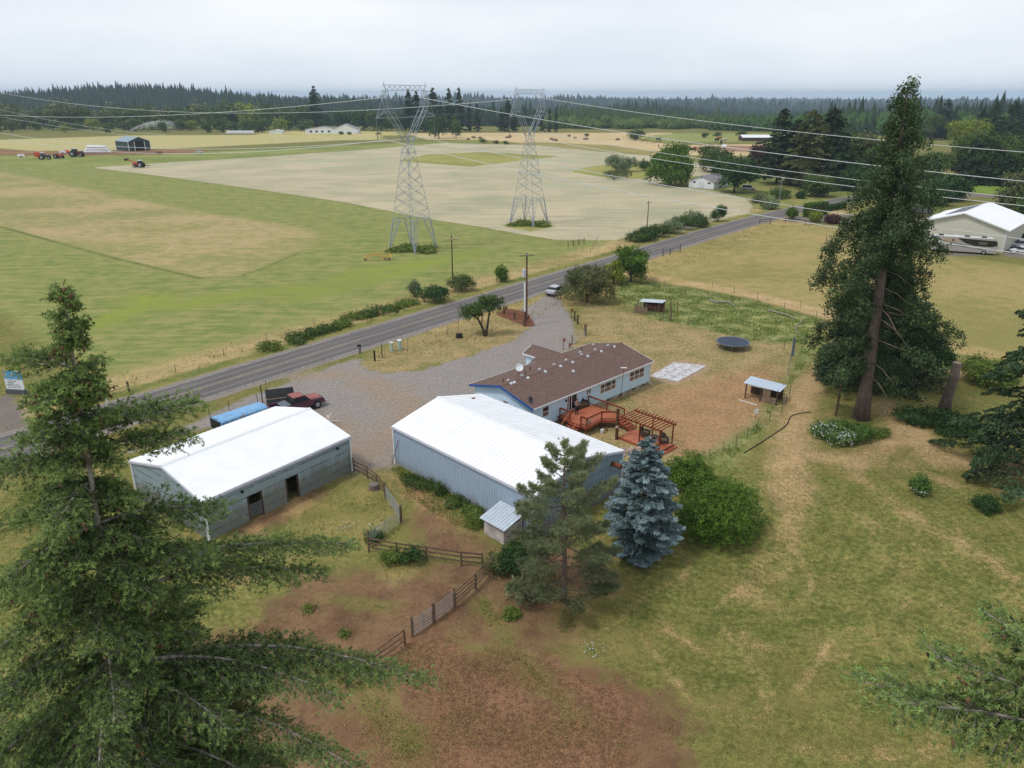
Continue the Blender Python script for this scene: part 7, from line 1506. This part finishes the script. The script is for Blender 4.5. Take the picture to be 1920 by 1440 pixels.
# ------------------------------------------------------------------ pylons and power lines
M_lat = mat('galvanised_lattice', col(158, 168, 180), .45, metal=.1, var=.1)
A_ = Vector((.55, .835, 0)).normalized(); L_d = Vector((.835, -.55, 0)).normalized()
def pylon(label, c, zw, zc):
    t = thing('pylon', label, 'pylon', (c[0], c[1], 0), math.atan2(A_.y, A_.x), 'steel lattice pylons')   # local x = crossarm axis
    def seg(name, levels, th, brace=True, horiz=True):
        b = MB()
        for i in range(len(levels) - 1):
            (z0, x0, y0), (z1, x1, y1) = levels[i], levels[i + 1]; c0 = [(sx * x0, sy * y0, z0) for sx, sy in ((-1, -1), (1, -1), (1, 1), (-1, 1))]; c1 = [(sx * x1, sy * y1, z1) for sx, sy in ((-1, -1), (1, -1), (1, 1), (-1, 1))]
            for j in range(4):
                b.bar(c0[j], c1[j], th * 1.15)
                if brace: b.bar(c0[j], c1[(j + 1) % 4], th); b.bar(c0[(j + 1) % 4], c1[j], th)
                if horiz and i % 3 == 2: b.bar(c1[j], c1[(j + 1) % 4], th)
        b.build(name, M_lat, t)
    b0 = 3.75; zl = 6.8; w_ = lambda z: b0 + (.75 - b0) * (z / zw)
    for sx in (-1, 1):
        for sy in (-1, 1):
            b = MB(); x0, y0 = sx * b0, sy * b0; x1, y1 = sx * w_(zl), sy * w_(zl); b.bar((x0, y0, -.1), (x1, y1, zl), .20); m1 = (x1 * .25, y1, zl); m2 = (x1, y1 * .25, zl)
            b.bar((x0, y0, 0), m1, .10); b.bar((x0, y0, 0), m2, .10)
            for k in range(1, 6):
                f = k / 6; p_ = Vector((x0, y0, 0)).lerp(Vector((x1, y1, zl)), f)
                for m_ in (m1, m2): b.bar(p_, Vector((x0, y0, 0)).lerp(Vector(m_), min(1, f + .1)), .06)
            b.build('leg', M_lat, t)
    n_ = 7; lv = [(zl + (zw - zl) * i / n_, w_(zl + (zw - zl) * i / n_), w_(zl + (zw - zl) * i / n_)) for i in range(n_ + 1)]; seg('body', lv, .06)
    b = MB(); q = w_(zl)
    for a, c_ in (((-q, -q), (q, -q)), ((q, -q), (q, q)), ((q, q), (-q, q)), ((-q, q), (-q, -q))): b.bar((*a, zl), (*c_, zl), .09)
    b.build('belt', M_lat, t)
    for s in (-1, 1):                                           # the two arms of the Y
        b = MB(); top = zc + 5.2
        for y in (-.75, .75):
            b.bar((s * .2, y, zw), (s * 5.2, y * .8, zc + 2.2), .10); b.bar((s * .75, y, zw), (s * 6.0, y * .8, zc + 1.4), .10); b.bar((s * 5.2, y * .8, zc + 2.2), (s * 5.9, y * .6, top), .08); b.bar((s * 6.0, y * .8, zc + 1.4), (s * 6.6, y * .6, top), .08)
            for k in range(5):
                f0, f1 = k / 5, (k + 1) / 5; P0 = Vector((s * .2, y, zw)).lerp(Vector((s * 5.2, y * .8, zc + 2.2)), f0); P1_ = Vector((s * .75, y, zw)).lerp(Vector((s * 6.0, y * .8, zc + 1.4)), f1); b.bar(P0, P1_, .07)
                P2_ = Vector((s * 5.2, y * .8, zc + 2.2)).lerp(Vector((s * 5.9, y * .6, top)), f0); P3 = Vector((s * 6.0, y * .8, zc + 1.4)).lerp(Vector((s * 6.6, y * .6, top)), f1); b.bar(P2_, P3, .06)
        b.bar((s * 6.2, -.5, top), (s * 6.2, .5, top), .1); b.bar((s * 5.9, 0, top), (s * 6.6, 0, top + 1.6), .08)
        b.bar((s * 6.0, -.6, zc + 1.4), (s * 9.2, 0, zc), .08); b.bar((s * 6.0, .6, zc + 1.4), (s * 9.2, 0, zc), .08); b.bar((s * 6.6, 0, zc + 4.5), (s * 9.2, 0, zc), .07); b.build('arm', M_lat, t)
        b = MB(); b.tube([(s * 9.1, 0, zc), (s * 9.1, 0, zc - 4.2)], .09, 6); b.build('insulator', mat('brown_grey_insulator', col(112, 106, 112), .5), t)
    b = MB()
    for y in (-.6, .6): b.bar((-9.2, 0 if 0 else y * .2, zc), (9.2, y * .2, zc), .11); b.bar((-6.2, y, zc + 1.5), (6.2, y, zc + 1.5), .0001)
    for k in range(12): x = -9 + k * 1.5; b.bar((x, -.12, zc), (x + 1.5, .12, zc), .07)
    b.build('crossarm', M_lat, t)
    b = MB()
    for y in (-.5, .5): b.bar((-6.3, y, zc + 5.2), (6.3, y, zc + 5.2), .08); b.bar((-6.3, y, zc + 6.2), (6.3, y, zc + 6.2), .07)
    for k in range(8): x = -6.3 + k * 1.575; b.bar((x, -.5, zc + 5.2), (x + 1.575, -.5, zc + 6.2), .06); b.bar((x, .5, zc + 6.2), (x + 1.575, .5, zc + 5.2), .06)
    b.build('top_beam', M_lat, t); return t
PC = [Vector((-22.0, 163.8, 0)), Vector((4.5, 198.5, 0))]
pylon('nearer steel lattice pylon standing in the green field', PC[0], 23.0, 27.8); pylon('farther steel lattice pylon standing in the pale hay field', PC[1], 22.3, 27.2)
for cc_, k_ in ((PC[0], 'weeds around the feet of the nearer pylon'), (PC[1], 'weeds around the feet of the farther pylon')):
    t = thing('weed_patch', k_, 'weeds', cc_); rg = np.random.default_rng(8); lb_ = [(rg.uniform(-4.5, 4.5), rg.uniform(-4, 4), .05, 1.4, 1.4, .35) for _ in range(26)]; V, Fq, tone = leafball(rg, lb_, 5200, .22, .1, .5)[:3]; place(npmesh('foliage', V, Fq, LM['weed'], {'tone': ('FACE', tone)}), 'foliage', t)
def wire(label, base, pts, r=.05, ext=None):
    """conductor hanging in the vertical plane through base along the line direction, sag read from the picture rows"""
    nrm = A_; P_ = []
    for u, v in pts:
        d = Vector(ray(u, v)); tt = (nrm.dot(base)) / nrm.dot(d); P_.append(Vector((0, 0, HC)) + d * tt)
    s = [(p - base).dot(L_d) for p in P_]; c_ = np.polyfit(s, [p.z for p in P_], 2 if len(pts) > 2 else 1); lo, hi = min(s), max(s)
    if ext: lo, hi = (lo - ext[0], hi + ext[1])
    o = base + L_d * lo; t = thing('power_line', label, 'power line', (o.x, o.y, 0), 0, 'high voltage conductors'); n_ = 48
    MB().tube([base + L_d * (lo + (hi - lo) * i / n_) - Vector((o.x, o.y, 0)) + Vector((0, 0, float(np.polyval(c_, lo + (hi - lo) * i / n_)))) for i in range(n_ + 1)], r, 5).build('conductor', M_cond, t)
n1, f1, m1 = PC[0] - A_ * 9.1, PC[0] + A_ * 9.1, PC[0]; n2, f2, m2 = PC[1] - A_ * 9.1, PC[1] + A_ * 9.1, PC[1]
wire('lowest conductor running right from the nearer pylon', n1, [(724, 262), (960, 317), (1342, 390), (1585, 429)], ext=(0, 45)); wire('conductor running right from the far arm of the nearer pylon', f1, [(799, 258), (960, 295), (1300, 355), (1595, 404)], ext=(0, 45))
wire('conductor running right from the near arm of the farther pylon', n2, [(967, 252), (1222, 297), (1440, 329), (1920, 386)], .055, (0, 20)); wire('conductor running right from the far arm of the farther pylon', f2, [(1017, 248), (1225, 285), (1440, 315), (1920, 372)], .055, (0, 20))
wire('high conductor running right from the middle of the nearer pylon', m1, [(790, 183), (960, 215), (1172, 249), (1440, 286), (1920, 340)], .05, (0, 20)); wire('high conductor running right from the middle of the farther pylon', m2, [(997, 181), (1210, 212), (1440, 242), (1920, 285)], .055, (0, 20))
wire('conductor running left from the near arm of the nearer pylon', n1, [(724, 262), (655, 271), (480, 284), (220, 285)], .055, (60, 0)); wire('conductor running left from the far arm of the nearer pylon', f1, [(799, 258), (655, 268), (480, 279), (300, 278)], .06, (120, 0))
wire('high conductor running left from the middle of the nearer pylon', m1, [(720, 182), (480, 207), (175, 219), (20, 217)], .055, (60, 0)); wire('high conductor running left from the middle of the farther pylon', m2, [(960, 186), (725, 205), (480, 212), (345, 210), (140, 195)], .06, (60, 0))
wire('conductor crossing the far left above the green barn', PC[1] + A_ * 60, [(0, 205), (110, 228), (230, 246), (310, 253)], .06); wire('conductor just below the first one crossing the far left', PC[1] + A_ * 48, [(0, 219), (110, 237), (240, 254)], .06)
# ------------------------------------------------------------------ irrigation jet
t = thing('irrigation_gun', 'irrigation gun throwing an arc of white water before the far left trees', 'sprinkler', G(244, 247))
MB().tube([(0, 0, 0), (0, 0, 1.5), (2.5, 0, 3)], .25, 6).build('nozzle', M_steel, t)
wm_, wn_, wp_ = newmat('fine_water_spray'); wo_ = wn_.node('ShaderNodeTexCoord').outputs['Object']; a0 = wn_.attr('dens'); fa = wn_.math('MULTIPLY', a0, wn_.step(wn_.noise(wn_.mapping(wo_, (.5, .5, .12)), 1.0, 4, .7), .25, .75))
wn_.link(fa, wp_.inputs['Alpha']); wp_.inputs['Base Color'].default_value = (.85, .88, .92, 1); wp_.inputs['Roughness'].default_value = .9; wp_.inputs['Specular IOR Level'].default_value = .1
V = []; D_ = []; n_ = 40; Fq = []
for sh in range(5):
    k0 = len(V)
    for i in range(n_ + 1):
        s = i / n_; x = s * 42; z = 1.5 + 40 * s * .52 - 22 * s ** 2.2 * .62 + (sh - 2) * .25; y = (sh - 2) * .9 * s * 2; V += [(x, y, z), (x + 1.5 * s, y, max(.2, z - 1.2 - 9 * s))]; D_ += [.42 - .2 * s, .0]
    Fq += [(k0 + 2 * i, k0 + 2 * i + 2, k0 + 2 * i + 3, k0 + 2 * i + 1) for i in range(n_)]
place(npmesh('water_jet', np.array(V), np.array(Fq), wm_, {'dens': ('POINT', np.array(D_))}, True), 'water_jet', t)
# ------------------------------------------------------------------ person on the deck
def skin_body(name, verts, edges, radii, m, par, sub=2):
    me = bpy.data.meshes.new(name); me.from_pydata(verts, edges, []); me.materials.append(m); o = bpy.data.objects.new(name, me); link(o, par)
    md = o.modifiers.new('skin', 'SKIN'); md.use_smooth_shade = True
    for i, r_ in enumerate(radii): me.skin_vertices[0].data[i].radius = (r_, r_)
    me.skin_vertices[0].data[0].use_root = True; s_ = o.modifiers.new('sub', 'SUBSURF'); s_.levels = sub; s_.render_levels = sub; return o
P_ = thing('person', 'person in grey shirt and dark trousers standing by the wicker sofa', 'person', FH.world(5.75, -.75, DZ), .774 - 1.9)
sk = mat('skin', col(196, 150, 126), .6); 
J = [(0, 0, .92), (0, 0, 1.12), (.02, 0, 1.36), (.05, 0, 1.5), (.07, 0, 1.62), (.04, .18, 1.4), (.10, .25, 1.14), (.30, .12, 1.22), (.37, .07, 1.24), (.04, -.18, 1.4), (.10, -.25, 1.14), (.30, -.12, 1.24), (.37, -.07, 1.26), (0, .10, .88), (.03, .12, .48), (0, .13, .08), (.14, .14, .04), (0, -.10, .88), (.10, -.12, .48), (.02, -.13, .08), (.17, -.14, .04)]
E_ = [(0, 1), (1, 2), (2, 3), (3, 4), (2, 5), (5, 6), (6, 7), (7, 8), (2, 9), (9, 10), (10, 11), (11, 12), (0, 13), (13, 14), (14, 15), (15, 16), (0, 17), (17, 18), (18, 19), (19, 20)]
Rr_ = [.12, .12, .12, .055, .09, .055, .045, .035, .035, .055, .045, .035, .035, .085, .058, .042, .035, .085, .058, .042, .035]
for s_, b0 in ((1, 8), (-1, 12)):
    bx_, by_, bz_ = J[b0]
    for k_ in range(4):
        i0 = len(J); J += [(bx_ + .05, by_ + (k_ - 1.5) * .018, bz_ + .005), (bx_ + .085 - abs(k_ - 1.3) * .006, by_ + (k_ - 1.5) * .02, bz_ - .02)]; E_ += [(b0, i0), (i0, i0 + 1)]; Rr_ += [.009, .008]
    i0 = len(J); J += [(bx_ + .03, by_ - s_ * .045, bz_ + .01)]; E_ += [(b0, i0)]; Rr_ += [.010]
skin_body('body', J, E_, Rr_, sk, P_, 1)
skin_body('trousers', [(0, 0, .95), (0, .10, .86), (.03, .12, .48), (0, .13, .12), (0, -.10, .86), (.10, -.12, .48), (.02, -.13, .12)], [(0, 1), (1, 2), (2, 3), (0, 4), (4, 5), (5, 6)], [.15, .105, .075, .06, .105, .075, .06], mat('dark_navy_trousers', col(44, 46, 58), .85), P_, 2)
skin_body('shirt', [(0, 0, .98), (0, 0, 1.15), (.02, 0, 1.38), (.04, .19, 1.4), (.10, .26, 1.14), (.24, .16, 1.2), (.04, -.19, 1.4), (.10, -.26, 1.14), (.24, -.16, 1.22)], [(0, 1), (1, 2), (2, 3), (3, 4), (4, 5), (2, 6), (6, 7), (7, 8)], [.145, .145, .14, .08, .06, .05, .08, .06, .05], mat('grey_shirt', col(128, 120, 124), .85), P_, 2)
b = MB(); b.ball((.065, 0, 1.655), .108, 14, 8, (1, .86, 1)); b.build('hair', mat('dark_brown_hair', col(52, 40, 36), .8), P_, True)
b = MB(); b.ball((.115, 0, 1.61), .082, 14, 8, (.85, .86, 1.2)); b.tube([(.18, 0, 1.62), (.215, 0, 1.59), (.185, 0, 1.575)], [.012, .018, .01], 6); b.build('face', sk, P_, True)
for s_ in (-1, 1): MB().ball((.186, s_ * .03, 1.635), .011, 6, 4).build('eye', M_black, P_); MB().ball((.06, s_ * .092, 1.61), .022, 6, 4, (1, .4, 1.4)).build('ear', sk, P_)
MB().box(.180, .188, -.022, .022, 1.548, 1.556).build('mouth', mat('lips', col(150, 84, 80), .6), P_)
for s_, x in ((1, .08), (-1, .10)): b = MB(); b.tube([(x - .14, s_ * .135, .05), (x + .12, s_ * .14, .04)], [.055, .045], 8); b.build('shoe', M_black, P_, True)
# ------------------------------------------------------------------ the air: distance fades to blue
hz = MB().box(-14600, 14600, -14600, 14600, -75, 95).build('haze', None); tag(hz, 'thin blue summer haze filling the air over the fields', 'haze', kind='stuff')
hm = bpy.data.materials.new('thin_blue_haze'); hm.use_nodes = True; hn = hm.node_tree; hn.nodes.clear()
ho = hn.nodes.new('ShaderNodeOutputMaterial'); hv = hn.nodes.new('ShaderNodeVolumePrincipled'); hv.inputs['Color'].default_value = (.60, .78, 1, 1); hv.inputs['Density'].default_value = .00011; hv.inputs['Anisotropy'].default_value = 0
hn.links.new(hv.outputs[0], ho.inputs['Volume']); hz.data.materials.append(hm)
